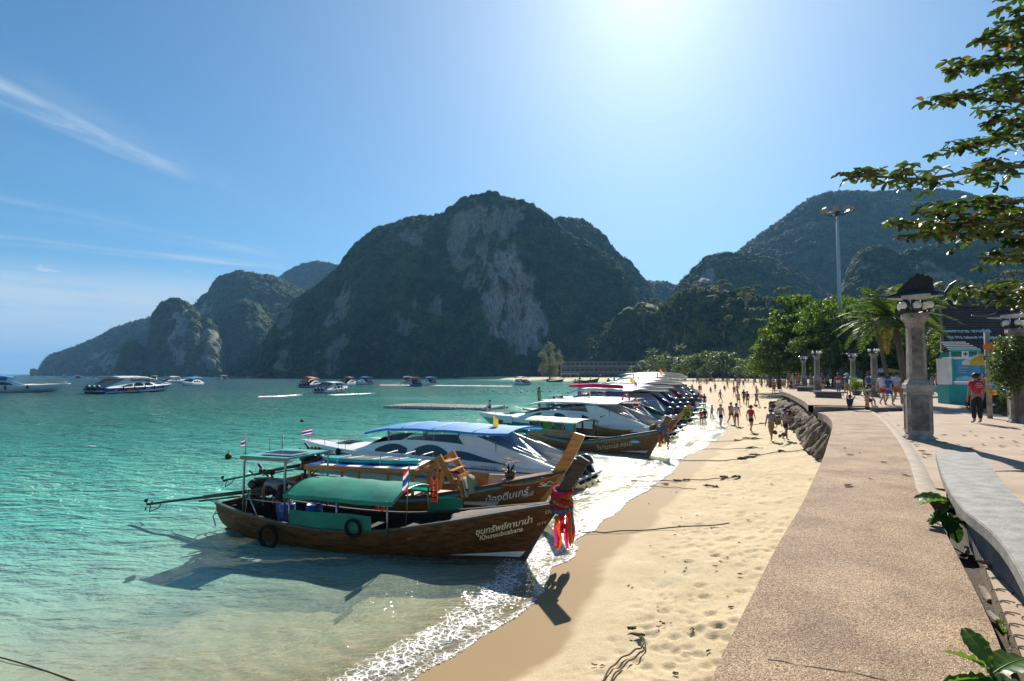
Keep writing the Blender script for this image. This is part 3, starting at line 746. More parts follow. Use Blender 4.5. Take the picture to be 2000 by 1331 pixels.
hill('hill', [(60, 745), (84, 729), (88, 712), (98, 700), (112, 694), (150, 680), (200, 660), (222, 645), (242, 639), (272, 629), (300, 622), (350, 618), (420, 640)],
     1500, 1330, 2.4, 8, 18, 1.6, rocks=[[(165, 728), (185, 690), (215, 680), (230, 700), (235, 728)]], seed=2)
hill('hill', [(520, 570), (545, 546), (570, 528), (600, 516), (625, 513), (650, 518), (670, 523), (700, 520), (760, 540)], 1900, 1700, 3.0, 9, 25, 1.8, seed=3)
hill('hill', [(370, 640), (378, 606), (400, 580), (411, 577), (413, 565), (425, 548), (450, 536), (465, 531), (490, 536), (520, 542), (547, 548), (580, 568), (610, 590), (680, 640)],
     1250, 1010, 2.0, 8, 22, 1.7, rocks=[[(378, 625), (400, 590), (420, 600), (410, 680), (385, 690)]], seed=4)
hill('hill', [(425, 730), (438, 650), (446, 615), (456, 598), (480, 588), (502, 598), (518, 622), (530, 632), (552, 626), (575, 640), (600, 690), (620, 735)], 1040, 900, 1.6, 7, 16, 1.7, seed=5)
hill('hill', [(234, 735), (246, 700), (250, 673), (262, 671), (280, 690), (296, 690), (300, 640), (301, 618), (312, 600), (330, 589), (345, 585), (362, 592), (377, 604), (386, 622), (393, 634),
              (405, 626), (418, 640), (427, 668), (433, 700), (440, 735)],
     940, 850, 1.4, 6.5, 9, 1.35, rocks=[[(322, 715), (330, 660), (335, 610), (362, 612), (370, 660), (366, 722)], [(388, 715), (392, 655), (408, 635), (424, 660), (428, 715)], [(262, 730), (262, 695), (274, 692), (276, 730)]], seed=6)
hill('hill', [(1060, 470), (1085, 432), (1104, 430), (1140, 436), (1172, 456), (1200, 492), (1232, 516), (1262, 556), (1280, 600), (1310, 640)], 1000, 840, 1.6, 7, 18, 1.7, seed=7)
hill('hill', [(1220, 575), (1250, 557), (1275, 554), (1300, 556), (1330, 566), (1400, 560)], 1300, 1100, 2.4, 8, 14, 1.7, seed=8)
MAIN_ROCK = [[(940, 560), (943, 510), (962, 486), (1000, 480), (1024, 520), (1046, 575), (1068, 628), (1066, 668), (1030, 694), (1000, 684), (948, 650), (940, 600)],
             [(868, 478), (890, 430), (930, 402), (975, 396), (1012, 408), (1004, 452), (976, 486), (944, 505), (926, 556), (905, 560), (893, 505)],
             [(808, 640), (812, 588), (826, 596), (832, 636), (818, 648)], [(840, 606), (850, 578), (866, 584), (860, 614)], [(640, 640), (655, 590), (690, 552), (688, 600), (650, 650)],
             [(625, 730), (632, 690), (650, 655), (682, 660), (676, 700), (648, 735)], [(545, 650), (556, 615), (575, 612), (572, 640), (552, 655)], [(526, 728), (532, 698), (565, 690), (572, 716), (555, 730)],
             [(770, 650), (780, 620), (800, 625), (796, 650)], [(770, 462), (790, 440), (835, 445), (828, 480), (800, 486)]]
hill('hill', [(510, 742), (521, 700), (530, 662), (545, 622), (560, 604), (590, 584), (620, 566), (650, 546), (672, 526), (678, 512), (688, 496), (708, 472), (736, 452), (772, 444), (804, 432), (844, 428), (868, 420),
              (884, 406), (900, 390), (932, 379), (960, 375), (980, 384), (1032, 397), (1060, 416), (1080, 430), (1100, 452), (1140, 474), (1172, 500), (1200, 522), (1220, 546), (1236, 580), (1246, 640), (1262, 720)],
     [(510, 760), (700, 830), (950, 800), (1250, 720)], [(510, 740), (650, 655), (900, 640), (1030, 620), (1100, 600), (1260, 560)], 1.05, 6.2, 32, 1.75, rocks=MAIN_ROCK, seed=9, amp=1.05)
hill('hill', [(1300, 640), (1325, 560), (1345, 544), (1365, 520), (1382, 506), (1400, 500), (1430, 500), (1450, 498), (1500, 508), (1560, 540), (1640, 600)], 860, 700, 1.5, 7, 14, 1.6, rocks=[[(1362, 560), (1372, 520), (1400, 515), (1402, 560)]], seed=10)
hill('hill', [(1380, 560), (1440, 498), (1460, 481), (1490, 458), (1520, 440), (1560, 410), (1590, 391), (1620, 382), (1650, 380), (1700, 378), (1760, 376), (1800, 374), (1850, 375), (1885, 382), (1930, 400), (2000, 415), (2160, 430)],
     1250, 950, 2.1, 8.5, 24, 1.6, seed=11)
hill('hill', [(1640, 620), (1652, 565), (1662, 524), (1678, 497), (1708, 485), (1735, 489), (1752, 506), (1768, 500), (1800, 488), (1850, 480), (1900, 478), (2000, 470), (2140, 470)], 640, 540, 1.2, 6.5, 12, 1.35,
     rocks=[[(1680, 570), (1684, 515), (1700, 510), (1705, 565)], [(1795, 560), (1800, 525), (1860, 520), (1880, 560)]], seed=12)
hill('hill', [(1130, 742), (1165, 690), (1190, 650), (1215, 622), (1250, 606), (1290, 612), (1320, 596), (1360, 580), (1400, 585), (1440, 590), (1480, 592), (1520, 606), (1560, 610), (1600, 606), (1660, 600), (1720, 590), (1800, 580), (1900, 575), (2150, 570)],
     [(1130, 560), (1260, 530), (1330, 440), (1450, 390), (2150, 300)], [(1130, 520), (1260, 495), (1330, 400), (1500, 315), (2150, 225)], 1.0, 7.5, 8, 1.4, seed=13, amp=1.15)

# ---------------------------------------------------------------- haze: one closed box of thin air
def make_haze():
    mb = MB()
    mb.box((0, 5900, 198.5), (25000, 13000, 423))
    m = bpy.data.materials.new('haze'); m.use_nodes = True; nt = m.node_tree; nt.nodes.clear()
    v = N(nt, 'ShaderNodeVolumePrincipled'); v.inputs['Color'].default_value = (.26, .58, 1.0, 1)
    v.inputs['Density'].default_value = HAZE_D; v.inputs['Anisotropy'].default_value = HAZE_G
    out = N(nt, 'ShaderNodeOutputMaterial'); nt.links.new(v.outputs[0], out.inputs['Volume'])
    o = mb.build('haze', m); tag(o, kind='stuff')
HAZE_D, HAZE_G = .00013, .0
make_haze()
# ---------------------------------------------------------------- boats
def pw(tab):
    xs = [a for a, b in tab]; ys = [b for a, b in tab]
    def f(s):
        i = 0
        if s <= xs[0]: return ys[0]
        if s >= xs[-1]: return ys[-1]
        while s > xs[i + 1]: i += 1
        t = (s - xs[i]) / (xs[i + 1] - xs[i])
        # monotone-ish cubic through the neighbours
        m = lambda j: 0.0 if j <= 0 or j >= len(xs) - 1 else (ys[j + 1] - ys[j - 1]) / (xs[j + 1] - xs[j - 1])
        m0 = m(i) if i > 0 else (ys[1] - ys[0]) / (xs[1] - xs[0])
        m1 = m(i + 1) if i + 1 < len(xs) - 1 else (ys[-1] - ys[-2]) / (xs[-1] - xs[-2])
        h = xs[i + 1] - xs[i]; t2, t3 = t * t, t ** 3
        return (2 * t3 - 3 * t2 + 1) * ys[i] + (t3 - 2 * t2 + t) * h * m0 + (-2 * t3 + 3 * t2) * ys[i + 1] + (t3 - t2) * h * m1
    return f
class Hull:
    def __init__(s, L, b, zs, zk, rake, q=2.0, r=1.5, qb=1.15, stern_rake=-.15):
        s.L, s.b, s.zs, s.zk, s.rake, s.q, s.r, s.qb, s.sr = L, pw(b), pw(zs), pw(zk), rake, q, r, qb, stern_rake
    def pt(s, t, v, side=1, off=0.0):
        b, zs, zk = s.b(t), s.zs(t), s.zk(t)
        q = s.q + (s.qb - s.q) * t ** 3
        z = zk + (zs - zk) * v ** s.r
        y = max(0, b * (1 - (1 - v) ** q))
        x = t * s.L + t ** 6 * s.rake * z + (1 - t) ** 8 * s.sr * z
        p = Vector((x, y * side, z))
        if off:
            e = .004
            a = s.pt(min(1, t + e), v) - s.pt(max(0, t - e), v); c = s.pt(t, min(1, v + e)) - s.pt(t, max(0, v - e))
            n = a.cross(c)
            if n.length > 1e-9:
                n.normalize()
                if n.y < 0: n = -n
                n.y *= side; p = p + n * off
        return p
    def v_at(s, t, z):
        zs, zk = s.zs(t), s.zk(t)
        return max(0.0, min(1.0, (z - zk) / (zs - zk))) ** (1 / s.r)
    def strip(s, mb, t0, t1, f0, f1, n, k, side, off, mi=0):
        """surface between two height curves v=f0(t) and v=f1(t)"""
        P = []
        for i in range(n + 1):
            t = t0 + (t1 - t0) * i / n
            a, c = f0(t), f1(t)
            P.append([s.pt(t, a + (c - a) * j / k, side, off(j / k) if callable(off) else off) for j in range(k + 1)])
        mb.grid(P, mi)

def text_mesh(body, size, bold=.0):
    c = bpy.data.curves.new('lettering', 'FONT'); c.body = body; c.size = size; c.offset = bold; c.resolution_u = 3
    o = bpy.data.objects.new('lettering', c); COL.objects.link(o)
    bpy.context.view_layer.update()
    dg = bpy.context.evaluated_depsgraph_get()
    me = bpy.data.meshes.new_from_object(o.evaluated_get(dg))
    bpy.data.objects.remove(o); bpy.data.curves.remove(c)
    return me
def text_on(body, size, fmap, m, parent, name='lettering', bold=.0):
    me = text_mesh(body, size, bold)
    for v in me.vertices: v.co = fmap(v.co.x, v.co.y)
    me.materials.clear()
    return link_mesh(name, me, parent, [m])

def boat_frame(stern, bow):
    d = bow - stern
    return stern, math.atan2(d.y, d.x), d.length
def on(root, p):
    c, s = math.cos(root.rotation_euler.z), math.sin(root.rotation_euler.z)
    k = root.scale.x
    return Vector((root.location.x + (p[0] * c - p[1] * s) * k, root.location.y + (p[0] * s + p[1] * c) * k, root.location.z + p[2] * k))

M_rubber = mk('black_rubber', (.010, .010, .010), .75, bump=.2, scale=20, spec=.2)
M_steel = mk('dull_steel', (.34, .34, .33), .4, metal=.9, scale=12)
M_black = mk('greasy_iron', (.022, .021, .02), .45, metal=.4, scale=14, bump=.3, col2=(.05, .032, .02))
M_white = mk('white_gelcoat', (.78, .78, .76), .38, var=.07, scale=1.2, coat=.12)
M_glass = mk('tinted_glass', (.012, .014, .015), .06, var=.2, scale=2, spec=.8)
M_red = mk('red_paint', (.42, .02, .025), .3, var=.12)
M_blue = mk('blue_paint', (.02, .10, .42), .3, var=.12)
M_cream = mk('cream_cloth', (.62, .55, .42), .85, scale=10, bump=.2)
M_navy = mk('navy_fabric', (.012, .016, .05), .8)
M_orange = mk('orange_nylon', (.70, .12, .02), .6, scale=20, bump=.2, trans=.4)
M_yellow = mk('yellow_cloth', (.75, .48, .03), .75, trans=.4)
M_flagwhite = mk('white_cloth', (.78, .77, .75), .8, var=.06)
M_redcloth = mk('red_cloth', (.62, .02, .03), .75, trans=.4)
M_bluecloth = mk('navy_cloth', (.02, .05, .32), .75, trans=.35)
M_wcloth = mk('white_flag_cloth', (.78, .77, .75), .8, var=.06, trans=.35)
M_pink = mk('pink_cloth', (.65, .03, .18), .75, trans=.4)
M_green_c = mk('green_cloth', (.08, .42, .05), .75, trans=.4)
M_cyan_c = mk('blue_cloth', (.02, .22, .45), .75, trans=.4)
M_letter = mk('cream_lettering', (.85, .68, .42), .6, var=.25, scale=30)
M_letter_w = mk('white_lettering', (.75, .74, .70), .55, var=.15, scale=30)
M_letter_b = mk('dark_lettering', (.03, .04, .09), .5)

def wood(name, c1, c2, rough=.5, bump=.4, coat=0.0, spec=.3):
    return mk(name, c1, rough, spec=spec, scale=3.2, col2=c2, stretch=(.5, 5, 5), bump=bump, bscale=10, coat=coat, detail=9)

def flag_parts(root, p, h, w, ht, az, thai=True, color=None, lean=0.0):
    """small flag on a stick"""
    mb = MB(); mb.tube([p, (p[0] + lean, p[1], p[2] + h)], .012, 6)
    pole = mb.build('flag_pole', M_steel, root)
    mb = MB(); n = 10
    bands = [(0, 1 / 6, 0), (1 / 6, 1 / 3, 1), (1 / 3, 2 / 3, 2), (2 / 3, 5 / 6, 1), (5 / 6, 1, 0)] if thai else [(0, 1, 0)]
    def fp(u, v):
        s = u * w; wob = .10 * w * math.sin(u * 7 + v * 1.5) * u
        drop = .35 * u * ht
        x = p[0] + lean * (1 - v * ht / h) + math.cos(az) * s - math.sin(az) * wob
        return (x, p[1] + math.sin(az) * s + math.cos(az) * wob, p[2] + h - v * ht - drop)
    for a, c, mi in bands:
        mb.grid([[fp(i / n, a), fp(i / n, c)] for i in range(n + 1)], mi)
    mb.build('flag', [M_redcloth, M_wcloth, M_bluecloth] if thai else [color or M_yellow], root, fix=False)

def tyre(loc, rz, r, label, group):
    t = MB(); t.torus((0, 0, 0), r * .9, r * .17, 24, 8, axis='y')
    o = t.build('tyre', M_rubber); o.location = loc; o.rotation_euler = (R(4), 0, rz)
    return tag(o, label, 'tyre', group)

def longtail(stern, bow, label, group, o):
    S, ang, L = boat_frame(stern, bow)
    root = thing('longtail_boat', label, 'boat', S, ang, group)
    B = o.get('B', .95)
    H = Hull(L, [(0, .50 * B), (.12, .76 * B), (.4, B), (.6, .95 * B), (.8, .66 * B), (.92, .32 * B), (1, .05)],
             [(0, .74), (.15, .62), (.4, .50), (.6, .56), (.8, .84), (.92, 1.08), (1, 1.28)], [(0, .02), (.15, -.22), (.5, -.33), (.85, -.26), (1, -.18)], .68)
    m_h, m_in, m_rail, m_deck = o['hull'], o['inner'], o['rail'], o['deck']
    # planked sides
    vs = [.0, .46, .57, .67, .76, .85, .93, 1.0]
    for side in (-1, 1):
        for a, c in zip(vs[:-1], vs[1:]):
            mb = MB()
            H.strip(mb, 0, 1, lambda t, a=a: max(0, a - .006), lambda t, c=c: c, 44, 4 if a == 0 else 2, side, lambda j: .004 + .010 * (1 - j))
            mb.build('bottom_plank' if a == 0 else 'strake', m_h, root)
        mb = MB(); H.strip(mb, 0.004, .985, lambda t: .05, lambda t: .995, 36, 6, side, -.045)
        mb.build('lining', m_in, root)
        mb = MB(); P = [H.pt(i / 44, 1, side, .012) + Vector((0, 0, .02)) for i in range(45)]
        for p0, p1 in zip(P[:-1], P[1:]): mb.beam(p0, p1 + (p1 - p0) * .02, .085, .05)
        mb.build('gunwale', o.get('cap', m_rail), root)
        if o.get('stripe'):
            mb = MB(); H.strip(mb, .02, .995, lambda t: H.v_at(t, H.zs(t) - .115), lambda t: H.v_at(t, H.zs(t) - .055), 44, 1, side, .030)
            mb.build('rub_rail', o['stripe'], root)
        mb = MB(); H.strip(mb, .80, 1.0, lambda t: H.v_at(t, .10 + .02 * (1 - t)), lambda t: H.v_at(t, .10 + .02 * (1 - t) + .7 * (t - .80)), 14, 2, side, .022)
        mb.build('bow_stripe', M_flagwhite, root)
        for k in range(9):
            t = .08 + .085 * k; mb = MB()
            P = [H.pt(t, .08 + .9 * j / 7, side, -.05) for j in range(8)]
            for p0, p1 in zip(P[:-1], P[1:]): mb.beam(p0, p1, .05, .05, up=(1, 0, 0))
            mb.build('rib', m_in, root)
    # transom
    mb = MB(); P = [H.pt(0, j / 8, 1, .0) for j in range(9)]; Q = [Vector((p.x, -p.y, p.z)) for p in P[::-1]]
    mb.prism(P + Q[:-1], (-.04, 0, 0)); mb.build('transom', m_h, root)
    # sole
    mb = MB()
    for i in range(12):
        pass
    k = 0
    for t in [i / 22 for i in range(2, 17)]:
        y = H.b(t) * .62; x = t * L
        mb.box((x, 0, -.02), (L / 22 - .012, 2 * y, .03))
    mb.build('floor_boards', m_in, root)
    # foredeck of planks that run fore and aft
    t0 = o.get('deck0', .775); npk = 7
    for k in range(npk):
        a, c = -1 + 2 * k / npk, -1 + 2 * (k + 1) / npk; g = .012
        P = []
        for i in range(13):
            tt = t0 + (.995 - t0) * i / 12 + (.03 * (abs((a + c) / 2)) if i == 0 else 0)
            p = H.pt(tt, 1, 1); w = p.y - .03
            z = p.z + .015
            P.append([(p.x, w * a + g * (w > .1) / 2, z + .05 * (1 - a * a)), (p.x, w * c - g * (w > .1) / 2, z + .05 * (1 - c * c))])
        mb = MB(); mb.grid(P, smooth=False); mb.grid([[(q[0], q[1], q[2] - .03) for q in r] for r in P], smooth=False, flip=True)
        mb.build('deck_plank', m_deck, root)
    # prow post
    f, bk, w = o['post']
    poly = [(x, -w / 2, z) for x, z in f] + [(x, -w / 2, z) for x, z in bk[::-1]]
    poly = [(L + a, b, c) for a, b, c in poly]
    mb = MB(); nf = len(f)
    A = [Vector((L + x, 0, z)) for x, z in f]; Bk = [Vector((L + x, 0, z)) for x, z in bk]
    ring = []
    for a, b in zip(A, Bk):
        ring.append([a + Vector((0, -w / 2, 0)), a + Vector((0, w / 2, 0)), b + Vector((0, w / 2, 0)), b + Vector((0, -w / 2, 0))])
    vs_ = [p for r in ring for p in r]; fs = []
    for i in range(nf - 1):
        for j in range(4): fs.append((i * 4 + j, i * 4 + (j + 1) % 4, (i + 1) * 4 + (j + 1) % 4, (i + 1) * 4 + j))
    fs += [(3, 2, 1, 0), tuple((nf - 1) * 4 + j for j in range(4))]
    mb.add(vs_, fs); mb.build('prow_post', o['post_mat'], root, bevel=.012)
    # thwarts
    for t in o.get('thwarts', (.5, .6, .7)):
        p = H.pt(t, .86, 1); mb = MB(); mb.box((p.x, 0, p.z), (.22, 2 * p.y, .04)); mb.build('thwart', m_deck if t > .65 else o['seat'], root, bevel=.006)
    # engine on its pivot, long shaft astern
    ex, ez = o.get('eng', (.55, 1.0))
    e = MB()
    e.box((ex, 0, ez + .06), (.52, .30, .26)); e.box((ex + .03, 0, ez + .26), (.44, .20, .16)); e.lathe([(0, -.05), (.19, -.05), (.21, 0), (.19, .05), (0, .05)], (ex + .38, 0, ez + .12), 16, axis='x'); e.tube([(ex - .22, -.13, ez + .02), (ex + .22, -.14, ez + .02)], .05, 8)
    for k in range(5): e.tube([(ex - .2 + .1 * k, .1, ez + .3), (ex - .2 + .1 * k, .2, ez + .26), (ex - .22 + .1 * k, .2, ez + .05)], .014, 5); e.tube([(ex - .2 + .1 * k, -.08, ez + .36), (ex - .16 + .1 * k, -.17, ez + .3), (ex - .18 + .1 * k, -.16, ez + .12)], .012, 5)
    e.tube([(ex - .45, 0, ez + .5), (ex - .3, 0, ez + .4), (ex + .15, .05, ez + .5), (ex + .3, .0, ez + .34)], .028, 7)
    e.lathe([(.0, -.03), (.17, -.03), (.17, .03), (.0, .03)], (ex + .34, 0, ez + .1), 14, axis='x')
    for k in range(4): e.lathe([(.0, 0), (.05, 0), (.05, .12), (0, .12)], (ex - .2 + .13 * k, .12, ez + .42), 8)
    e.tube([(ex - .1, .2, ez + .3), (ex - .1, .34, ez + .3), (ex - .3, .36, ez + .42), (ex - .5, .36, ez + .62)], .035, 8)
    e.tube([(ex + .3, -.2, ez + .3), (ex + .1, -.3, ez + .36), (ex - .25, -.26, ez + .2)], .03, 6)
    e.lathe([(0, -.06), (.10, -.06), (.12, 0), (.10, .06), (0, .06)], (ex - .1, -.26, ez + .22), 12, axis='y')
    e.tube([(ex - .3, .1, ez - .1), (ex - .3, .1, ez - .55)], .04, 8); e.box((ex - .3, 0, ez - .12), (.3, .5, .05))
    for sy in (-1, 1): e.tube([(ex + .25, .2 * sy, ez - .08), (ex - .3, .08 * sy, ez - .5)], .02, 6)
    e.tube([(ex + .35, -.1, ez + .1), (ex + .9, -.15, ez + .28), (ex + 1.3, -.15, ez + .2)], .022, 6)
    eng = e.build('engine', M_black, root)
    a, zt = o.get('shaft', (-3.0, .42))
    sh = MB(); p0, p1 = Vector((ex - .3, 0, ez)), Vector((a, o.get('shaft_y', 0), zt))
    d = p1 - p0
    sh.tube([p0, p0 + d * .45], .05, 10); sh.tube([p0 + d * .43, p1], .032, 8)
    sh.tube([p0 + d * .12 + Vector((0, 0, -.1)), p0 + d * .5 + Vector((0, 0, -.09))], .022, 6)
    q = p0 + d * .86
    sh.tube([q, q + Vector((-.12, 0, -.16)), p1 + Vector((.06, 0, -.20))], .014, 6); sh.tube([p1 + Vector((.1, 0, 0)), p1 + Vector((.06, 0, -.22))], .014, 6)
    sh.build('drive_shaft', M_black, eng)
    pr = MB(); pr.lathe([(0, -.05), (.035, -.03), (.035, .05), (0, .06)], p1, 10, axis='x')
    for k in range(3):
        t = 2 * math.pi * k / 3
        c_, s_ = math.cos(t), math.sin(t)
        pr.add([p1 + Vector((-.02, .03 * c_, .03 * s_)), p1 + Vector((-.03, .15 * c_ - .06 * s_, .15 * s_ + .06 * c_)), p1 + Vector((0, .19 * c_, .19 * s_)), p1 + Vector((.03, .13 * c_ + .06 * s_, .13 * s_ - .06 * c_))], [(0, 1, 2, 3), (3, 2, 1, 0)])
    pr.build('propeller', M_black, eng, fix=False)
    pu = MB(); pu.lathe([(.05, -.03), (.13, -.03), (.13, .03), (.05, .03)], p0 + Vector((.02, 0, 0)), 14, axis='x'); pu.build('pulley', M_yellow, eng)
    return root, H, L

def awning(root, x0, x1, hw, z_edge, rise, mat, posts, postmat, foot_z, thick=.02, tilt=0.0, droop=.10, nx=14):
    P = []; ny = 14
    for i in range(nx + 1):
        u = i / nx; x = x0 + (x1 - x0) * u
        row = []
        for j in range(ny + 1):
            y = -1 + 2 * j / ny
            sag = .018 * math.sin(u * math.pi * 4) ** 2 + .006 * math.sin(9 * u + 5 * y)
            row.append((x, y * hw, z_edge + tilt * u + rise * (1 - abs(y) ** 2.2) - sag))
        P.append(row)
    mb = MB(); mb.grid(P); mb.grid([[(a, b, c - thick) for a, b, c in r] for r in P], flip=True)
    for j in (0, ny):
        r0 = [P[i][j] for i in range(nx + 1)]
        mb.grid([[p, (p[0], p[1] * 1.005, p[2] - droop + .012 * math.sin(i * 1.7))] for i, p in enumerate(r0)])
    for i in (0, nx): mb.grid([[p, (p[0], p[1], p[2] - thick)] for p in P[i]])
    can = mb.build('canopy', mat, root)
    for (px_, sy) in posts:
        mb = MB(); zt = z_edge + tilt * (px_ - x0) / (x1 - x0) + .01
        mb.tube([(px_, sy * hw * .96, foot_z), (px_, sy * hw * .97, zt)], .022, 8); mb.build('canopy_post', postmat, root)
    for u in [0, .33, .66, 1]:
        mb = MB(); x = x0 + (x1 - x0) * u
        mb.tube([(x, hw * y, z_edge + tilt * u + rise * (1 - abs(y) ** 2.2) - thick - .022) for y in [-1 + j / 6 for j in range(13)]], .018, 6)
        mb.build('canopy_bow', postmat, root)
    return can

def garland(loc, rz, label, group, drop=.95, k=1.0, cols=None):
    g = thing('ribbon_garland', label, 'garland', loc, rz, group)
    cols = cols or [M_pink, M_redcloth, M_orange, M_green_c, M_redcloth, M_yellow, M_redcloth, M_cyan_c]
    r = random.Random(int(loc[0] * 100))
    for i, m in enumerate(cols):
        mb = MB(); n = 22; z0 = .12 - .05 * i; rr = (.155 + .02 * math.sin(i * 2.1)) * k
        pts = [(rr * 1.1 * math.cos(2 * math.pi * j / n), rr * .8 * math.sin(2 * math.pi * j / n), (z0 + .05 * math.sin(2 * math.pi * j / n + i)) * k) for j in range(n)]
        mb.tube(pts, [(.040 + .016 * r.random()) * k for _ in pts], 7, closed=True)
        mb.build('garland_ring', m, g)
    for i in range(11):
        m = cols[(i * 2 + (i > 5)) % len(cols)]; mb = MB(); a = -2.2 + .30 * i
        x, y = .17 * k * math.cos(a) * .9 + .02, .15 * k * math.sin(a)
        ln = drop * (1.0 - .35 * r.random()); w = (.034 + .026 * r.random()) * k; P = []
        for j in range(14):
            u = j / 13; wob = .03 * math.sin(u * 9 + i) * u; tw = .8 * math.sin(u * 5 + i)
            cx, cy = x + wob + .05 * u * math.cos(a), y + .02 * math.sin(u * 7 + 2 * i)
            P.append([(cx - w * math.cos(tw + a), cy - w * math.sin(tw + a), -u * ln), (cx + w * math.cos(tw + a), cy + w * math.sin(tw + a), -u * ln + .015)])
        mb.grid(P); mb.build('ribbon', m, g, fix=False)
    for i in range(5):
        mb = MB(); a = i * 1.3
        c0 = Vector((.12 * math.cos(a), -.12, .02 - .15 * i))
        for j in range(7):
            t = j * .9; mb.sphere((c0.x + .035 * math.cos(t), c0.y + .02 * math.sin(2 * t), c0.z + .03 * math.sin(t)), .028 * k, 6)
        mb.build('paper_flower', cols[(i + 2) % len(cols)], g)
    return g

# ---- front longtail: dark hull, green canopy
W_dark = wood('old_varnished_planks', (.18, .073, .018), (.034, .014, .005), .5, spec=.15)
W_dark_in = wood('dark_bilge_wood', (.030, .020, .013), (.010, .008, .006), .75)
W_grey = wood('weathered_deck_wood', (.20, .165, .13), (.085, .068, .052), .75)
W_post = wood('grey_prow_wood', (.10, .068, .045), (.035, .024, .016), .65)
W_warm = wood('orange_varnished_wood', (.68, .29, .055), (.36, .125, .022), .34, coat=.3)
W_warm_dk = wood('brown_varnished_wood', (.26, .10, .022), (.10, .036, .010), .36, coat=.2)
W_deck2 = wood('reddish_deck_wood', (.36, .16, .07), (.20, .085, .035), .5)
W_tan = wood('tan_hull_wood', (.30, .15, .05), (.12, .055, .018), .5, coat=.15)
W_pale = wood('pale_dry_wood', (.36, .27, .18), (.18, .13, .085), .8)
M_blackpaint = mk('black_gunwale_paint', (.025, .022, .02), .45, scale=8, bump=.2, col2=(.06, .05, .04))
M_tarp = mk('green_tarpaulin', (.013, .36, .25), .6, var=.2, scale=1.6, bump=.25, bscale=7, trans=.42)
M_tarp_d = mk('green_side_curtain', (.010, .24, .15), .6, var=.14, scale=2.0, bump=.25, bscale=7, trans=.25)
M_turq = mk('turquoise_panel', (.05, .36, .34), .5, var=.12, scale=2.5, trans=.12)
M_turq_pipe = mk('turquoise_stripe', (.03, .30, .36), .4, var=.15)
M_panel = mk('solar_cells', (.012, .018, .06), .15, var=.3, scale=3)
M_barrel = mk('blue_plastic_barrel', (.012, .075, .33), .35, var=.15)

st1, bw1 = gnd(458, 1034), gnd(1021, 1096)
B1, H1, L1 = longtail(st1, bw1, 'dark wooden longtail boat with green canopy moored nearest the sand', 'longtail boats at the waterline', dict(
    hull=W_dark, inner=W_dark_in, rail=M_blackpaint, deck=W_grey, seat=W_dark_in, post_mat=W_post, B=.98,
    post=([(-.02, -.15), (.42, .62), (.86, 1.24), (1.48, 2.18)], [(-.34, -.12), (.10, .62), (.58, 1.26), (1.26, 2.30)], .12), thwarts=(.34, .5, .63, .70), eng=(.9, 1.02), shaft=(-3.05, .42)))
awning(B1, 2.35, 5.25, .98, 1.24, .23, M_tarp, [(2.5, -1), (3.8, -1), (5.1, -1), (2.5, 1), (3.8, 1), (5.1, 1)], M_steel, .5, droop=.09)
def curtain(root, x0, x1, y, z0, z1, mat, name='side_curtain'):
    mb = MB(); n = 16
    for o_, fl in ((0, False), (.012, True)):
        mb.grid([[(x0 + (x1 - x0) * i / n, y + o_ + .012 * math.sin(i * .9), z0), (x0 + (x1 - x0) * i / n, y + o_ + .010 * math.sin(i * 1.1 + 1), z1 - .015 * math.sin(i * .4))] for i in range(n + 1)], flip=fl)
    return mb.build(name, mat, root)
curtain(B1, 2.55, 4.72, -.985, .54, .90, M_tarp_d)
curtain(B1, 5.12, 6.0, .96, .55, 1.0, M_tarp_d)
# rear roof panel with solar panel, posts
mb = MB(); mb.box((1.6, 0, 2.0), (1.4, 1.6, .045)); rp = mb.build('rear_roof', M_turq, B1, bevel=.01)
for y in (-.86, .86):
    mb = MB(); mb.box((1.6, y * .92, 1.965), (1.42, .035, .06)); mb.build('roof_batten', W_pale, rp)
mb = MB(); mb.box((1.78, -.25, 2.055), (.92, .66, .03)); sp = mb.build('solar_panel', M_flagwhite, B1)
for i in range(4):
    for j in range(2):
        mb = MB(); mb.box((1.78 - .33 + .22 * i, -.25 - .155 + .31 * j, 2.0725), (.205, .29, .006)); mb.build('solar_cell', M_panel, sp)
for (x, y) in ((.95, -.72), (2.25, -.80), (.95, .72), (2.25, .80)):
    mb = MB(); mb.tube([(x, y, .62), (x, y, 1.86), (x + .05, y, 1.95), (x + .2, y, 1.965)], .027, 8); mb.build('roof_post', M_steel, B1)
mb = MB(); mb.tube([(1.02, -.70, 1.2), (1.5, -.85, .62)], .02, 6); mb.tube([(1.0, -.72, .98), (2.25, -.8, .98)], .016, 6); mb.build('brace', M_steel, B1)
flag_parts(B1, (.82, -.55, 2.0), .42, .30, .2, 2.6)
flag_parts(B1, (.85, .72, 2.0), .42, .30, .2, 2.2)
flag_parts(B1, (5.33, -.55, .62), 1.35, .17, .50, 2.9, lean=.08)
mb = MB(); mb.tube([(.9, .2, 2.0), (.9, .2, 2.42)], .01, 6); mb.build('aerial', M_steel, B1)
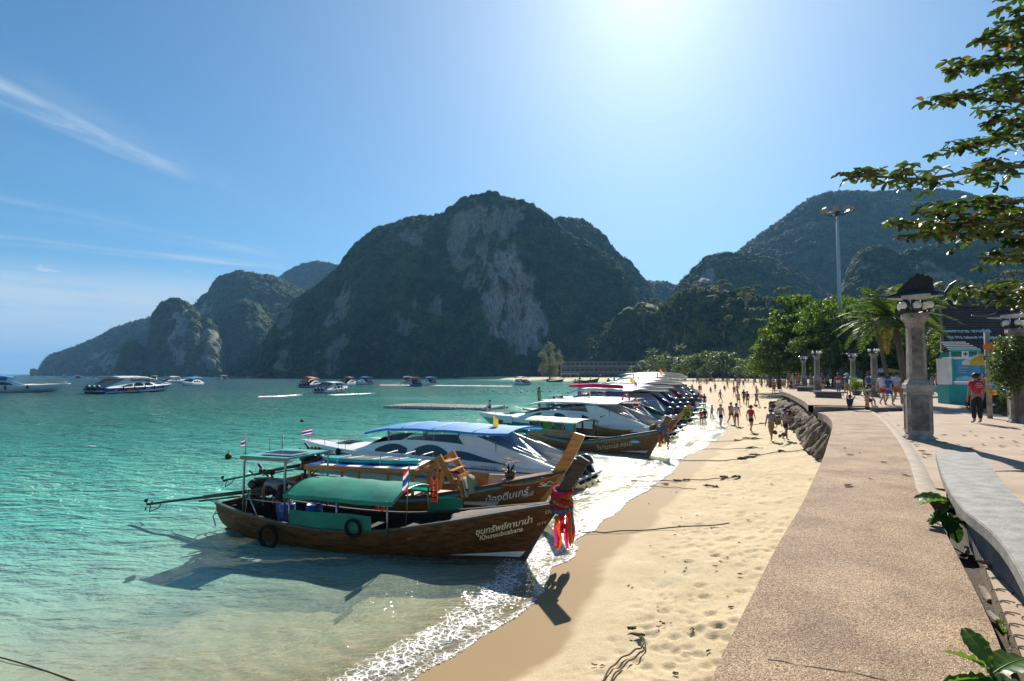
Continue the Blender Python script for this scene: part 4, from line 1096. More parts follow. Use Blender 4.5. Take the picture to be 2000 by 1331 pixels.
# rudder irons at the stern, outboard skeg
mb = MB()
for y in (-.3, .0, .3): mb.tube([(.05, y, .62), (-.28, y, .55), (-.42, y, .36), (-.32, y, .12)], .018, 6)
mb.tube([(-.36, -.3, .42), (-.36, .3, .42)], .016, 6); mb.build('stern_rail', M_steel, B1)
mb = MB(); mb.prism([(-.42, -.03, -.06), (.05, -.03, .18), (.3, -.03, .1), (.3, -.03, -.2), (-.1, -.03, -.2)], (0, .06, 0)); mb.build('skeg', W_dark, B1)
mb = MB(); mb.beam((5.5, -.8, .46), (6.25, .65, .62), .16, .03); mb.build('loose_plank', W_pale, B1)
def hull_text(root, H, L, body, size, x0, drop, m, slant=.0, bold=.0, side=-1, slope=0.0):
    def f(x, y):
        xx = x0 + x + y * slant; t = min(1, xx / (L + .6))
        z = H.zs(t) - drop + y + slope * x
        t2 = t
        for _ in range(25): t2 = .5 * t2 + .5 * (xx - t2 ** 6 * H.rake * z) / L
        t2 = min(.995, t2)
        return H.pt(t2, H.v_at(t2, z), side, .02)
    return text_on(body, size, f, m, root, bold=bold)
hull_text(B1, H1, L1, 'ขุนทรัพย์คาบาน่า', .18, 6.95, .30, M_letter, .25, .004)
hull_text(B1, H1, L1, 'Khunsubcabana', .145, 7.02, .43, M_letter, .2, .003)
hull_text(B1, H1, L1, '2332', .10, 8.40, .20, M_letter, .2)
hull_text(B1, H1, L1, '12 2 62 500', .075, 8.22, .40, M_letter, .2)

def barrel(loc, label, r=.2, h=.56):
    mb = MB(); prof = [(0, 0), (r * .92, 0), (r, .03), (r * .98, h * .3), (r * 1.03, h * .33), (r * .98, h * .36), (r * .98, h * .64), (r * 1.03, h * .67), (r * .98, h * .7), (r, h * .95), (r * .9, h), (r * .86, h - .02), (0, h - .02)]
    mb.lathe(prof, n=20)
    t = thing('plastic_barrel', label, 'barrel', loc, .3, 'blue barrels on the dark longtail')
    mb.build('drum', M_barrel, t)
    mb = MB(); mb.lathe([(0, 0), (.05, 0), (.05, .03), (0, .03)], (.09, 0, h - .02), 10); mb.build('bung', M_red, t)
barrel(on(B1, (2.0, -.42, .0)) + Vector((0, 0, .34)), 'blue plastic barrel standing in front of the green curtain')
barrel(on(B1, (2.35, .15, .0)) + Vector((0, 0, .22)), 'blue plastic barrel half hidden under the green canopy')
tyre(on(B1, (1.95, -.99, .22)), B1.rotation_euler.z, .27, 'black tyre hung on the dark hull below the blue barrel', 'tyre fenders on the dark longtail')
tyre(on(B1, (4.3, -1.05, .63)), B1.rotation_euler.z, .20, 'black tyre hung over the green side curtain', 'tyre fenders on the dark longtail')
def life_jacket(loc, rz, label, k=1.0):
    t = thing('life_jacket', label, 'life jacket', loc, rz, 'orange life jackets')
    for sx in (-1, 1):
        mb = MB(); mb.grid([[(sx * (.03 + .10 * k * a) + sx * .0, -.05 * math.sin(math.pi * a) * math.sin(math.pi * b), -.28 + .52 * b + .06 * a * (b > .6)) for a in (0, .25, .5, .75, 1)] for b in [i / 8 for i in range(9)]])
        mb.grid([[(sx * (.03 + .10 * k * a), .05 * math.sin(math.pi * a) * math.sin(math.pi * b) + .01, -.28 + .52 * b + .06 * a * (b > .6)) for a in (0, .25, .5, .75, 1)] for b in [i / 8 for i in range(9)]], flip=True)
        mb.build('foam_panel', M_orange, t)
    for z in (-.15, -.02):
        mb = MB(); mb.box((0, -.058, z), (.26, .012, .03)); mb.build('strap', M_rubber, t)
life_jacket(on(B1, (3.95, .6, .93)), B1.rotation_euler.z + .1, 'orange life jacket hanging under the green canopy')
life_jacket(on(B1, (5.35, .75, 1.2)), B1.rotation_euler.z - .3, 'orange life jacket hanging just forward of the canopy', .8)
garland(on(B1, (L1 + .88, 0, 1.42)), B1.rotation_euler.z, 'long rainbow ribbon garland round the grey prow post of the dark longtail', 'ribbon garlands on the prows', 1.12, 1.05)

# ---- second longtail: varnished, roof with paddle board
st2, bw2 = gnd(575, 978), gnd(1046, 1009)
B2, H2, L2 = longtail(st2, bw2, 'varnished orange longtail boat with paddle board on its roof and cushions', 'longtail boats at the waterline', dict(
    hull=W_warm_dk, inner=W_warm_dk, rail=W_warm, cap=M_blackpaint, deck=W_deck2, seat=M_cream, post_mat=W_warm, B=1.02, stripe=M_turq_pipe, deck0=.845,
    post=([(-.02, -.15), (.42, .62), (.84, 1.22), (1.05, 1.55), (1.42, 2.30)], [(-.36, -.12), (.06, .62), (.50, 1.28), (.76, 1.66), (1.12, 2.38)], .17), thwarts=(.5,), eng=(.6, 1.15), shaft=(-2.7, .50)))
hull_text(B2, H2, L2, 'น้องตีนเกร์', .27, L2 * .83, .40, M_letter_w, .25, .005)
hull_text(B2, H2, L2, 'กระบี่', .14, L2 * .96, .46, M_letter_w, .25, .003)
# emblem: ring, fish-tail and two waves
def emblem():
    def f(x, y):
        xx = L2 * 1.035 + x; t = min(.999, xx / L2); z = 1.02 + y
        t2 = t
        for _ in range(25): t2 = .5 * t2 + .5 * (xx - t2 ** 6 * H2.rake * z) / L2
        t2 = min(.99, t2)
        return H2.pt(t2, H2.v_at(t2, z), -1, .02)
    mb = MB(); r0, r1 = .085, .115
    pts = [(a * 2 * math.pi / 20 * .8 + .5) for a in range(21)]
    mb.grid([[f(r0 * math.cos(a), r0 * math.sin(a) * 1.05), f(r1 * math.cos(a), r1 * math.sin(a) * 1.05)] for a in pts])
    mb.grid([[f(-.10 + .36 * i / 12, -.075 + .03 * math.sin(i * .9) + .05 * i / 12), f(-.10 + .36 * i / 12, -.05 + .03 * math.sin(i * .9) + .05 * i / 12)] for i in range(13)])
    mb.grid([[f(-.16 + .40 * i / 12, -.15 + .03 * i / 12), f(-.16 + .40 * i / 12, -.133 + .03 * i / 12)] for i in range(13)])
    mb.build('emblem', M_letter_w, B2, fix=False)
emblem()
# roof: wooden rim, blue and white panels
rz0, x0r, x1r = 1.22, 1.0, 4.6
mb = MB()
for y in (-.92, .92): mb.beam((x0r, y, rz0), (x1r, y, rz0 + .02), .06, .13)
for x in (x0r, x1r): mb.beam((x, -.95, rz0), (x, .95, rz0), .06, .12)
mb.build('roof_rim', W_warm, B2)
for i in range(8):
    mb = MB(); w = (x1r - x0r - .08) / 8; mb.box((x0r + .04 + w * (i + .5), 0, rz0 + .075), (w - .015, 1.8, .025)); mb.build('roof_panel', M_flagwhite if i % 2 else M_blue, B2)
for (x, y) in ((1.15, -.9), (2.8, -.92), (4.5, -.9), (1.15, .9), (2.8, .92), (4.5, .9)):
    mb = MB(); mb.beam((x, y, .5), (x, y, rz0 - .05), .07, .07); mb.build('roof_post', W_warm, B2)
# sloping front of the roof and steps
mb = MB(); mb.beam((4.45, -.5, 1.24), (5.2, -.5, 1.62), .07, .10); mb.beam((4.45, .5, 1.24), (5.2, .5, 1.62), .07, .10)
for y in (-.5, .5):
    mb.beam((5.12, y, 1.66), (5.75, y, .62), .09, .16); mb.beam((4.95, y, 1.5), (4.75, y, .5), .07, .14)
mb.build('ladder_rail', W_warm, B2)
for i in range(4):
    mb = MB(); u = .15 + .24 * i; mb.box((5.2 + .62 * u, 0, 1.62 - 1.0 * u), (.24, 1.0, .035)); mb.build('step', W_warm, B2)
mb = MB()
for x in (3.3, 3.9, 4.5):
    for y in (-.55, .55): mb.tube([(x, y, rz0 + .08), (x, y, rz0 + .40)], .012, 6)
    mb.tube([(x, -.55, rz0 + .40), (x, .55, rz0 + .40)], .012, 6)
mb.build('roof_rack', M_steel, B2)
flag_parts(B2, (.5, .6, 1.0), .6, .30, .2, 2.6)
def paddle_board():
    t = thing('paddle_board', 'turquoise paddle board lying on the roof of the orange longtail', 'paddle board', on(B2, (2.75, -.1, rz0 + .10)), B2.rotation_euler.z + .02)
    n = 26; ring = []
    for (rr, z) in ((.80, 0), (1.0, .03), (1.04, .075), (1.0, .12), (.82, .135)):
        ring.append([(1.62 * (abs(math.cos(a)) ** .8) * (1 if math.cos(a) > 0 else -1) - 0 + (rr - 1) * .4 * math.cos(a), .40 * rr * (abs(math.sin(a)) ** .75) * (1 if math.sin(a) > 0 else -1), z + .10 * max(0, abs(math.cos(a)) - .85)) for a in [2 * math.pi * j / n for j in range(n)]])
    vs = [p for r in ring for p in r]; fs = [(i * n + j, i * n + (j + 1) % n, (i + 1) * n + (j + 1) % n, (i + 1) * n + j) for i in range(4) for j in range(n)]
    fs += [list(range(n))[::-1], [4 * n + j for j in range(n)]]
    mb = MB(); mb.add(vs, fs, 0, True); mb.build('board', mk('turquoise_board', (.02, .38, .34), .3, var=.1, scale=2), t)
    mb = MB(); mb.box((.05, 0, .139), (1.9, .56, .006)); mb.build('deck_pad', mk('grey_deck_pad', (.10, .085, .07), .85, scale=20, bump=.3), t)
    for x in (-.6, .2, .9): mb = MB(); mb.beam((x, -.3, .146), (x + .2, .3, .146), .07, .006); mb.build('pad_mark', M_flagwhite, t)
    for x in (-.9, .5): mb = MB(); mb.tube([(x, -.45, .0), (x, -.43, .1), (x, -.35, .15), (x, 0, .152), (x, .35, .15), (x, .43, .1), (x, .45, 0)], .011, 6); mb.build('strap', M_flagwhite, t)
paddle_board()
# seat back with cushions, flower bowl
mb = MB(); mb.box((5.92, -.42, .88), (.08, .9, .62), mat=Matrix.Rotation(R(-14), 3, 'Y')); sb = mb.build('seat_back', W_warm, B2, bevel=.01)
mb = MB(); mb.box((6.03, -.42, .84), (.10, .8, .54), mat=Matrix.Rotation(R(-14), 3, 'Y')); mb.build('seat_pad', M_cream, B2, bevel=.03)
mb = MB(); mb.box((6.55, .55, .86), (1.1, .12, .34)); mb.build('side_pad', M_cream, B2, bevel=.03)
mb = MB(); mb.box((5.0, -.3, .52), (.9, 1.0, .07)); mb.build('bench', M_cream, B2, bevel=.02)
mb = MB(); mb.box((6.45, -.2, .42), (.9, 1.2, .08)); mb.build('mattress', M_cream, B2, bevel=.02)
def cushion(loc, rz, m, label):
    mb = MB(); n = 8; P = []
    for sg in (1, -1):
        mb.grid([[((-1 + 2 * i / n) * .26 * (1 - .1 * (1 - abs(-1 + 2 * j / n))), sg * .075 * (1 - (-1 + 2 * i / n) ** 4) * (1 - (-1 + 2 * j / n) ** 4), (-1 + 2 * j / n) * .26) for j in range(n + 1)] for i in range(n + 1)], flip=sg < 0)
    o = mb.build('cushion', m); o.location = loc; o.rotation_euler = (R(-16), R(8), rz); tag(o, label, 'cushion', 'cushions on the orange longtail')
cushion(on(B2, (6.22, -.66, .92)), B2.rotation_euler.z + 1.3, mk('sage_cushion', (.30, .31, .19), .9, scale=14), 'pale green cushion propped on the seat of the orange longtail')
cushion(on(B2, (6.34, -.40, .96)), B2.rotation_euler.z + .5, mk('orange_cushion', (.62, .19, .04), .9, scale=14), 'orange cushion propped beside the pale green one')
def bouquet():
    t = thing('flower_bouquet', 'white and yellow flower bouquet in a pot on the orange longtail', 'flowers', on(B2, (7.1, .05, 0)) + Vector((0, 0, 1.0)), 0, scale=1.45)
    mb = MB(); mb.lathe([(0, 0), (.08, 0), (.12, .14), (.10, .14), (.07, .03), (0, .03)], n=14); mb.build('pot', W_warm_dk, t)
    r = random.Random(3); ms = [M_flagwhite, M_yellow, M_flagwhite, M_orange]
    for i in range(22):
        a, e = r.uniform(0, 6.28), r.uniform(.15, 1.4); rr = .19
        c = Vector((rr * math.cos(a) * math.cos(e), rr * math.sin(a) * math.cos(e), .22 + rr * math.sin(e)))
        mb = MB()
        for k in range(6):
            b = k * math.pi / 3; u = Vector((math.cos(b), math.sin(b), .3))
            mb.add([c, c + u * .028 + Vector((0, 0, .012)), c + u * .052, c + Vector((math.cos(b + .6), math.sin(b + .6), .2)) * .034], [(0, 1, 2, 3), (3, 2, 1, 0)])
        mb.sphere(c + Vector((0, 0, .008)), .014, 6); mb.build('flower', ms[i % 4], t, fix=False)
    mb = MB()
    for i in range(26):
        a = r.uniform(0, 6.28); d = Vector((math.cos(a), math.sin(a), r.uniform(.2, 1.6))).normalized(); p = Vector((0, 0, .12)); w = Vector((-d.y, d.x, 0)) * .025
        mb.add([p, p + d * .12 + w, p + d * .22, p + d * .12 - w], [(0, 1, 2, 3), (3, 2, 1, 0)])
    mb.build('leaves', mk('bouquet_green', (.05, .12, .03), .6), t, fix=False)
bouquet()
# coloured sash round the bow
mb = MB()
for k, dz in enumerate((0, .035)):
    pts = [H2.pt(.86 + .13 * i / 14, 1, -1, .03) + Vector((0, 0, -.02 - dz - .10 * math.sin(math.pi * i / 14))) for i in range(15)]
    mb.tube(pts, .028, 6, mi=k)
g2 = mb.build('prow_sash', [M_yellow, M_red]); g2.location = B2.location; g2.rotation_euler = B2.rotation_euler
tag(g2, 'yellow and red sash tied along the bow of the orange longtail', 'sash', 'ribbon garlands on the prows')

# ---- third longtail with deck house, fourth prow behind it
M_houseroof = mk('pale_green_roofing', (.38, .50, .38), .6, var=.15, scale=3)
def cabin_longtail():
    st, bw = gnd(1046, 866), gnd(1268, 889)
    Bt, Ht, Lt = longtail(st, bw, 'tan wooden longtail with a deck house and pale green roof', 'longtail boats at the waterline', dict(
        hull=W_tan, inner=W_dark_in, rail=W_tan, cap=M_blackpaint, deck=W_pale, seat=W_pale, post_mat=W_tan, B=1.0, stripe=M_turq_pipe,
        post=([(-.02, -.15), (.42, .62), (.86, 1.24), (1.3, 1.9)], [(-.34, -.12), (.08, .62), (.52, 1.26), (1.02, 2.0)], .16), thwarts=(.7,)))
    x0, x1 = .35, 3.55
    mb = MB(); 
    for y in (-.86, .86): mb.box(((x0 + x1) / 2, y, .78), (x1 - x0, .05, .42))
    mb.build('house_wall', W_pale, Bt)
    for i in range(5):
        x = x0 + (x1 - x0) * i / 4
        for y in (-.86, .86):
            mb = MB(); mb.box((x, y, 1.2), (.09, .07, .44)); mb.build('house_post', W_tan, Bt)
    for i, m in enumerate((M_glass, M_green_c, M_glass, M_turq_pipe)):
        x = x0 + (x1 - x0) * (i + .5) / 4; mb = MB(); mb.box((x, -.82, 1.16), (.58, .012, .34)); mb.build('curtain', m, Bt)
    mb = MB(); mb.box((x0 - .02, 0, .95), (.05, 1.7, .9)); mb.build('house_end', W_pale, Bt)
    awning(Bt, x0 - .3, x1 + .25, 1.02, 1.42, .16, M_houseroof, [(x1 + .15, -1), (x1 + .15, 1)], W_pale, .55, droop=.05)
    hull_text(Bt, Ht, Lt, 'วิมานทะเล กระบี่', .30, 4.9, .45, M_letter, .2, .003)
    # painted fish badge
    mb = MB()
    def f(x, y):
        xx = 7.0 + x; z = .62 + y; t = (xx - (xx / Lt) ** 6 * Ht.rake * z) / Lt; return Ht.pt(t, Ht.v_at(t, z), -1, .02)
    mb.add([f(.30 * math.cos(a), .13 * math.sin(a)) for a in [i * math.pi / 8 for i in range(16)]], [tuple(range(16))]); mb.build('badge', M_turq_pipe, Bt, fix=False)
    mb = MB(); mb.add([f(.22 * math.cos(a), .05 * math.sin(a) + .015) + Vector((0, -.006, 0)) for a in [i * math.pi / 8 for i in range(16)]], [tuple(range(16))]); mb.build('badge_fish', M_letter_w, Bt, fix=False)
    garland(on(Bt, (Lt + .78, 0, 1.30)), Bt.rotation_euler.z, 'orange and blue ribbon garland on the prow of the tan longtail', 'ribbon garlands on the prows', 1.0, 1.3, [M_orange, M_cyan_c, M_yellow, M_orange, M_turq_pipe, M_redcloth])
    tyre(on(Bt, (3.5, -1.04, .35)), Bt.rotation_euler.z, .22, 'black tyre hung on the tan hull below the deck house', 'tyre fenders on the tan longtail')
    return Bt
B3 = cabin_longtail()
st4, bw4 = gnd(1165, 852), gnd(1300, 858)
B4, H4, L4 = longtail(st4, bw4, 'wooden longtail wedged behind the tan one with a bright yellow prow post', 'longtail boats at the waterline', dict(
    hull=W_tan, inner=W_dark_in, rail=W_tan, cap=W_warm, deck=W_pale, seat=W_pale, post_mat=W_warm, B=.9,
    post=([(-.02, -.15), (.42, .62), (.86, 1.24), (1.65, 2.0)], [(-.34, -.12), (.08, .62), (.52, 1.26), (1.40, 2.14)], .17)))
garland(on(B4, (L4 + 1.3, 0, 1.75)), B4.rotation_euler.z, 'green and yellow ribbon garland on the bright yellow prow post', 'ribbon garlands on the prows', .4, 1.0, [M_green_c, M_yellow, M_green_c, M_yellow])
# ---------------------------------------------------------------- speedboats
def fab(name, c, tr=.2): return mk(name, c, .6, var=.08, scale=1.2, bump=.15, bscale=3, trans=tr)
F_blue = fab('sky_blue_canopy', (.05, .33, .72), .3); F_royal = fab('royal_blue_canopy', (.10, .18, .55)); F_white = fab('white_canopy', (.78, .78, .76)); F_red = fab('red_canopy', (.55, .06, .05)); F_orange = fab('orange_canopy', (.65, .25, .06))
M_teal = mk('teal_hull_paint', (.02, .30, .32), .3, var=.1); M_dkgreen = mk('green_hull_paint', (.015, .13, .06), .3, var=.1); M_purple = mk('purple_hull_paint', (.05, .03, .22), .3, var=.1)
M_cobalt = mk('cobalt_hull_paint', (.02, .06, .30), .28, var=.12); M_grey = mk('grey_gelcoat', (.36, .38, .40), .4, var=.06, scale=2); M_outb = mk('outboard_cowl', (.035, .045, .06), .42); M_outw = mk('pale_outboard_cowl', (.40, .45, .50), .45)
def speedboat(stern, bow, label, group, o):
    S, ang, L = boat_frame(stern, bow)
    if group == 'boats out in the bay':
        ap = abs(bow.x / bow.y - stern.x / stern.y) * (bow.y + stern.y) / 2; Lc = max(14, min(23, ap * 1.15)); mid = (stern + bow) / 2; d_ = (bow - stern).normalized(); S = mid - d_ * Lc / 2; L = Lc
    L0 = 12.0; k = L / L0; L = L0
    root = thing('speedboat', label, 'boat', S, ang, group, scale=k)
    root.scale.z = k * o.get('zk', 1.15 if group == 'boats out in the bay' and bow.y > 160 else .9)
    B = 1.5
    H = Hull(L, [(0, .93 * B), (.3, B), (.6, .97 * B), (.78, .80 * B), (.9, .50 * B), (1, .05)], [(0, .74), (.5, .82), (.8, .93), (1, 1.06)], [(0, -.25), (.6, -.35), (.85, -.2), (1, .12)], 1.15, q=3.2, r=1.25, qb=1.5, stern_rake=-.1)
    lo = o.get('detail', 2)
    n = 40 if lo > 1 else 20
    side_mat = o.get('hull', M_white)
    mb = MB()
    for sd_ in (-1, 1): H.strip(mb, 0, 1, lambda t: 0, lambda t: 1, n, 7, sd_, 0)
    P = [H.pt(0, j / 8, 1) for j in range(9)]; mb.add([*P, *[Vector((p.x, -p.y, p.z)) for p in P[::-1][:-1]]], [tuple(range(17))])
    mb.build('hull', side_mat, root)
    for (z0, z1, m, t0, t1) in o.get('stripes', ()):
        mb = MB()
        for sd_ in (-1, 1): H.strip(mb, t0, t1, lambda t: H.v_at(t, H.zs(t) - z0), lambda t: H.v_at(t, H.zs(t) - z1), n, 1, sd_, .014)
        mb.build('hull_stripe', m, root)
    mb = MB()
    for sd_ in (-1, 1):
        P = [H.pt(i / n, 1, sd_, .01) for i in range(n + 1)]
        mb.tube(P, .035, 6)
    mb.build('rub_rail', o.get('rail', M_white), root)
    # foredeck and cockpit sole
    P = []
    for i in range(17):
        t = .60 + .398 * i / 16; p = H.pt(t, 1, 1)
        P.append([(p.x, p.y * y, p.z + .16 * (1 - y * y) * min(1, (1 - t) * 5)) for y in (-1, -.6, -.2, .2, .6, 1)])
    mb = MB(); mb.grid(P); mb.build('foredeck', o.get('deck', M_white), root)
    if lo > 1:
        mb = MB(); mb.box((L * .86, 0, 1.10), (.8, .9, .03)); mb.build('deck_hatch', M_glass, root)
    mb = MB(); mb.grid([[(L * t, y * H.b(t) * .9, .32) for y in (-1, 0, 1)] for t in (.02, .2, .4, .62)], smooth=False)
    mb.build('cockpit_sole', M_grey, root)
    mb = MB()
    for i in range(6 if lo > 1 else 3):
        x = L * (.24 + .065 * i * (1 if lo > 1 else 2))
        for y in (-.62, .62): mb.box((x, y, .62), (.35, .85, .5)); mb.box((x + .15, y, .98), (.08, .85, .4))
    tag(mb.build('seats', o.get('seat', M_navy), root), kind='stuff')
    # cabin side: white shell with dark panes, sloping down to the stern corner
    zt = pw([(0, .80), (.02, .86), (.10, 1.02), (.20, 1.28), (.30, 1.48), (.42, 1.56), (.55, 1.52), (.66, 1.32), (.72, 1.08), (.76, .93)])
    def cs(t, u, side, off=0.0):
        z0 = H.zs(t); z1 = max(z0 + .005, zt(t)); z = z0 + (z1 - z0) * u
        y = H.b(t) * (.965 - .10 * u * min(1, (z1 - z0) / .5)) + off
        return Vector((t * L + .0, side * y, z))
    mb = MB()
    for sd_ in (-1, 1): mb.grid([[cs(.76 * i / n, j / 4, sd_) for j in range(5)] for i in range(n + 1)])
    mb.build('cabin_side', o.get('cabin', M_white), root)
    wins = o.get('wins', [(.16, .345, .15, .62), (.365, .50, .16, .80), (.52, .655, .2, .80)])
    for a, b_, u0, u1 in wins:
        for sd_ in (-1, 1):
            pts = []; m_ = 14
            for i in range(m_ + 1):   # lens-shaped pane: straight sill, arched head
                w = i / m_; t = a + (b_ - a) * w
                hgt = (1 - (1 - w) ** 2.2) if a < .3 else math.sin(math.pi * (.12 + .80 * w)) ** .7
                if a < .3: hgt = min(1, w * 1.35) ** .8 * (1 - max(0, w - .9) * 1.5)
                pts.append((t, u0, u0 + (u1 - u0) * max(.05, hgt)))
            mb = MB(); mb.grid([[cs(t, u, sd_, .012), cs(t, v, sd_, .012)] for t, u, v in pts]); mb.build('cabin_window', M_glass, root)
    # upper clear band between shell and canopy
    zc = o.get('canz', 2.02)
    t0c, t1c = o.get('can', (.15, .66))
    if lo > 1:
        for sd_ in (-1, 1):
            for q, (a, b_) in enumerate(((.30, .42), (.425, .53), (.535, .61))):
                mb = MB(); mb.grid([[cs(t, 1, sd_, -.01) + Vector((0, 0, .02)), Vector((t * L + .08, sd_ * H.b(t) * .80, zc - .10))] for t in [a + (b_ - a) * i / 6 for i in range(7)]])
                mb.build('clear_screen', o.get('vinyl', M_vinyl), root)
        # stern wing
        for sd_ in (-1, 1):
            mb = MB(); A = [(.005, .80), (.06, .98), (.30, 1.50), (.31, zc - .12)]; P = [Vector((t * L, sd_ * H.b(t) * .86, z)) for t, z in ((.0, .78), (.27, zc - .08), (.335, zc - .08), (.31, 1.46), (.12, 1.0))]
            mb.prism(P, (0, -sd_ * .05, 0)); mb.build('stern_wing', o.get('wing', M_white), root)
            mb = MB(); mb.tube([(.02 * L, sd_ * 1.05, .9), (.26 * L, sd_ * 1.15, zc - .02)], .025, 6); mb.tube([(-.2, sd_ * .8, .75), (.24 * L, sd_ * .9, zc - .02)], .02, 6); mb.build('stern_rail', M_steel, root)
        mb = MB(); mb.grid([[(.10 * L, y, .75) , (.25 * L, y * 1.02, zc - .15)] for y in (-1.05, 0, 1.05)], smooth=False); mb.build('stair_panel', M_grey, root, fix=False)
    # windscreen
    mb = MB(); mb.grid([[Vector((L * (.752 - .10 * v - .02 * y * y), y * (1.22 - .10 * v), .99 + .60 * v)) for v in (0, .5, 1)] for y in [-1 + j / 5 for j in range(11)]]); mb.build('windscreen', M_glass, root, fix=False)
    # canopy
    P = []; nx = 18 if lo > 1 else 10; ny = 10
    for i in range(nx + 1):
        u = i / nx; t = t0c + (t1c - t0c) * u
        zz = zc + .10 * math.sin(math.pi * u) - .16 * max(0, u - .82) / .18 + .10 * max(0, .12 - u) / .12
        scal = .03 * abs(math.sin(u * math.pi * 4))
        P.append([(t * L, y * B * .98, zz + scal + .14 * (1 - abs(y) ** 2.4)) for y in [-1 + 2 * j / ny for j in range(ny + 1)]])
    mb = MB(); mb.grid(P); mb.grid([[(a, b_, c - .03) for a, b_, c in r] for r in P], flip=True)
    for j in (0, ny): mb.grid([[P[i][j], (P[i][j][0], P[i][j][1] * 1.01, P[i][j][2] - .10)] for i in range(nx + 1)])
    for i in (0, nx): mb.grid([[p, (p[0], p[1], p[2] - .06)] for p in P[i]])
    can = mb.build('canopy', o.get('canopy', F_white), root)
    for q in (.25, .5, .75) if lo > 1 else ():
        i = int(q * nx); mb = MB(); mb.tube([(a, b_, c + .008) for a, b_, c in P[i]], .018, 5); mb.build('canopy_seam', F_white, can)
    for t in ((.2, .33, .46, .6) if lo > 1 else (.25, .55)):
        for sd_ in (-1, 1):
            mb = MB(); mb.tube([(t * L, sd_ * 1.2, .7), (t * L, sd_ * 1.3, zc - .02)], .024, 6); mb.build('canopy_post', M_steel, root)
    # swim platform and outboards
    mb = MB(); mb.box((-.32, 0, .38), (.8, 2.5, .10)); mb.build('swim_platform', M_grey, root, bevel=.02)
    ne = o.get('ne', 3)
    for i in range(ne):
        y = (i - (ne - 1) / 2) * .62
        e = MB(); tl = R(o.get('tilt', 30))
        M3 = Matrix.Rotation(tl, 3, 'Y')
        prof = [(.13, 0), (.24, .06), (.27, .25), (.25, .45), (.17, .58), (.0, .62)]
        vs = []; nn = 12
        for r, z in prof:
            for j in range(nn):
                a = 2 * math.pi * j / nn
                p = M3 @ Vector((r * 1.25 * math.copysign(abs(math.cos(a)) ** .7, math.cos(a)), r * .8 * math.copysign(abs(math.sin(a)) ** .7, math.sin(a)), z)); vs.append((p.x * .82 - .42, p.y * .82 + y, p.z * .82 + .66))
        e.add(vs, [(a * nn + j, a * nn + (j + 1) % nn, (a + 1) * nn + (j + 1) % nn, (a + 1) * nn + j) for a in range(len(prof) - 1) for j in range(nn)] + [tuple(range(nn))[::-1]], 0, True)
        cw = e.build('outboard', o.get('cowl', M_outb), root)
        if lo > 1:
            e = MB(); q = [M3 @ Vector(v) for v in ((0, 0, .02), (0, 0, -.55))]
            e.beam(Vector((-.42, y, .66)) + q[0], Vector((-.42, y, .66)) + q[1], .14, .22, up=(1, 0, 0)); e.box((-.2, y, .60), (.3, .24, .3)); e.build('outboard_leg', M_outb, cw)
            e = MB(); c_ = Vector((-.42, y, .66)) + q[1]
            for kk in range(3):
                a = 2.1 * kk; e.add([c_ + Vector((-.1, .02, 0)), c_ + Vector((-.14, .17 * math.cos(a), .17 * math.sin(a))), c_ + Vector((-.06, .15 * math.cos(a + .7), .15 * math.sin(a + .7)))], [(0, 1, 2), (2, 1, 0)])
            e.build('propeller', M_steel, cw, fix=False)
    if lo > 1:
        mb = MB()
        for sd_ in (-1, 1):
            P = [H.pt(t, 1, sd_) * 1 + Vector((0, -sd_ * .08, .26)) for t in (.78, .84, .9, .95, .985)]; mb.tube(P, .016, 6)
            for t in (.78, .88, .97): p = H.pt(t, 1, sd_) + Vector((0, -sd_ * .08, 0)); mb.tube([p, p + Vector((0, 0, .26))], .014, 6)
        mb.build('bow_rail', M_steel, root)
    if o.get('fenders'):
        for t in o['fenders']:
            p = H.pt(t, .9, o.get('near', 1), .12); mb = MB(); mb.tube([p + Vector((0, 0, .22)), p + Vector((0, 0, .16)), p + Vector((0, 0, -.22)), p + Vector((0, 0, -.28))], [.02, .09, .09, .02], 8); mb.tube([p + Vector((0, 0, .25)), p + Vector((0, -.02, .55))], .008, 5); mb.build('fender', M_navy, root)
    for (body, size, x, dz, m, upper) in o.get('text', ()):
        near = o.get('near', 1)
        w = text_mesh(body, size); wd = max(v.co.x for v in w.vertices)
        def f(a, b_):
            xx = x - a if near > 0 else x + a; t = xx / L
            if upper: return cs(t, dz + b_ / max(.1, zt(t) - H.zs(t)), near, .012)
            z = H.zs(t) - dz + b_; return H.pt(t, H.v_at(t, z), near, .02)
        text_on(body, size, f, m, root)
    return root, H
def vinyl():
    m, nt, b = new_mat('clear_vinyl'); b.inputs['Base Color'].default_value = (.05, .055, .06, 1); b.inputs['Roughness'].default_value = .12; b.inputs['Alpha'].default_value = .62
    n = N(nt, 'ShaderNodeTexNoise'); n.inputs['Scale'].default_value = 4; bp = N(nt, 'ShaderNodeBump'); bp.inputs['Strength'].default_value = .3; nt.links.new(n.outputs[0], bp.inputs['Height']); nt.links.new(bp.outputs[0], b.inputs['Normal'])
    return m
M_vinyl = vinyl()
G_row = 'speedboats backed onto the beach'
G_bay = 'boats out in the bay'
SA, HA = speedboat(gnd(1116, 946), gnd(628, 903), 'white speedboat with sky blue canopy and red and blue hull stripes', G_row,
    dict(canopy=F_blue, stripes=[(.17, .22, M_blue, .0, .94), (.34, .47, M_red, .02, .985), (.52, .55, M_red, .3, .98)], ne=3, can=(.15, .69), canz=1.95, fenders=(.80,),
         text=[('ผู้โดยสาร 35 คน', .15, 5.2, .16, M_letter_b, False), ('คนประจำเรือ 3 คน', .15, 3.3, .16, M_letter_b, False), ('SPEEDCHARTER', .34, 4.9, .85, M_letter_b, False)]))
flag_parts(SA, (3.1, .2, 2.1), .55, .3, .45, 2.7, thai=False, color=M_yellow)
flag_parts(SA, (12.6, 0, 1.05), .6, .45, .3, .6)
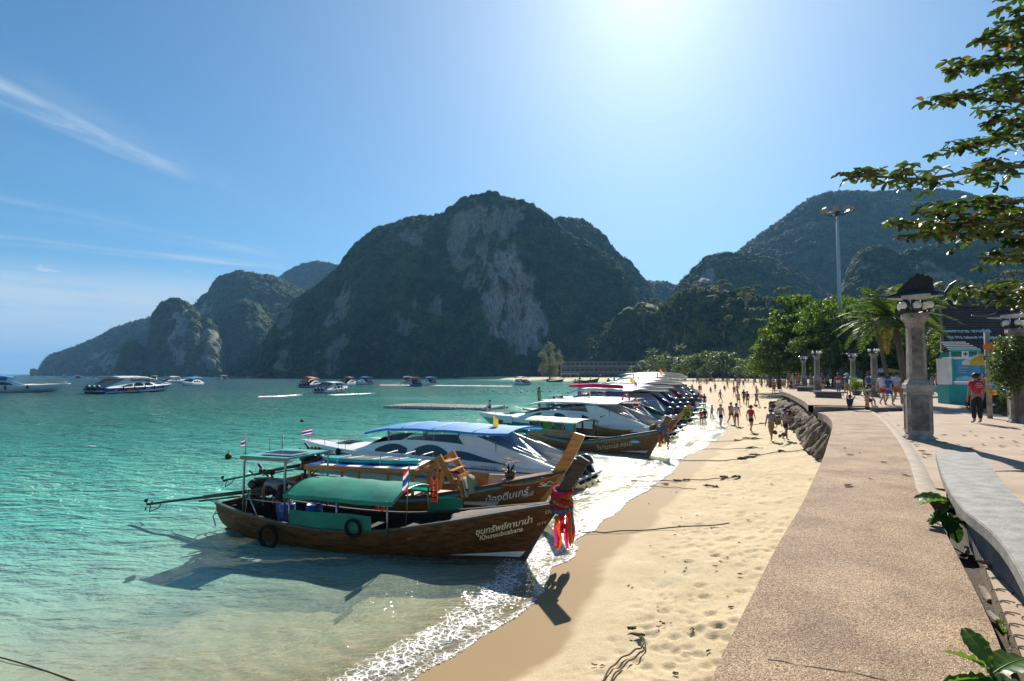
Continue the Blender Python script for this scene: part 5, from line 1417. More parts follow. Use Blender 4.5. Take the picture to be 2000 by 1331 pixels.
# tilted black outboard-like fender slung at the bow
SB, HB = speedboat(gnd(1287, 856), gnd(962, 834), 'white speedboat with teal hull band and white towels hung at its windows', G_row,
    dict(canopy=F_white, hull=M_teal, cabin=M_white, stripes=[(.0, .30, M_white, 0, .99), (.30, .335, M_letter_b, 0, .99)], ne=3, cowl=M_outw, seat=M_cream,
         wins=[(.30, .42, .25, .72), (.44, .53, .25, .75), (.55, .66, .2, .8)], text=[('ANDAMAN', .26, 10.6, .52, M_letter_b, False), ('35 คน', .15, 3.4, .16, M_letter_b, False)]))
for t, w in ((.78, .06), (.50, .075), (.34, .09)):
    mb = MB(); n = 6
    L_ = 12.0
    P = [[Vector(((t + w * i / n) * L_, HB.b(t) * (.985 if t < .7 else 1.04) + .02 + .01 * math.sin(i * 2), (1.36 if t < .7 else 1.0) - .5 * j / 4)) for j in range(5)] for i in range(n + 1)]
    mb.grid(P); mb.grid([[p + Vector((0, -.012, 0)) for p in r] for r in P], flip=True)
    tw = mb.build('towel', M_flagwhite); tw.location = SB.location; tw.rotation_euler = SB.rotation_euler; tw.scale = SB.scale
    tag(tw, {.78: 'white towel hung over the bow of the teal speedboat', .50: 'white towel hung over the middle window of the teal speedboat', .34: 'white towel hung by the rear window of the teal speedboat'}[t], 'towel', 'towels drying on the teal speedboat')
flag_parts(SB, (10.4, .5, 1.0), .7, .3, .45, 2.0, thai=False, color=M_yellow); flag_parts(SB, (10.9, .1, 1.0), .7, .4, .28, 2.0); flag_parts(SB, (12.5, 0, 1.05), .5, .4, .28, 2.4)
def lifebuoy(loc, rz, label):
    t = thing('lifebuoy', label, 'lifebuoy', loc, rz, 'orange lifebuoys on the moored speedboats')
    mb = MB(); mb.torus((0, 0, 0), .30, .075, 24, 8, axis='y'); mb.build('ring', M_orange, t)
    for k in range(4):
        a = k * math.pi / 2 + .4; mb = MB(); mb.tube([(.30 * math.cos(a - .16), 0, .30 * math.sin(a - .16)), (.30 * math.cos(a + .16), 0, .30 * math.sin(a + .16))], .082, 8); mb.build('band', M_flagwhite, t)
row = [ # stern px, bow px, label, options
 ((1302, 842), (1040, 822), 'speedboat with royal blue canopy and dark green stern', dict(canopy=F_royal, hull=M_dkgreen, wing=M_dkgreen, cabin=M_white, ne=3, cowl=M_outw)),
 ((1316, 829), (1078, 807), 'white canopied speedboat with a purple stern', dict(canopy=F_white, hull=M_purple, wing=M_purple, ne=3)),
 ((1322, 818), (1110, 799), 'speedboat with a white canopy and turquoise sides', dict(canopy=F_white, hull=M_turq_pipe, wing=M_blue, ne=3)),
 ((1330, 808), (1150, 791), 'white speedboat with a red stern wing', dict(canopy=F_white, hull=M_white, wing=M_red, ne=3, detail=2, stripes=[(.3, .5, M_red, 0, .95)])),
 ((1336, 799), (1180, 784.5), 'long white canopied speedboat with cobalt hull', dict(canopy=F_white, hull=M_cobalt, wing=M_white, ne=3)),
 ((1338, 791), (1190, 778.5), 'speedboat with an orange edged white canopy and red hull', dict(canopy=F_white, hull=M_red, wing=M_white, ne=2, detail=1)),
 ((1336, 784), (1200, 773.5), 'white speedboat with grey stern panels', dict(canopy=F_white, hull=M_white, wing=M_grey, ne=2, detail=1)),
 ((1334, 778), (1212, 769.5), 'speedboat with a red canopy among the white ones', dict(canopy=F_red, hull=M_white, ne=2, detail=1)),
 ((1328, 772), (1216, 765), 'white speedboat with a teal hull far down the row', dict(canopy=F_white, hull=M_teal, ne=2, detail=1)),
 ((1320, 766.5), (1212, 761), 'blue hulled speedboat far down the row', dict(canopy=F_white, hull=M_blue, ne=2, detail=1)),
 ((1312, 761.5), (1206, 757.5), 'small white speedboat near the end of the row', dict(canopy=F_white, hull=M_white, ne=2, detail=1)),
 ((1298, 757.5), (1200, 754.5), 'orange canopied speedboat near the end of the row', dict(canopy=F_orange, hull=M_white, ne=2, detail=1)),
 ((1280, 753.5), (1196, 751.3), 'last white speedboat at the far end of the row', dict(canopy=F_white, hull=M_white, ne=2, detail=1)),
]
ROW = []
for (s, b, lab, op) in row:
    r_, h_ = speedboat(gnd(*s), gnd(*b), lab, G_row, op); ROW.append(r_)
for i, (k_, x_, c_) in enumerate(((0, 6.0, M_yellow), (1, 3.0, M_redcloth), (2, 4.4, M_yellow), (4, 3.6, M_redcloth), (4, 6.2, M_orange), (5, 3.0, M_yellow), (6, 2.6, M_redcloth), (7, 4.0, M_yellow), (8, 3.0, M_orange))):
    flag_parts(ROW[k_], (x_, .4 - .2 * (i % 4), 2.1), .7, .42, .38, 2.4 + .3 * (i % 3), thai=i % 3 == 1, color=c_)
lifebuoy(on(ROW[0], (2.2, 1.3, 2.0)), ROW[0].rotation_euler.z, 'orange lifebuoy hung on the green stern beside the royal blue canopy')
lifebuoy(on(ROW[0], (1.4, 1.3, 1.75)), ROW[0].rotation_euler.z, 'orange lifebuoy nearest the motors of the green sterned speedboat')
flag_parts(ROW[3], (4, .5, 2.1), .7, .4, .4, 2.6, thai=False, color=M_yellow)
# rolled magenta awning on the neighbour
mb = MB(); mb.tube([(3.0, 1.2, 2.32), (5.5, 1.25, 2.38), (8.2, 1.2, 2.30)], [.12, .15, .10], 10); o_ = mb.build('rolled_awning', M_pink); o_.location = ROW[1].location; o_.rotation_euler = ROW[1].rotation_euler; o_.scale = ROW[1].scale
tag(o_, 'rolled magenta awning lying along a white canopy', 'awning')

# out in the bay
bay = [
 ((-160, 770), (108, 766), 'white speedboat with blue canopy cut by the frame edge', dict(canopy=F_blue, near=-1, stripes=[(.05, .5, M_red, 0, .45)], fenders=(.45, .6, .75), ne=3, text=[('CHARTERS', .34, 3.4, .48, M_letter_b, False)])),
 ((168, 771), (334, 764), 'cobalt blue speedboat with white canopy and orange flame on its side', dict(canopy=F_white, near=-1, hull=M_cobalt, stripes=[(.45, .62, M_white, 0, .97)], fenders=(.2, .35, .5, .65, .8), ne=3, text=[('SEA STAR', .30, 6.0, .42, M_letter_w, False), ('88', .42, 1.2, .5, M_letter_w, False)])),
 ((393, 753), (352, 755), 'speedboat with blue canopy lying behind the cobalt one', dict(canopy=F_blue, detail=1)),
 ((316, 748.5), (364, 747.5), 'pale speedboat beyond the cobalt one', dict(canopy=F_white, detail=1)),
 ((292, 744), (308, 742), 'white speedboat with dark windows seen end on in the bay', dict(canopy=F_white, detail=1)),
 ((458, 744), (420, 742), 'lone white speedboat before the far pinnacle', dict(canopy=F_white, detail=1)),
 ((600, 771), (692, 764), 'white speedboat crowded with passengers leaving a wake', dict(canopy=F_white, near=-1, hull=M_white, seat=M_orange, fenders=(.3, .5, .7))),
 ((570, 760), (640, 755), 'dark hulled speedboat with orange canopy behind the crowded one', dict(canopy=F_orange, near=-1, hull=M_cobalt, detail=1)),
 ((572, 752), (630, 749), 'speedboat with a red and white canopy in the busy cluster', dict(canopy=F_red, near=-1, detail=1)),
 ((640, 757), (712, 752), 'maroon canopied speedboat in the busy cluster', dict(canopy=fab('maroon_canopy', (.20, .02, .03)), near=-1, detail=1)),
 ((742, 753), (688, 750), 'speedboat with sky blue canopy heading away from the cluster', dict(canopy=F_blue, detail=1)),
 ((806, 750), (786, 747), 'white speedboat beside the red roofed one', dict(canopy=F_white, detail=1)),
 ((822, 757), (800, 753), 'small boat with a red roof seen from behind', dict(canopy=F_red, hull=M_cobalt, detail=1, ne=3)),
 ((862, 755), (822, 751), 'speedboat with blue and white canopy beside the red roofed one', dict(canopy=F_blue, detail=1)),
 ((1046, 754), (992, 751), 'white speedboat moored alone off the far beach', dict(canopy=F_white, near=1, stripes=[(.3, .36, M_blue, 0, .9)], detail=1)),
 ((132, 736.8), (118, 736.4), 'tiny white motorboat near the headland', dict(canopy=F_white, detail=1)),
 ((160, 739.5), (142, 739), 'small brown motorboat near the headland', dict(canopy=F_white, hull=W_tan, cabin=W_tan, detail=1)),
 ((212, 736), (196, 735.7), 'dark red motorboat under the far cliffs', dict(canopy=F_red, hull=M_red, cabin=M_red, detail=1)),
 ((232, 737.5), (220, 737), 'white motorboat under the far cliffs', dict(canopy=F_white, detail=1)),
 ((246, 737.2), (236, 736.9), 'dark motorboat beside the white one under the cliffs', dict(canopy=F_royal, hull=M_cobalt, detail=1)),
 ((388, 737.2), (376, 737), 'distant motorboat with a red roof off the pinnacle', dict(canopy=F_red, detail=1)),
 ((494, 737.5), (480, 737.2), 'distant pink roofed motorboat by the cliff foot', dict(canopy=F_red, detail=1)),
]
for (s, b, lab, op) in bay: speedboat(gnd(*s), gnd(*b), lab, G_bay, op)
# flame on the side of the cobalt boat is part of it
def flame():
    root = [o for o in bpy.data.objects if o.get('label', '').startswith('cobalt blue speedboat')][0]
    H = HB
    for a, b_, m in ((2.6, 5.2, M_red), (3.0, 4.6, M_yellow)):
        mb = MB(); P = []
        for i in range(15):
            u = i / 14; x = a + (b_ - a) * u; top = -.50 + .42 * math.sin(math.pi * u) ** .8 * (1 if m is M_red else .72); t = x / 12
            P.append([H.pt(t, H.v_at(t, H.zs(t) - .50), -1, .03 if m is M_red else .045), H.pt(t, H.v_at(t, H.zs(t) + top), -1, .03 if m is M_red else .045)])
        mb.grid(P); mb.build('flame_decal', m, root, fix=False)
flame()
# wakes
M_foam = mk('wake_foam', (.82, .84, .84), .5, var=.05, scale=1.0, bump=.5, bscale=3)
for (pts, w, lab) in (([(505, 776), (545, 775), (590, 772.5)], .5, 'white wake trailing behind the crowded speedboat'), ([(640, 773), (690, 771), (735, 769.5)], .35, 'thin white wash beside the crowded speedboat'), ([(742, 752.8), (800, 753.2), (1000, 755.2)], .8, 'long thin wake drawn across the bay')):
    P = [gnd(*p) for p in pts]; mb = MB(); ns = 60; rows = []
    for i in range(ns + 1):
        u = i / ns * (len(P) - 1); k_ = min(int(u), len(P) - 2); p = P[k_].lerp(P[k_ + 1], u - k_); r_ = random.Random(i * 7)
        ww = w * (.4 + .9 * math.sin(math.pi * min(1, i / ns + .05)) * r_.uniform(.6, 1.2)); rows.append([(p.x, p.y - ww, .012), (p.x + .1, p.y, .10 + .12 * r_.random()), (p.x, p.y + ww, .012)])
    mb.grid(rows); o_ = mb.build('wake', M_foam, fix=False); tag(o_, lab, 'wake', kind='stuff')
# floating pontoon of plastic cubes
def pontoon():
    t = thing('floating_pontoon', 'long grey pontoon of plastic floats in the green water', 'pontoon', (0, 0, 0))
    m = mk('grey_float_plastic', (.42, .40, .37), .6, var=.25, scale=.8); m2 = mk('dark_float_plastic', (.05, .05, .05), .6)
    a, b_ = gnd(750, 799), gnd(962, 803); d = b_ - a; n = int(d.length / .52); nrm = Vector((-d.y, d.x, 0)).normalized(); rz = math.atan2(d.y, d.x)
    cube = MB(); cube.box((0, 0, .14), (.47, .47, .46), taper=.86); cm = cube.build('float_block', m, t, bevel=.05); first = True
    r = random.Random(2)
    cnt = 0; rest = MB()
    for i in range(n):
        for j in range(12):
            p = a + d * ((i + .5) / n) + nrm * (.5 * j) + Vector((0, 0, .03 * math.sin(i * .25) + r.uniform(-.015, .015)))
            if cnt < 298:
                o = cm if first else cm.copy()
                if not first: COL.objects.link(o)
                first = False; o.parent = t; o.location = p; o.rotation_euler = (0, 0, rz); cnt += 1
            else: rest.box(p + Vector((0, 0, .1)), (.46, .46, .34), rz)
    if rest.v: tag(rest.build('float_blocks', m, t), kind='stuff')
    sk = MB(); sk.beam(a + Vector((0, 0, .03)) - nrm * .28, b_ + Vector((0, 0, .03)) - nrm * .28, .05, .2); sk.build('rubbing_strip', m2, t)
pontoon()
# marker floats on the swimming line and odd buoys
M_buoy = mk('white_buoy_plastic', (.75, .75, .72), .4)
_b = MB(); _b.sphere((0, 0, .1), .28, 8); buoy0 = None
for i, p in enumerate([(940, 765), (948, 764), (956, 763), (963, 764.5), (975, 770), (985, 764), (998, 772), (1012, 764.5), (1018, 768), (1030, 765.5), (1042, 765), (1060, 766), (1075, 766), (1092, 767), (1110, 768)]):
    if buoy0 is None: o_ = buoy0 = _b.build('marker_float', M_buoy)
    else: o_ = buoy0.copy(); COL.objects.link(o_)
    o_.location = gnd(*p); tag(o_, 'small white float on the swimming line in green water', 'buoy', 'white floats of the swimming line')
mb = MB(); mb.box((0, 0, .03), (.42, .22, .2)); o_ = mb.build('foam_float', M_buoy, bevel=.04); o_.location = gnd(180, 876); o_.rotation_euler = (0, .1, .2); tag(o_, 'white foam block float drifting in open turquoise water', 'float')
for p, lab in (((446, 894), 'dark mooring buoy floating beyond the longtail sterns'), ((590, 824), 'brown mooring buoy floating off the speedboat bow')):
    mb = MB(); mb.sphere((0, 0, .05), .16, 10); mb.tube([(0, 0, .18), (0, 0, .28)], .02, 6); o_ = mb.build('mooring_buoy', W_dark); o_.location = gnd(*p); tag(o_, lab, 'buoy', 'mooring buoys')
# small longtails drawn up on the far beach
for (s, b, lab) in (((1068, 746.5), (1098, 746.8), 'dark longtail drawn up alone on the far beach'), ((1122, 748.5), (1150, 749), 'dark longtail with tall prow on the far beach'), ((1130, 747.4), (1166, 748), 'second longtail close beside another on the far beach')):
    S_, A_, LL = boat_frame(gnd(*s), gnd(*b)); k_ = LL / 8.0
    r_, _, _ = longtail(S_, S_ + Vector((math.cos(A_), math.sin(A_), 0)) * 8, lab, 'longtails on the far beach', dict(hull=W_dark, inner=W_dark_in, rail=W_tan, deck=W_grey, seat=W_grey, post_mat=W_tan,
        post=([(-.02, -.15), (.42, .62), (.86, 1.24), (1.52, 2.16)], [(-.34, -.12), (.08, .62), (.52, 1.26), (1.24, 2.30)], .14)))
    r_.scale = (k_,) * 3
# ---------------------------------------------------------------- promenade, walls, benches, pillars
from mathutils.geometry import tessellate_polygon
def slab(name, poly, z_top, z_bot, mats, parent=None, side_mi=0, flare=None):
    """closed polygon (xy) extruded downwards; top on material 0"""
    P = [Vector((p[0], p[1], z_top)) for p in poly]; n = len(P)
    tr = tessellate_polygon([[Vector((p.x, p.y, 0)) for p in P]])
    vs = list(P) + [Vector((p.x, p.y, z_bot)) for p in P]
    fs = [tuple(t) for t in tr]; mi = [0] * len(fs)
    for i in range(n): fs.append((i, (i + 1) % n, n + (i + 1) % n, n + i)); mi.append(side_mi)
    mb = MB(); mb.add(vs, fs); mb.m = mi
    return mb.build(name, mats, parent)
def smooth_px(pts, z, n=1):
    P = [gnd(x, y, z) for x, y in pts]
    A = np.array([(p.x, p.y) for p in P]); A = _smooth(A, n); return [Vector((a, b, z)) for a, b in A]
def pebble_mat():
    m, nt, b = new_mat('pebble_wash_concrete'); L = nt.links.new
    geo = N(nt, 'ShaderNodeNewGeometry')
    v = N(nt, 'ShaderNodeTexVoronoi'); v.inputs['Scale'].default_value = 150; L(geo.outputs['Position'], v.inputs['Vector'])
    sepc = N(nt, 'ShaderNodeSeparateColor'); L(v.outputs['Color'], sepc.inputs[0])
    cr = N(nt, 'ShaderNodeValToRGB'); e = cr.color_ramp.elements
    e[0].color = (.075, .05, .034, 1); e[1].color = (.62, .50, .37, 1)
    for p, c in ((.25, (.21, .14, .09)), (.5, (.32, .22, .14)), (.75, (.42, .31, .21))): q = e.new(p); q.color = (*c, 1)
    L(sepc.outputs[0], cr.inputs[0])
    n1 = N(nt, 'ShaderNodeTexNoise'); n1.inputs['Scale'].default_value = 1.3; n1.inputs['Detail'].default_value = 7; n1.inputs['Roughness'].default_value = .65; L(geo.outputs['Position'], n1.inputs['Vector'])
    r1 = N(nt, 'ShaderNodeValToRGB'); r1.color_ramp.elements[0].position = .3; r1.color_ramp.elements[1].position = .7
    r1.color_ramp.elements[0].color = (.62, .57, .53, 1); r1.color_ramp.elements[1].color = (1.22, 1.15, 1.04, 1); L(n1.outputs[0], r1.inputs[0])
    mx = N(nt, 'ShaderNodeMix', data_type='RGBA', blend_type='MULTIPLY'); mx.inputs['Factor'].default_value = 1; L(cr.outputs[0], mx.inputs['A']); L(r1.outputs[0], mx.inputs['B'])
    L(mx.outputs['Result'], b.inputs['Base Color']); b.inputs['Roughness'].default_value = .85; b.inputs['Specular IOR Level'].default_value = .25
    bp = N(nt, 'ShaderNodeBump'); bp.inputs['Strength'].default_value = .7; bp.inputs['Distance'].default_value = .006; bp.invert = True; L(v.outputs['Distance'], bp.inputs['Height']); L(bp.outputs[0], b.inputs['Normal'])
    return m
def concrete(name, c1, c2, scale=2.0, bump=.3, rough=.85): return mk(name, c1, rough, col2=c2, scale=scale, bump=bump, bscale=40, spec=.2, detail=10)
M_peb = pebble_mat()
M_wall = concrete('stained_wall_concrete', (.34, .27, .19), (.13, .10, .075), 1.6)
M_strip = concrete('pale_render_strip', (.46, .39, .32), (.30, .25, .20), 3)
M_plaza = mk('dusty_pink_paving', (.46, .35, .26), .9, col2=(.33, .25, .19), scale=.9, bump=.3, bscale=25, spec=.15, detail=9)
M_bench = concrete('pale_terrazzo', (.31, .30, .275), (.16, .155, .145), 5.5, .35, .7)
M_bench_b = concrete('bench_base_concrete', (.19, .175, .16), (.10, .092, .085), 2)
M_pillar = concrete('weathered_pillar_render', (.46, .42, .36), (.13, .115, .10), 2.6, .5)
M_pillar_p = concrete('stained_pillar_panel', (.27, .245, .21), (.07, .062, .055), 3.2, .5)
M_stamp = concrete('stamped_concrete', (.33, .29, .24), (.20, .175, .15), 3, .3)
M_soil = mk('dark_damp_soil', (.05, .038, .028), .95, scale=9, bump=1.0)
M_rock = mk('brown_rip_rap', (.19, .14, .095), .9, col2=(.05, .038, .027), scale=3.5, bump=.9, bscale=12, spec=.2, detail=10)
Zw, Zp = 2.35, 2.30
left_px = [(1180, 1800), (1330, 1480), (1400, 1301), (1432, 1236), (1461, 1179), (1520, 1061), (1566, 988), (1592, 929), (1607, 899), (1618, 862), (1625, 840), (1626.5, 829), (1622, 819), (1612, 810), (1597, 806)]
right_px = [(1688, 801), (1706, 807), (1735, 835), (1757, 865), (1775, 900), (1784, 930), (1790, 960), (1816, 980), (1850, 1046), (1893, 1130), (1930, 1205), (1952, 1258), (1982, 1345), (2040, 1480), (2180, 1800)]
W_left = smooth_px(left_px, Zw, 2); W_right = smooth_px(right_px, Zw, 1)
o_ = slab('seawall_walkway', W_left + W_right, Zw, Zw - .30, [M_peb, M_wall], side_mi=1); tag(o_, kind='structure')
def wall_below(pts, inset, z0, z1, name):
    mb = MB(); n = len(pts); rows = []
    for i, p in enumerate(pts):
        a, b = pts[max(0, i - 1)], pts[min(n - 1, i + 1)]; d = (b - a).normalized(); nr = Vector((d.y, -d.x, 0))
        q = p + nr * inset; rows.append([(q.x, q.y, z0), (q.x, q.y, (z0 + z1) / 2), (q.x - .15 * nr.x, q.y - .15 * nr.y, z1)])
    mb.grid(rows); o = mb.build(name, M_wall, fix=False); return tag(o, kind='structure')
wall_below(W_left, .12, Zw - .29, -.4, 'seawall')
# crack across the walkway near the camera: a dark open joint
crk = [gnd(*p, Zw + .002) for p in ((1500, 1288), (1530, 1292), (1560, 1300), (1590, 1303), (1640, 1311), (1665, 1313), (1700, 1322), (1738, 1331), (1790, 1345))]
mb = MB(); rows = []
for i, p in enumerate(crk): w = .004 + .003 * math.sin(i * 2.3); rows.append([(p.x, p.y - w, p.z), (p.x, p.y + w, p.z + .0005)])
mb.grid(rows); tag(mb.build('paving_crack', M_soil, fix=False), kind='structure')
# plaza with a stair notch towards the beach
front2 = smooth_px([(1588.5, 793.5), (1580, 786), (1560, 776), (1545, 769.5), (1527, 765)], Zp, 1)
plaza_near = [gnd(x, y, Zp) for x, y in ((1700, 806.5), (1733, 836), (1755, 866), (1773, 901), (1782, 931), (1788, 962), (1812, 978), (1850, 972), (1895, 960))]
stamp_edge = [gnd(x, y, Zp) for x, y in ((1884, 990), (1905, 1052), (1925, 1110), (1968, 1215), (2000, 1290), (2080, 1480))]
poly = plaza_near + stamp_edge + [Vector((6.5, .6, Zp)), Vector((60, .6, Zp)), Vector((170, 210, Zp)), gnd(1560, 745.5, Zp), gnd(1542, 752, Zp)] + front2[::-1] + [gnd(1590, 794.2, Zp), gnd(1690, 796.5, Zp), gnd(1762, 797.5, Zp), gnd(1768, 803.5, Zp)]
o_ = slab('plaza_paving', poly, Zp, Zp - .5, [M_plaza, M_wall], side_mi=1); tag(o_, kind='structure')
lip = front2 + []
mb = MB(); rows = []
for i, p in enumerate(front2):
    a, b = front2[max(0, i - 1)], front2[min(len(front2) - 1, i + 1)]; d = (b - a).normalized(); nr = Vector((-d.y, d.x, 0))
    if nr.x > 0: nr = -nr
    q = p + nr * .25; rows.append([(p.x - nr.x * 2.5, p.y - nr.y * 2.5, Zp + .055), (q.x, q.y, Zp + .05), (q.x, q.y, Zp - .30), (p.x, p.y, Zp - .32), (p.x, p.y, .0)])
mb.grid(rows, smooth=False); o_ = mb.build('seawall', [M_peb], fix=False); o_.data.materials.append(M_wall)
for i, f in enumerate(o_.data.polygons): f.material_index = 0 if i % 4 == 0 else 1
tag(o_, kind='structure')
# stairs in the notch
st = thing('beach_stairs', 'concrete stairs cut through the sea wall down to the sand', 'stairs', (0, 0, 0))
for u, u2, z in ((.96, .84, 2.13), (.84, .72, 1.96), (.72, .25, 1.79), (.25, .18, 1.6), (.18, .11, 1.4), (.11, .04, 1.2)):
    a0, a1 = gnd(1768, 803, Zp), gnd(1597, 806, Zp); b0, b1 = gnd(1762, 797.5, Zp), gnd(1590, 794.2, Zp)
    p = [a1.lerp(a0, u), a1.lerp(a0, u2), b1.lerp(b0, u2), b1.lerp(b0, u)]
    mb = MB(); mb.prism([Vector((q.x, q.y, z - .9)) for q in p], (0, 0, .9)); mb.build('stair_step', M_wall, st)
# pale strip beside the walkway
S_in = smooth_px([(1688, 801), (1706, 807), (1735, 835), (1757, 865), (1775, 900), (1784, 930), (1790, 960), (1808, 974)], Zw, 1)
S_out = smooth_px([(1694, 799), (1716, 806), (1748, 832), (1778, 864), (1803, 900), (1818, 930), (1832, 955), (1845, 970)], Zw, 1)
mb = MB(); mb.grid([[(a.x, a.y, Zw + .004), (a.x * .5 + b.x * .5, a.y * .5 + b.y * .5, Zw + .012), (b.x, b.y, Zp + .005)] for a, b in zip(S_in, S_out)]); tag(mb.build('kerb_strip', M_strip, fix=False), kind='structure')
# trench between walkway and stamped slab
mb = MB(); q = [gnd(x, y, 2.12) for x, y in ((1795, 960), (1900, 955), (1925, 1010), (2010, 1230), (2100, 1480), (2040, 1500), (1940, 1260), (1840, 1060))]
mb.add(q, [tuple(range(len(q)))]); tag(mb.build('trench_soil', M_soil, fix=False), kind='structure')
r_ = random.Random(5)
def rubble(loc, s, rz, m, label, group, name='broken_slab'):
    mb = MB(); mb.box((0, 0, 0), s, 0); o = mb.build(name, m, bevel=.008)
    for v in o.data.vertices: v.co *= r_.uniform(.88, 1.1)
    o.location = loc; o.rotation_euler = (r_.uniform(-.25, .25), r_.uniform(-.25, .25), rz); tag(o, label, 'rubble', group)
rubble(gnd(1850, 962, 2.26), (.30, .16, .07), .2, M_stamp, 'broken brown kerb block lying beyond the leafy seedling', 'broken slabs in the trench')
rubble(gnd(1888, 1075, 2.18), (.16, .05, .02), 1.0, M_strip, 'thin pale slab shard by the leafy seedling in the trench', 'broken slabs in the trench')
rubble(gnd(1925, 1160, 2.16), (.05, .22, .03), -.35, M_strip, 'pale splinter of slab lying along the walkway edge', 'broken slabs in the trench')
rubble(gnd(1940, 1205, 2.18), (.045, .25, .03), -.40, M_stamp, 'brown splinter of slab lying along the walkway edge', 'broken slabs in the trench')
mb = MB(); mb.lathe([(0, 0), (.022, .0), (.024, .03), (0, .03)], n=10); o_ = mb.build('bottle_cap', M_turq_pipe); o_.location = gnd(1966, 1236, 2.2); tag(o_, 'turquoise bottle cap lying in the trench', 'litter')
def curled_leaf(loc, rz, L_, label, m, name='fallen_leaf', group='fallen leaves on the paving', w=.45, curl=.5):
    P = []; n = 8
    for i in range(n + 1):
        u = i / n; hw = L_ * w / 2 * math.sin(math.pi * min(1, u * .98 + .01)) ** .8
        P.append([(u * L_ - L_ / 2, v * hw, curl * hw * abs(v) ** 1.5 + L_ * .10 * curl * (2 * u - 1) ** 2 + .004) for v in (-1, -.5, 0, .5, 1)])
    mb = MB(); mb.grid(P); o = mb.build(name, m, fix=False); o.location = loc; o.rotation_euler = (0, 0, rz); tag(o, label, 'leaf', group)
M_dry = mk('dry_brown_leaf', (.24, .12, .05), .7, col2=(.09, .045, .02), scale=9); M_dryp = mk('pale_dry_leaf', (.42, .30, .18), .7, col2=(.25, .15, .08), scale=9)
curled_leaf(gnd(1938, 1108, 2.31), -.9, .26, 'big pale curled leaf lying on the stamped concrete', M_dryp, w=.35, curl=.8)
for i, (x, y, L_) in enumerate([(1660, 889, .16), (1650, 876, .12), (1726, 904, .13), (1770, 929, .16), (1657, 950, .20), (1700, 935, .10), (1680, 884, .12)]):
    curled_leaf(gnd(x, y, Zw + .004), r_.uniform(0, 6), L_, 'dry brown leaf fallen on the pebbled walkway', M_dry if i % 3 else M_dryp, group='leaves on the pebbled walkway')
for i in range(46):
    u = r_.random()
    if i < 22: x, y = 1715 + 85 * u + r_.uniform(-8, 8), 812 + 95 * u ** 1.3 + r_.uniform(-3, 3); x += 18
    else: x, y = r_.uniform(1800, 2000), r_.uniform(838, 880)
    curled_leaf(gnd(x, y, Zp + .012), r_.uniform(0, 6), r_.uniform(.10, .2), 'dry brown leaf fallen on the plaza paving', M_dry if i % 4 else M_dryp, group='leaves on the plaza paving')
# stamped slab with raised scallops
scal = MB()
for i in range(13):
    e0, e1 = gnd(1893 + 8 * i, 1018 + 23 * i, Zp), gnd(1950 + 14 * i, 1020 + 25 * i, Zp)
    for j in range(4):
        c = e0.lerp(e1, .12 + .22 * j) + Vector((0, .05 * (j % 2), .004)); pts = [c + Vector((.052 * math.cos(a), .06 * math.sin(a), 0)) for a in [math.pi * (.05 + .9 * k / 8) for k in range(9)]]
        scal.tube(pts, .0035, 4)
tag(scal.build('stamped_pattern', M_stamp), kind='structure')

# ---- benches
def curvy_bench(left, right, z, label, base=True):
    t = thing('concrete_bench', label, 'bench', (0, 0, 0), 0, 'pale concrete benches of the promenade')
    A, B_ = smooth_px(left, z, 2), smooth_px(right, z, 2)
    poly = A + B_[::-1]
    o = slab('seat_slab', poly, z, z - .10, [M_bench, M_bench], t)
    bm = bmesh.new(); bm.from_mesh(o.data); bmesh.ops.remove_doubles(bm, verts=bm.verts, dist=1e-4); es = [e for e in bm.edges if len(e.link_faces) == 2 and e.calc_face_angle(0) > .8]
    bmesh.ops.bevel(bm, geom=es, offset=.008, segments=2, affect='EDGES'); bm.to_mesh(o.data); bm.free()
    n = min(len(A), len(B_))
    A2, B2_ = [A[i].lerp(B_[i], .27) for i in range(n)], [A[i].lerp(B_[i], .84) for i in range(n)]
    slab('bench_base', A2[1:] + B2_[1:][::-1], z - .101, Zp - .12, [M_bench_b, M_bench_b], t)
curvy_bench([(1827, 882), (1832, 905), (1842, 935), (1860, 970), (1885, 1000), (1915, 1021), (1945, 1047), (1975, 1087), (2000, 1135), (2070, 1270)], [(1906, 884), (1925, 898), (1945, 922), (1965, 948), (2000, 985), (2050, 1018), (2110, 1060), (2180, 1120), (2240, 1190), (2350, 1350)], 2.76, 'long S curved pale concrete bench in the foreground')
def plain_bench(p, rz, L_, label):
    t = thing('concrete_bench', label, 'bench', p, rz, 'pale concrete benches of the promenade')
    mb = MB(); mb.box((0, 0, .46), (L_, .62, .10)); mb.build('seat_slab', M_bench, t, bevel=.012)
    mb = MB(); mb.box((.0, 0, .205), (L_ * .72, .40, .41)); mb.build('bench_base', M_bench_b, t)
plain_bench(gnd(1618, 779, Zp), -1.1, 2.4, 'pale concrete bench nearest the stair notch')
plain_bench(gnd(1574, 766, Zp), -1.1, 2.2, 'pale concrete bench between the two thin pillars')
plain_bench(gnd(1557, 760, Zp), -1.1, 2.2, 'farthest pale concrete bench before the shady trees')

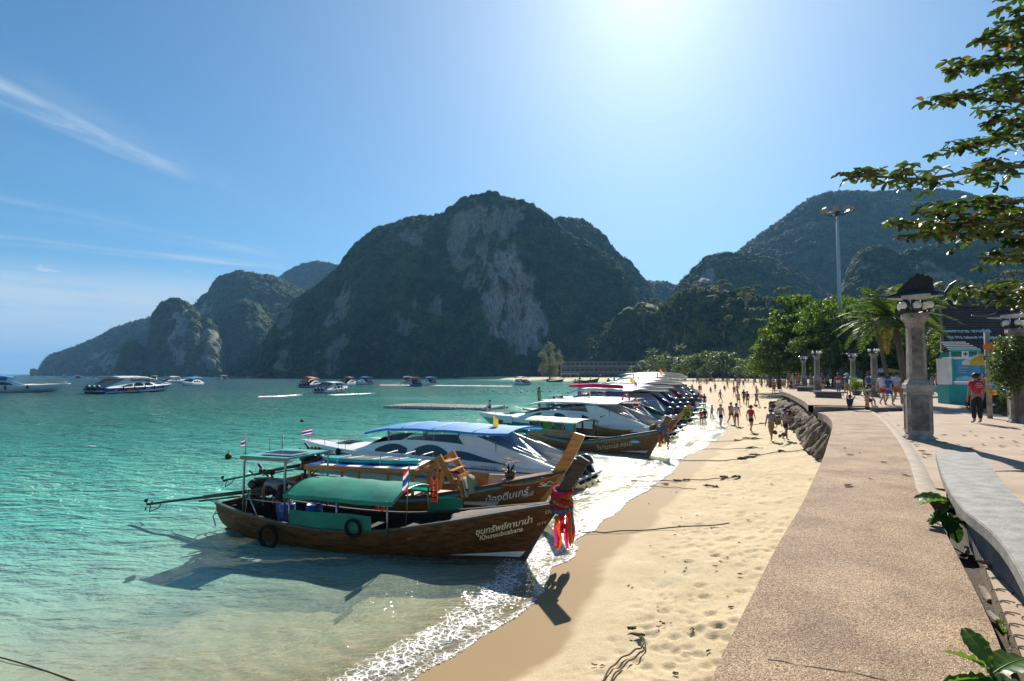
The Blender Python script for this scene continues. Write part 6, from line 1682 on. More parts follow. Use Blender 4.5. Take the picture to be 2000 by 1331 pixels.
# ---- pillars
M_globe = mk('milky_globe_glass', (.80, .78, .72), .25, var=.04, trans=.3); M_lampblack = mk('black_lamp_iron', (.02, .02, .022), .5)
def sq(mb, prof, mi=0): # square lathe
    return mb.lathe([(r * 1.41421, z) for r, z in prof], n=4, sq=True, smooth=False, mi=mi)
def pillar(loc, rz, label, globes=True):
    t = thing('stone_pillar', label, 'pillar', loc, rz, 'stone lamp pillars of the promenade')
    mb = MB(); n = 24
    prof = [(.62, -.02), (.60, .06), (.50, .12), (.46, .16), (.40, .17)]
    rr = random.Random(3); vs = []
    for r, z in prof:
        for j in range(n): a = 2 * math.pi * j / n; k = (1 / max(abs(math.cos(a)), abs(math.sin(a)))) ** .8 * rr.uniform(.93, 1.06); vs.append((r * k * math.cos(a) * .85, r * k * math.sin(a) * .85, z))
    mb.add(vs, [(i * n + j, i * n + (j + 1) % n, (i + 1) * n + (j + 1) % n, (i + 1) * n + j) for i in range(4) for j in range(n)]); mb.build('rough_footing', M_pillar, t)
    mb = MB(); sq(mb, [(.405, .13), (.405, 1.28), (0, 1.28)]); mb.build('pedestal', M_pillar, t)
    for k in range(4):
        M = Matrix.Rotation(k * math.pi / 2, 4, 'Z')
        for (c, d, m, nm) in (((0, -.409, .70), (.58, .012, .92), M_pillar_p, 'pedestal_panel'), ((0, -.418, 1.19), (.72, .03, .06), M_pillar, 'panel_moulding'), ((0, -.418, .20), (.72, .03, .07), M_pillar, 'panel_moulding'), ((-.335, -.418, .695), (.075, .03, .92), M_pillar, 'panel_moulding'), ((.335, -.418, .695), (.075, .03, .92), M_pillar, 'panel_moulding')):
            mb = MB(); mb.box(c, d); o = mb.build(nm, m, t); o.data.transform(M)
    mb = MB(); sq(mb, [(.41, 1.28), (.46, 1.32), (.46, 1.42), (.43, 1.45), (.40, 1.46), (.37, 1.50), (.34, 1.55), (0, 1.55)]); mb.build('cornice', M_pillar, t)
    mb = MB(); sq(mb, [(.30, 1.54), (.262, 2.98), (0, 2.98)]); mb.build('shaft', M_pillar, t)
    for k in range(4):
        M = Matrix.Rotation(k * math.pi / 2, 4, 'Z')
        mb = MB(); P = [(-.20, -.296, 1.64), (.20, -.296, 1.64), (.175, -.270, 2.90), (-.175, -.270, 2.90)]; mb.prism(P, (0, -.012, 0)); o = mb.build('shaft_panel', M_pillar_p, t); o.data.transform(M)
        for s_ in (-1, 1): mb = MB(); mb.beam((s_ * .262, -.292, 1.56), (s_ * .232, -.262, 2.97), .05, .03, up=(0, 1, 0)); o = mb.build('shaft_moulding', M_pillar, t); o.data.transform(M)
    mb = MB(); sq(mb, [(.27, 2.97), (.30, 3.0), (.30, 3.04), (.38, 3.13), (.41, 3.16), (.41, 3.28), (.39, 3.30), (0, 3.30)]); mb.build('capital', M_pillar, t)
    for ch in t.children: ch.data.transform(Matrix.Diagonal((.66, .66, 1, 1)))
    if globes:
        for i, (x, y) in enumerate(((-.30, -.20), (.02, -.26), (.30, -.20), (-.26, .22), (.26, .22))):
            mb = MB(); mb.tube([(x * .3, y * .3, 3.3), (x, y, 3.33), (x, y, 3.38)], .025, 6); mb.lathe([(0, 3.37), (.07, 3.37), (.06, 3.41), (0, 3.41)], (x, y, 0), 10); br = mb.build('lamp_arm', M_lampblack, t)
            mb = MB(); mb.sphere((x, y, 3.50), .105, 14); mb.build('lamp_globe', M_globe, br)
    return t
P1 = pillar(gnd(1795, 858, Zp), -.40, 'tall weathered stone pillar with sailfish nearest the camera')
M_fish = mk('dark_blue_fish_paint', (.012, .022, .05), .3, var=.3, scale=3, coat=.4); M_belly = mk('silver_fish_belly', (.45, .46, .45), .3, var=.2, scale=4); M_fin = mk('black_sail_fin', (.014, .013, .02), .6, scale=9, bump=.5)
def sailfish(loc, rz, label, k=1.0, sail=.44):
    t = thing('sailfish_statue', label, 'statue', loc, rz, 'sailfish statues on the pillars', scale=k)
    xs = pw([(-.62, .035), (-.5, .065), (-.3, .105), (0, .125), (.3, .105), (.55, .06), (.68, .035)])
    n = 12; R_ = []; m_ = 26
    for i in range(m_ + 1):
        x = -.62 + 1.30 * i / m_; r = xs(x); zc = .05 * math.sin((x + .3) * 2.2)
        R_.append([(x, r * .42 * math.cos(2 * math.pi * j / n), zc + r * math.sin(2 * math.pi * j / n)) for j in range(n)])
    vs = [p for r in R_ for p in r]; mb = MB()
    mb.add(vs, [(i * n + j, i * n + (j + 1) % n, (i + 1) * n + (j + 1) % n, (i + 1) * n + j) for i in range(m_) for j in range(n)], 0, True)
    o = mb.build('body', [M_fish, M_belly], t)
    for f in o.data.polygons: f.material_index = 1 if f.center.z < .05 * math.sin((f.center.x + .3) * 2.2) - .025 else 0
    mb = MB(); mb.tube([(-.60, 0, -.03), (-.80, 0, .0), (-.99, 0, .03)], [.034, .022, .010], 8); mb.build('bill', M_fish, t)
    P = []; q = 30
    for i in range(q + 1):
        u = i / q; x = -.40 + .82 * u; zb = .05 * math.sin((x + .3) * 2.2) + xs(x) * .9
        h = sail * (min(1, u / .48 + .04) ** .7) * (1 + .12 * math.sin(u * 5)) * (1 - .75 * max(0, u - .88) / .12) * (1 + .07 * math.sin(u * 43))
        P.append([(x + .10 * v * h / .4, .008 * math.sin(i * 1.5), zb + h * v - .02) for v in (0, .33, .66, 1)])
    mb = MB(); mb.grid(P); mb.grid([[(a, b + .02, c) for a, b, c in r] for r in P], flip=True); mb.build('sail_fin', M_fin, t)
    for sg in (1, -1):
        mb = MB(); mb.prism([(.62, -.015, .03), (.70, -.015, .0), (.92, -.015, .32 * sg + .03), (.78, -.015, .26 * sg)], (0, .03, 0)); mb.build('tail_fin', M_fish, t)
        mb = MB(); mb.prism([(-.30, sg * .05, -.08), (-.18, sg * .05, -.10), (-.16, sg * .16, -.28), (-.24, sg * .16, -.26)], (0, .012, 0)); mb.build('pectoral_fin', M_fish, t)
    mb = MB(); mb.tube([(-.05, 0, -.10), (.0, 0, -.48)], [.05, .07], 8); mb.tube([(.15, 0, -.1), (.12, 0, -.42)], .03, 8); mb.build('support', M_lampblack, t)
sailfish(P1.location + Vector((.02, 0, 3.77)), R(-4), 'dark sailfish statue with raised fin on the nearest pillar', 1.15, .36)
pl = [((1597, 771), 'thin pale pillar standing beside the nearest stair bench', None), ((1571, 760), 'thin pillar with small fish far by the shady trees', 'small fish statue on the farthest pillar by the trees'),
      ((1667, 765), 'pillar with fish half hidden by the round bush', 'fish statue on the pillar behind the round bush'), ((1709, 775), 'bare topped pillar beside the orange umbrella stall', None)]
for (p, lab, fl) in pl:
    c = pillar(gnd(*p, Zp), -.35, lab)
    if fl: sailfish(c.location + Vector((0, 0, 3.7)), R(-20), fl, .98, .42)
P6 = pillar(gnd(1992, 826, Zp), -.5, 'stone pillar wrapped in green creeper at the edge of the plaza')
sailfish(P6.location + Vector((-.05, 0, 3.78)), R(-25), 'black marlin statue above the creeper covered pillar', 1.25, .30)

# ---- flood light mast
def mast():
    t = thing('floodlight_mast', 'tall steel mast with a ring of floodlights above the trees', 'floodlight', gnd(1645, 756, Zp))
    Yb = t.location.y; H_ = at(1635, 416, Yb).z - Zp
    m = mk('pale_mast_paint', (.30, .38, .40), .5, var=.1, scale=.4)
    mb = MB(); mb.tube([(0, 0, 0), (0, 0, H_ * .5), (0, 0, H_)], [.30, .24, .16], 12); mb.lathe([(0, 0), (.5, 0), (.5, .5), (.32, .55)], n=12); mb.build('mast_pole', m, t)
    mb = MB(); mb.torus((0, 0, H_ - .1), 1.25, .07, 20, 6); mb.tube([(-1.3, 0, H_ - .1), (1.3, 0, H_ - .1)], .06, 6); mb.tube([(0, -1.3, H_ - .1), (0, 1.3, H_ - .1)], .06, 6)
    mb.lathe([(.16, -.5), (.35, -.3), (.35, .1), (0, .15)], (0, 0, H_), 10); mb.build('lamp_ring', M_lampblack, t)
    for k in range(8):
        a = 2 * math.pi * k / 8 + .2; c = Vector((1.75 * math.cos(a), 1.75 * math.sin(a), H_ + .32)); Mr = Matrix.Rotation(R(-38), 3, 'Y')
        mb = MB(); mb.box((0, 0, 0), (.62, .72, .28), mat=Mr); mb.box((.02, 0, -.15), (.5, .6, .05), mat=Mr); o = mb.build('floodlight', mk('grey_lamp_housing', (.25, .25, .24), .5) if k == 0 else o.data.materials[0], t); o.location = c; o.rotation_euler = (0, 0, a)
        mb = MB(); mb.tube([(1.25 * math.cos(a), 1.25 * math.sin(a), H_ - .1), c], .04, 6); mb.build('lamp_arm', M_lampblack, t)
mast()
# ---- rocks heaped below the sea wall
def rock_mesh(seed):
    bm = bmesh.new(); bmesh.ops.create_icosphere(bm, subdivisions=3, radius=1)
    r = random.Random(seed); dirs = [(Vector((r.gauss(0, 1), r.gauss(0, 1), r.gauss(0, 1))).normalized(), r.uniform(.62, .95)) for _ in range(14)]
    for v in bm.verts:
        n = v.co.normalized(); k = 1.0
        for d, h in dirs:
            q = n.dot(d)
            if q > h: k = min(k, h / q)
        v.co = n * k * (1 + .05 * math.sin(9 * n.x + seed) * math.sin(11 * n.y)); v.co.z *= .72
    me = bpy.data.meshes.new('rock'); bm.to_mesh(me); bm.free(); me.materials.append(M_rock); return me
def revetment(pts, w, z1, name='rock_revetment'):
    A = _smooth(np.array([(p.x, p.y) for p in pts]), 5); nu, nv = len(A), 26; t_ = np.gradient(A, axis=0); t_ /= np.linalg.norm(t_, axis=1, keepdims=True); nr = np.stack([-t_[:, 1], t_[:, 0]], 1); nr *= np.where(nr[:, :1] > 0, -1, 1); w = np.interp(np.linspace(0, 1, nu), np.linspace(0, 1, len(w)), w)[:, None]
    v = np.linspace(0, 1, nv)[None, :]; X = A[:, :1] + nr[:, :1] * w * v; Y = A[:, 1:] + nr[:, 1:] * w * v; Z = z1 + (.55 - z1) * v ** 1.2 + 0 * X
    d, vv = worley(X * 1.5 + Z * .7, Y * .9 + Z * 1.5, 5); b = .27 * np.sqrt(np.clip(1 - (d / .8) ** 2, 0, 1)) * (.4 + vv) + .34 * (fbm(X * 2.4 + Z, Y * 2.2 + Z * 2, 7) - .5)
    P = np.stack([X + nr[:, :1] * b * .8, Y + nr[:, 1:] * b * .8, Z + b * .6], -1); o = link_mesh(name, np_mesh(name, P.reshape(-1, 3), grid_faces(nu, nv)), None, [M_rock]); tag(o, kind='structure')
revetment([gnd(x, y, Zp) + Vector((.25, 0, 0)) for x, y in ((1527, 765), (1545, 769.5), (1560, 776), (1580, 786), (1590, 794), (1598, 806), (1613, 812), (1624, 822))], np.linspace(1.5, .35, 6 * 32 + 200), Zp - .6)
ROCKS = [rock_mesh(i) for i in range(6)]
def rock(p, s, label='brown boulder in the heap at the foot of the sea wall', group='boulders at the foot of the sea wall'):
    o = bpy.data.objects.new('boulder', ROCKS[r_.randrange(6)]); COL.objects.link(o); o.location = p; o.scale = (s * r_.uniform(.8, 1.25), s * r_.uniform(.8, 1.2), s * r_.uniform(.8, 1.1)); o.rotation_euler = (r_.uniform(-.4, .4), r_.uniform(-.4, .4), r_.uniform(0, 6)); tag(o, label, 'boulder', group)
foot2 = [gnd(x, y, 1.0) for x, y in ((1527, 789), (1545, 800), (1562, 812), (1580, 828), (1597, 845))]
for i in range(46):
    u = r_.random() * 3.999; k_ = int(u); p = foot2[k_].lerp(foot2[k_ + 1], u - k_); w = abs(r_.gauss(0, .45)) if k_ > 1 else r_.uniform(-.3, 1.3)
    rock(Vector((p.x + .2 - w * (1.6 if k_ > 0 else 2.4), p.y - .5 * w, 1.45 - .62 * abs(w) + r_.uniform(-.1, .2))), r_.uniform(.14, .36))
for i in range(16):
    x, y = r_.choice([(1612, 868), (1606, 874), (1616, 858), (1612, 850), (1620, 846)]); p = gnd(x + r_.uniform(-5, 7), y + r_.uniform(-4, 4), .95)
    rock(p + Vector((.15, .3, r_.uniform(0, .25))), r_.uniform(.14, .34))
for p, s in (((1603, 877), .22), ((1593, 872), .14), ((1588, 884), .08)): rock(gnd(*p, .9), s)
for i in range(18): rock(gnd(r_.uniform(1500, 1570), r_.uniform(794, 852), .88), r_.uniform(.06, .2), 'small loose stone lying on the sand below the sea wall', 'loose stones on the sand')
# ---- ropes and wrack on the sand
M_rope = mk('dark_mooring_rope', (.11, .085, .055), .9, scale=30, bump=.8)
def zsand(p):
    sd = float(shore_dist(np.array([p.x]), np.array([p.y]))[0]); return float(sand_z(np.array([sd]), np.array([p.y]))[0])
def on_sand(px, py, dz=0.0):
    z = .3
    for _ in range(6): p = gnd(px, py, z); z = max(0.0, zsand(p))
    return Vector((p.x, p.y, z + dz))
def rope(pts, r, label, knots=(), lift=.035):
    P = [on_sand(x, y, lift) for x, y in pts]; A = np.array([(p.x, p.y, p.z) for p in P]); A = _smooth(A, 3)
    mb = MB(); mb.tube([Vector(a) + Vector((0, 0, .012 * math.sin(i * .7))) for i, a in enumerate(A)], r * .68, 6)
    o = mb.build('mooring_rope', M_rope); tag(o, label, 'rope', 'mooring ropes on the sand')
    for (x, y, s) in knots:
        s *= .7; c = on_sand(x, y, .03); mb = MB(); q = random.Random(int(x * 7 + y))
        mb.tube([(s * q.gauss(0, .5), s * .4 * q.gauss(0, .5), s * .25 * abs(q.gauss(0, .5))) for _ in range(26)], r * .9, 6)
        k = mb.build('rope_coil', M_rope, o); k.location = c
rope([(1130, 1042), (1160, 1043), (1200, 1042), (1300, 1035), (1425, 1026)], .022, 'long dark straight rope stretched over wet and dry sand')
rope([(1172, 1345), (1190, 1312), (1212, 1292), (1238, 1277), (1256, 1268), (1258, 1258), (1248, 1246)], .017, 'dark rope looped in the sand near the camera', [(1246, 1244, .10), (1236, 1232, .10)])
rope([(1188, 1345), (1200, 1322), (1225, 1300), (1246, 1285), (1262, 1270), (1260, 1256), (1250, 1245)], .017, 'second dark strand of the looped rope near the camera')
rope([(1232, 941), (1300, 942), (1345, 940), (1390, 938), (1440, 934)], .022, 'mooring rope with floats running up from the foam', [(1325, 941, .22), (1342, 940, .2), (1415, 934, .25), (1440, 933, .22)])
rope([(1222, 951), (1280, 953), (1320, 954), (1345, 957), (1360, 957)], .015, 'thin mooring rope beside the one with floats', [(1385, 952, .3), (1398, 953, .2), (1300, 948, .2)])
rope([(1320, 900), (1380, 902), (1430, 901), (1470, 895), (1500, 886), (1560, 882), (1590, 876)], .025, 'long mooring rope with weed running to the sea wall', [(1450, 898, .35), (1465, 895, .4), (1475, 890, .3), (1525, 883, .25)])
rope([(1345, 878), (1400, 879), (1440, 878), (1490, 877)], .02, 'short mooring rope with a clump of weed', [(1470, 877, .4)])
rope([(1368, 864), (1420, 864), (1450, 860), (1490, 858)], .02, 'weedy mooring rope near the tall wading bathers', [(1440, 862, .35), (1460, 858, .45), (1475, 858, .4)])
rope([(1460, 832), (1500, 828), (1540, 818)], .03, 'far mooring rope leading to the boulders', [(1490, 829, .4)])
P = [gnd(-20, 1279, .02), gnd(40, 1295, .02), gnd(100, 1314, .02), gnd(170, 1340, .03)]
mb = MB(); mb.tube([Vector(a) for a in _smooth(np.array([(p.x, p.y, p.z) for p in P]), 2)], .012, 6); tag(mb.build('mooring_rope', M_rope), 'dark rope floating on the clear shallow water', 'rope', 'mooring ropes on the water')
P = [at(700, 828, 33), at(850, 810, 36), at(940, 801, 39)]
M_weed = mk('dry_brown_weed', (.10, .065, .035), .95, scale=12, bump=.6)
for i in range(60):
    u, v = r_.random(), r_.random(); x = 1180 + 380 * v + r_.uniform(-40, 40); y = 900 + 420 * u
    lim = 1615 - (y - 840) * .46
    if x > lim - 12 or x < 1300 - (y - 900) * .55: continue
    p = on_sand(x, y, .012); mb = MB(); q = r_.uniform(.012, .028)
    mb.tube([(q * r_.gauss(0, 1), q * .6 * r_.gauss(0, 1), .01 * abs(r_.gauss(0, 1))) for _ in range(9)], q * .25, 5)
    o = mb.build('weed_clump', M_weed); o.location = p; tag(o, 'small clump of dry brown weed on the dry sand', 'seaweed', 'weed clumps scattered on the sand')

# ---- hospital, kiosk, signs at the right edge
M_teal_w = mk('teal_wall_paint', (.03, .33, .30), .6, var=.12, scale=2); M_white_w = mk('white_wall_paint', (.72, .72, .69), .6, var=.08, scale=2); M_board = mk('blue_notice_print', (.03, .26, .46), .4, var=.1, scale=.8); M_boardl = mk('pale_blue_print', (.28, .50, .58), .4, var=.1)
M_roof = mk('brown_roof_tile', (.060, .036, .024), .65, col2=(.028, .018, .014), scale=5, bump=.3)
def kiosk():
    c = gnd(1878, 789, Zp); t = thing('notice_kiosk', 'teal and white kiosk with a blue notice board', 'kiosk', c, -.12)
    mb = MB(); mb.box((0, 0, .55), (1.9, 1.2, 1.1)); mb.build('base', M_teal_w, t, bevel=.02)
    mb = MB(); mb.box((-.86, 0, 1.85), (.22, 1.1, 1.50)); mb.build('side_post', M_white_w, t)
    mb = MB(); mb.box((-.70, -.3, 1.85), (.10, .5, 1.50)); mb.build('teal_post', M_teal_w, t)
    mb = MB(); mb.box((.12, 0, 1.18), (1.6, 1.0, .16)); mb.box((.12, 0, 2.62), (1.6, 1.0, .10)); mb.build('frame', M_white_w, t)
    mb = MB(); mb.box((.16, -.35, 1.92), (1.24, .06, 1.26)); bd = mb.build('notice_board', M_board, t)
    mb = MB(); mb.add([(.16 - .62, -.384, 1.30), (.78, -.384, 1.30), (.78, -.384, 1.62), (.4, -.384, 1.52), (0, -.384, 1.60), (-.46, -.384, 1.48)], [(0, 1, 2, 3, 4, 5)]); mb.build('wave_print', M_boardl, bd, fix=False)
    mb = MB(); mb.torus((.16, -.386, 2.33), .10, .012, 20, 4, axis='y'); mb.lathe([(0, 0), (.05, 0)], (.16, -.386, 2.33), 10, axis='y'); mb.build('emblem', M_letter_w, bd, fix=False)
    for s_, z, tx in ((.11, 2.03, 'ยินดีต้อนรับ'), (.10, 1.88, 'Welcome'), (.08, 1.75, 'Phi Phi Island')):
        text_on(tx, s_, lambda x, y, z=z: Vector((-.30 + x, -.386, z + y)), M_letter_w, bd)
    mb = MB(); mb.box((.92, -.2, 1.5), (.06, .06, 2.9)); mb.build('pole', M_turq_pipe, t)
kiosk()
t = thing('counter_table', 'white counter beside the teal kiosk', 'counter', gnd(1832, 776, Zp), -.05)
mb = MB(); mb.box((0, 0, .62), (1.25, .6, .5)); mb.build('counter_front', M_white_w, t)
for sx in (-.55, .55): mb = MB(); mb.box((sx, 0, .18), (.06, .5, .36)); mb.build('leg', M_steel, t)
def market_umbrella(px, py, z, r, label, cols):
    b = gnd(px, py, Zp); t = thing('parasol', label, 'parasol', b, .3, 'yellow parasols of the stalls'); h = z - Zp
    mb = MB(); mb.tube([(0, 0, 0), (0, 0, h)], .025, 8); mb.build('pole', M_steel, t)
    for k in range(8):
        a0, a1 = 2 * math.pi * k / 8, 2 * math.pi * (k + 1) / 8
        e = [(r * math.cos(a), r * math.sin(a), h - .38) for a in (a0, a1)]
        mb = MB(); mb.add([(0, 0, h), (e[0][0] * .5, e[0][1] * .5, h - .16), (e[1][0] * .5, e[1][1] * .5, h - .16), e[0], e[1], (e[0][0], e[0][1], h - .56), (e[1][0], e[1][1], h - .56)], [(0, 1, 2), (1, 3, 4, 2), (3, 5, 6, 4)]); mb.build('canopy_gore', cols[k % len(cols)], t, fix=False)
market_umbrella(1921, 800, 5.0, .78, 'yellow and white parasol beside the blue notice board', [M_wcloth, M_yellow, M_yellow])
market_umbrella(1729, 760, 4.75, 1.9, 'orange and white parasol of the stall behind the bare pillar', [M_orange, M_wcloth, M_yellow])
def hospital():
    Yb = 40.0; a = at(1846, 735, Yb); t = thing('hospital_building', 'hospital with a steep brown tiled roof and white roof lettering', 'building', (a.x, Yb, Zp), 0)
    X = lambda px, y=Yb: (px - 1000) / F_PX * y * 1.0 - a.x
    Z = lambda py: at(1900, py, Yb).z - Zp
    W = 20.0; ze, zr = Z(688), Z(590); dep = 5.0
    mb = MB(); mb.prism([(0, .4, 0), (W, .4, 0), (W, 6, 0), (4.4, 6, 0)], (0, 0, ze)); mb.build('wall', M_teal_w, t)
    for i in range(4): mb = MB(); mb.box((1.6 + 2.2 * i, .37, ze * .52), (1.2, .08, 1.3)); mb.build('window', M_glass, t)
    rows = 17
    n_in = 2.6
    for i in range(rows):
        u0, u1 = i / rows, (i + 1) / rows
        z0, z1 = ze + (zr - ze) * u0, ze + (zr - ze) * u1; y0, y1 = -.6 + 3.8 * u0, -.6 + 3.8 * u1
        x0, x1 = -.5 + n_in * u0, -.5 + n_in * u1
        mb = MB(); nn = 60; V = []
        for k in range(nn + 1):
            f_ = k / nn; bumpz = .022 * abs(math.sin(k * math.pi / 2))
            V.append([(x0 + (W - x0) * f_, y0 - .04, z0 + .05 + bumpz), (x1 + (W - x1) * f_, y1, z1 - .01 + bumpz), ])
        mb.grid(V); mb.grid([[(p[0][0], p[0][1], p[0][2]), (p[0][0], p[0][1] + .01, p[0][2] - .09)] for p in V]); tag(mb.build('tile_row', M_roof, t, fix=False), kind='stuff')
    mb = MB(); mb.add([(-.5, -.6, ze), (-.5 + n_in, 3.2, zr), (4.6, 7, ze)], [(0, 1, 2)]); mb.add([(-.5 + n_in, 3.2, zr), (W, 3.2, zr), (W, 7, ze), (4.6, 7, ze)], [(0, 1, 2, 3)]); mb.build('rear_roof', M_roof, t, fix=False)
    mb = MB(); mb.beam((-.5, -.6, ze + .1), (-.5 + n_in, 3.2, zr + .06), .16, .14); mb.beam((-.5 + n_in, 3.2, zr + .06), (W, 3.2, zr + .06), .2, .16); mb.build('ridge_cap', M_roof, t)
    sl = math.atan2(zr - ze, 3.8)
    for tx, s_, px0, py0 in (('โรงพยาบาล เกาะพีพี', .44, 1852, 654), ('Phi Phi Island Hospital', .38, 1856, 667)):
        z0 = Z(py0 - 2); y0 = -.6 + 3.8 * (z0 - ze) / (zr - ze) - .10; x0 = X(px0)
        text_on(tx, s_, lambda x, y, z0=z0, y0=y0, x0=x0: Vector((x0 + x, y0 + y * math.cos(sl), z0 + .13 + y * math.sin(sl))), M_letter_w, t, bold=.012)
    # small white shelter roof with green cross sign in front
    s = thing('clinic_shelter', 'white slatted shelter roof with teal edge before the hospital', 'shelter', gnd(1905, 786, Zp) + Vector((0, 1.2, 0)), -.1)
    zb = at(1905, 683, s.location.y).z - Zp
    for i in range(5): mb = MB(); mb.box((0, -.5 + .26 * i, zb + .12 * i), (1.75 - .1 * i, .24, .06)); mb.build('roof_slat', M_white_w, s)
    mb = MB(); mb.box((0, -.62, zb - .10), (1.8, .06, .14)); mb.build('fascia', M_teal_w, s)
    for sx in (-.8, .8): mb = MB(); mb.tube([(sx, -.5, 0), (sx, -.5, zb)], .04, 6); mb.build('post', M_white_w, s)
    g = thing('cross_sign', 'white sign with a green cross above the kiosk', 'sign', at(1885, 692, s.location.y - .9), -.1)
    mb = MB(); mb.box((0, 0, 0), (.36, .06, .36)); mb.build('sign_panel', M_white_w, g); mb = MB(); mb.box((0, -.034, 0), (.26, .008, .09)); mb.box((0, -.035, 0), (.09, .010, .26)); mb.build('green_cross', M_dkgreen, g)
    mb = MB(); mb.tube([(0, .04, -.1), (0, .04, -2.4)], .02, 6); mb.build('pole', M_steel, g)
hospital()
def signpost():
    b = gnd(1937, 818, Zp); Y = b.y; t = thing('signpost', 'post carrying red, blue and yellow arrow boards beside the creeper', 'signpost', b, 0)
    mb = MB(); mb.tube([(0, .08, 0), (0, .08, 3.3)], .09, 10); mb.build('post', M_pillar, t)
    M_sr = mk('red_orange_sign', (.60, .12, .03), .5, var=.25, scale=2)
    for (x0, x1, y0, y1, m, tx, tm) in ((1920, 1945, 673, 683, M_sr, 'Restaurant', M_yellow), (1921, 1936, 695, 704, M_letter_b, 'Toilet', M_letter_w), (1932, 1944, 744, 753, M_boardl, 'Pier', M_letter_b), (1929, 1947, 762, 772, M_yellow, 'Market', M_letter_b), (1926, 1944, 709, 716, M_teal_w, 'Clinic', M_letter_w)):
        A, B_ = at(x0, y1, Y), at(x1, y0, Y); w, h = B_.x - A.x, B_.z - A.z; c = Vector((A.x - b.x, 0, A.z - Zp))
        mb = MB(); mb.prism([c, c + Vector((w * .9, 0, 0)), c + Vector((w, 0, h / 2)), c + Vector((w * .9, 0, h)), c + Vector((0, 0, h))], (0, -.03, 0)); s = mb.build('arrow_board', m, t)
        text_on(tx, h * .62, lambda x, y: c + Vector((.03 + x * min(1, 1), -.034, h * .3 + y)), tm, s)
signpost()
# ---------------------------------------------------------------- trees and plants
def leaf_mat(name, greens, trans=.45, rough=.45, warm=None):
    """leaf colour varies from leaf to leaf (per-island random value)"""
    m, nt, b = new_mat(name); L = nt.links.new
    geo = N(nt, 'ShaderNodeNewGeometry'); cr = N(nt, 'ShaderNodeValToRGB'); e = cr.color_ramp.elements
    e[0].position = 0; e[0].color = (*greens[0], 1); e[1].position = 1; e[1].color = (*greens[-1], 1)
    for i, g in enumerate(greens[1:-1]): q = e.new((i + 1) / (len(greens) - 1)); q.color = (*g, 1)
    if warm:
        e[len(e) - 1].position = .955
        for p, c in warm: q = e.new(p); q.color = (*c, 1)
    L(geo.outputs['Random Per Island'], cr.inputs[0])
    n1 = N(nt, 'ShaderNodeTexNoise'); n1.inputs['Scale'].default_value = 14; L(geo.outputs['Position'], n1.inputs['Vector'])
    mr = N(nt, 'ShaderNodeMapRange'); L(n1.outputs[0], mr.inputs[0]); mr.inputs[3].default_value = .75; mr.inputs[4].default_value = 1.25
    mx = N(nt, 'ShaderNodeMix', data_type='RGBA', blend_type='MULTIPLY'); mx.inputs['Factor'].default_value = 1; L(cr.outputs[0], mx.inputs['A']); L(mr.outputs[0], mx.inputs['B'])
    L(mx.outputs['Result'], b.inputs['Base Color']); b.inputs['Roughness'].default_value = rough; b.inputs['Specular IOR Level'].default_value = .35
    tr = N(nt, 'ShaderNodeBsdfTranslucent'); sc_ = N(nt, 'ShaderNodeMix', data_type='RGBA', blend_type='MULTIPLY'); sc_.inputs['Factor'].default_value = 1; sc_.inputs['B'].default_value = (1.6, 1.7, .7, 1); L(mx.outputs['Result'], sc_.inputs['A']); L(sc_.outputs['Result'], tr.inputs[0])
    ms = N(nt, 'ShaderNodeMixShader'); ms.inputs[0].default_value = trans; L(b.outputs[0], ms.inputs[1]); L(tr.outputs[0], ms.inputs[2]); L(ms.outputs[0], nt.nodes['Material Output'].inputs[0])
    return m
LM_forest = leaf_mat('forest_leaves', [(.03, .062, .02), (.055, .092, .027), (.08, .115, .034), (.115, .125, .045)], .35, .6)
LM_forest2 = leaf_mat('olive_forest_leaves', [(.055, .08, .027), (.09, .105, .036), (.13, .125, .05)], .35, .6)
LM_beach = leaf_mat('beach_tree_leaves', [(.04, .065, .02), (.065, .095, .028), (.10, .12, .035)], .4, .5)
LM_almond = leaf_mat('sea_almond_leaves', [(.022, .045, .012), (.035, .065, .016), (.055, .088, .02), (.085, .11, .024)], .32, .5, warm=[(.985, (.20, .16, .02)), (.994, (.28, .07, .02))])
LM_shade = leaf_mat('shade_tree_leaves', [(.024, .056, .013), (.052, .096, .02), (.095, .145, .028), (.15, .18, .038)], .45, .45)
LM_palm = leaf_mat('palm_leaflets', [(.03, .06, .016), (.055, .09, .022), (.09, .12, .03)], .35, .6)
LM_dry = leaf_mat('dry_palm_leaflets', [(.15, .10, .03), (.20, .14, .04)], .25, .6)
LM_feather = leaf_mat('casuarina_needles', [(.09, .11, .055), (.13, .14, .07), (.17, .17, .09)], .3, .7)
M_bark = mk('grey_bark', (.16, .125, .09), .9, col2=(.06, .045, .033), scale=3, stretch=(4, 4, .6), bump=.8, bscale=10)
M_barkp = mk('pale_bark', (.34, .30, .24), .9, col2=(.18, .15, .12), scale=3, stretch=(4, 4, .6), bump=.5)

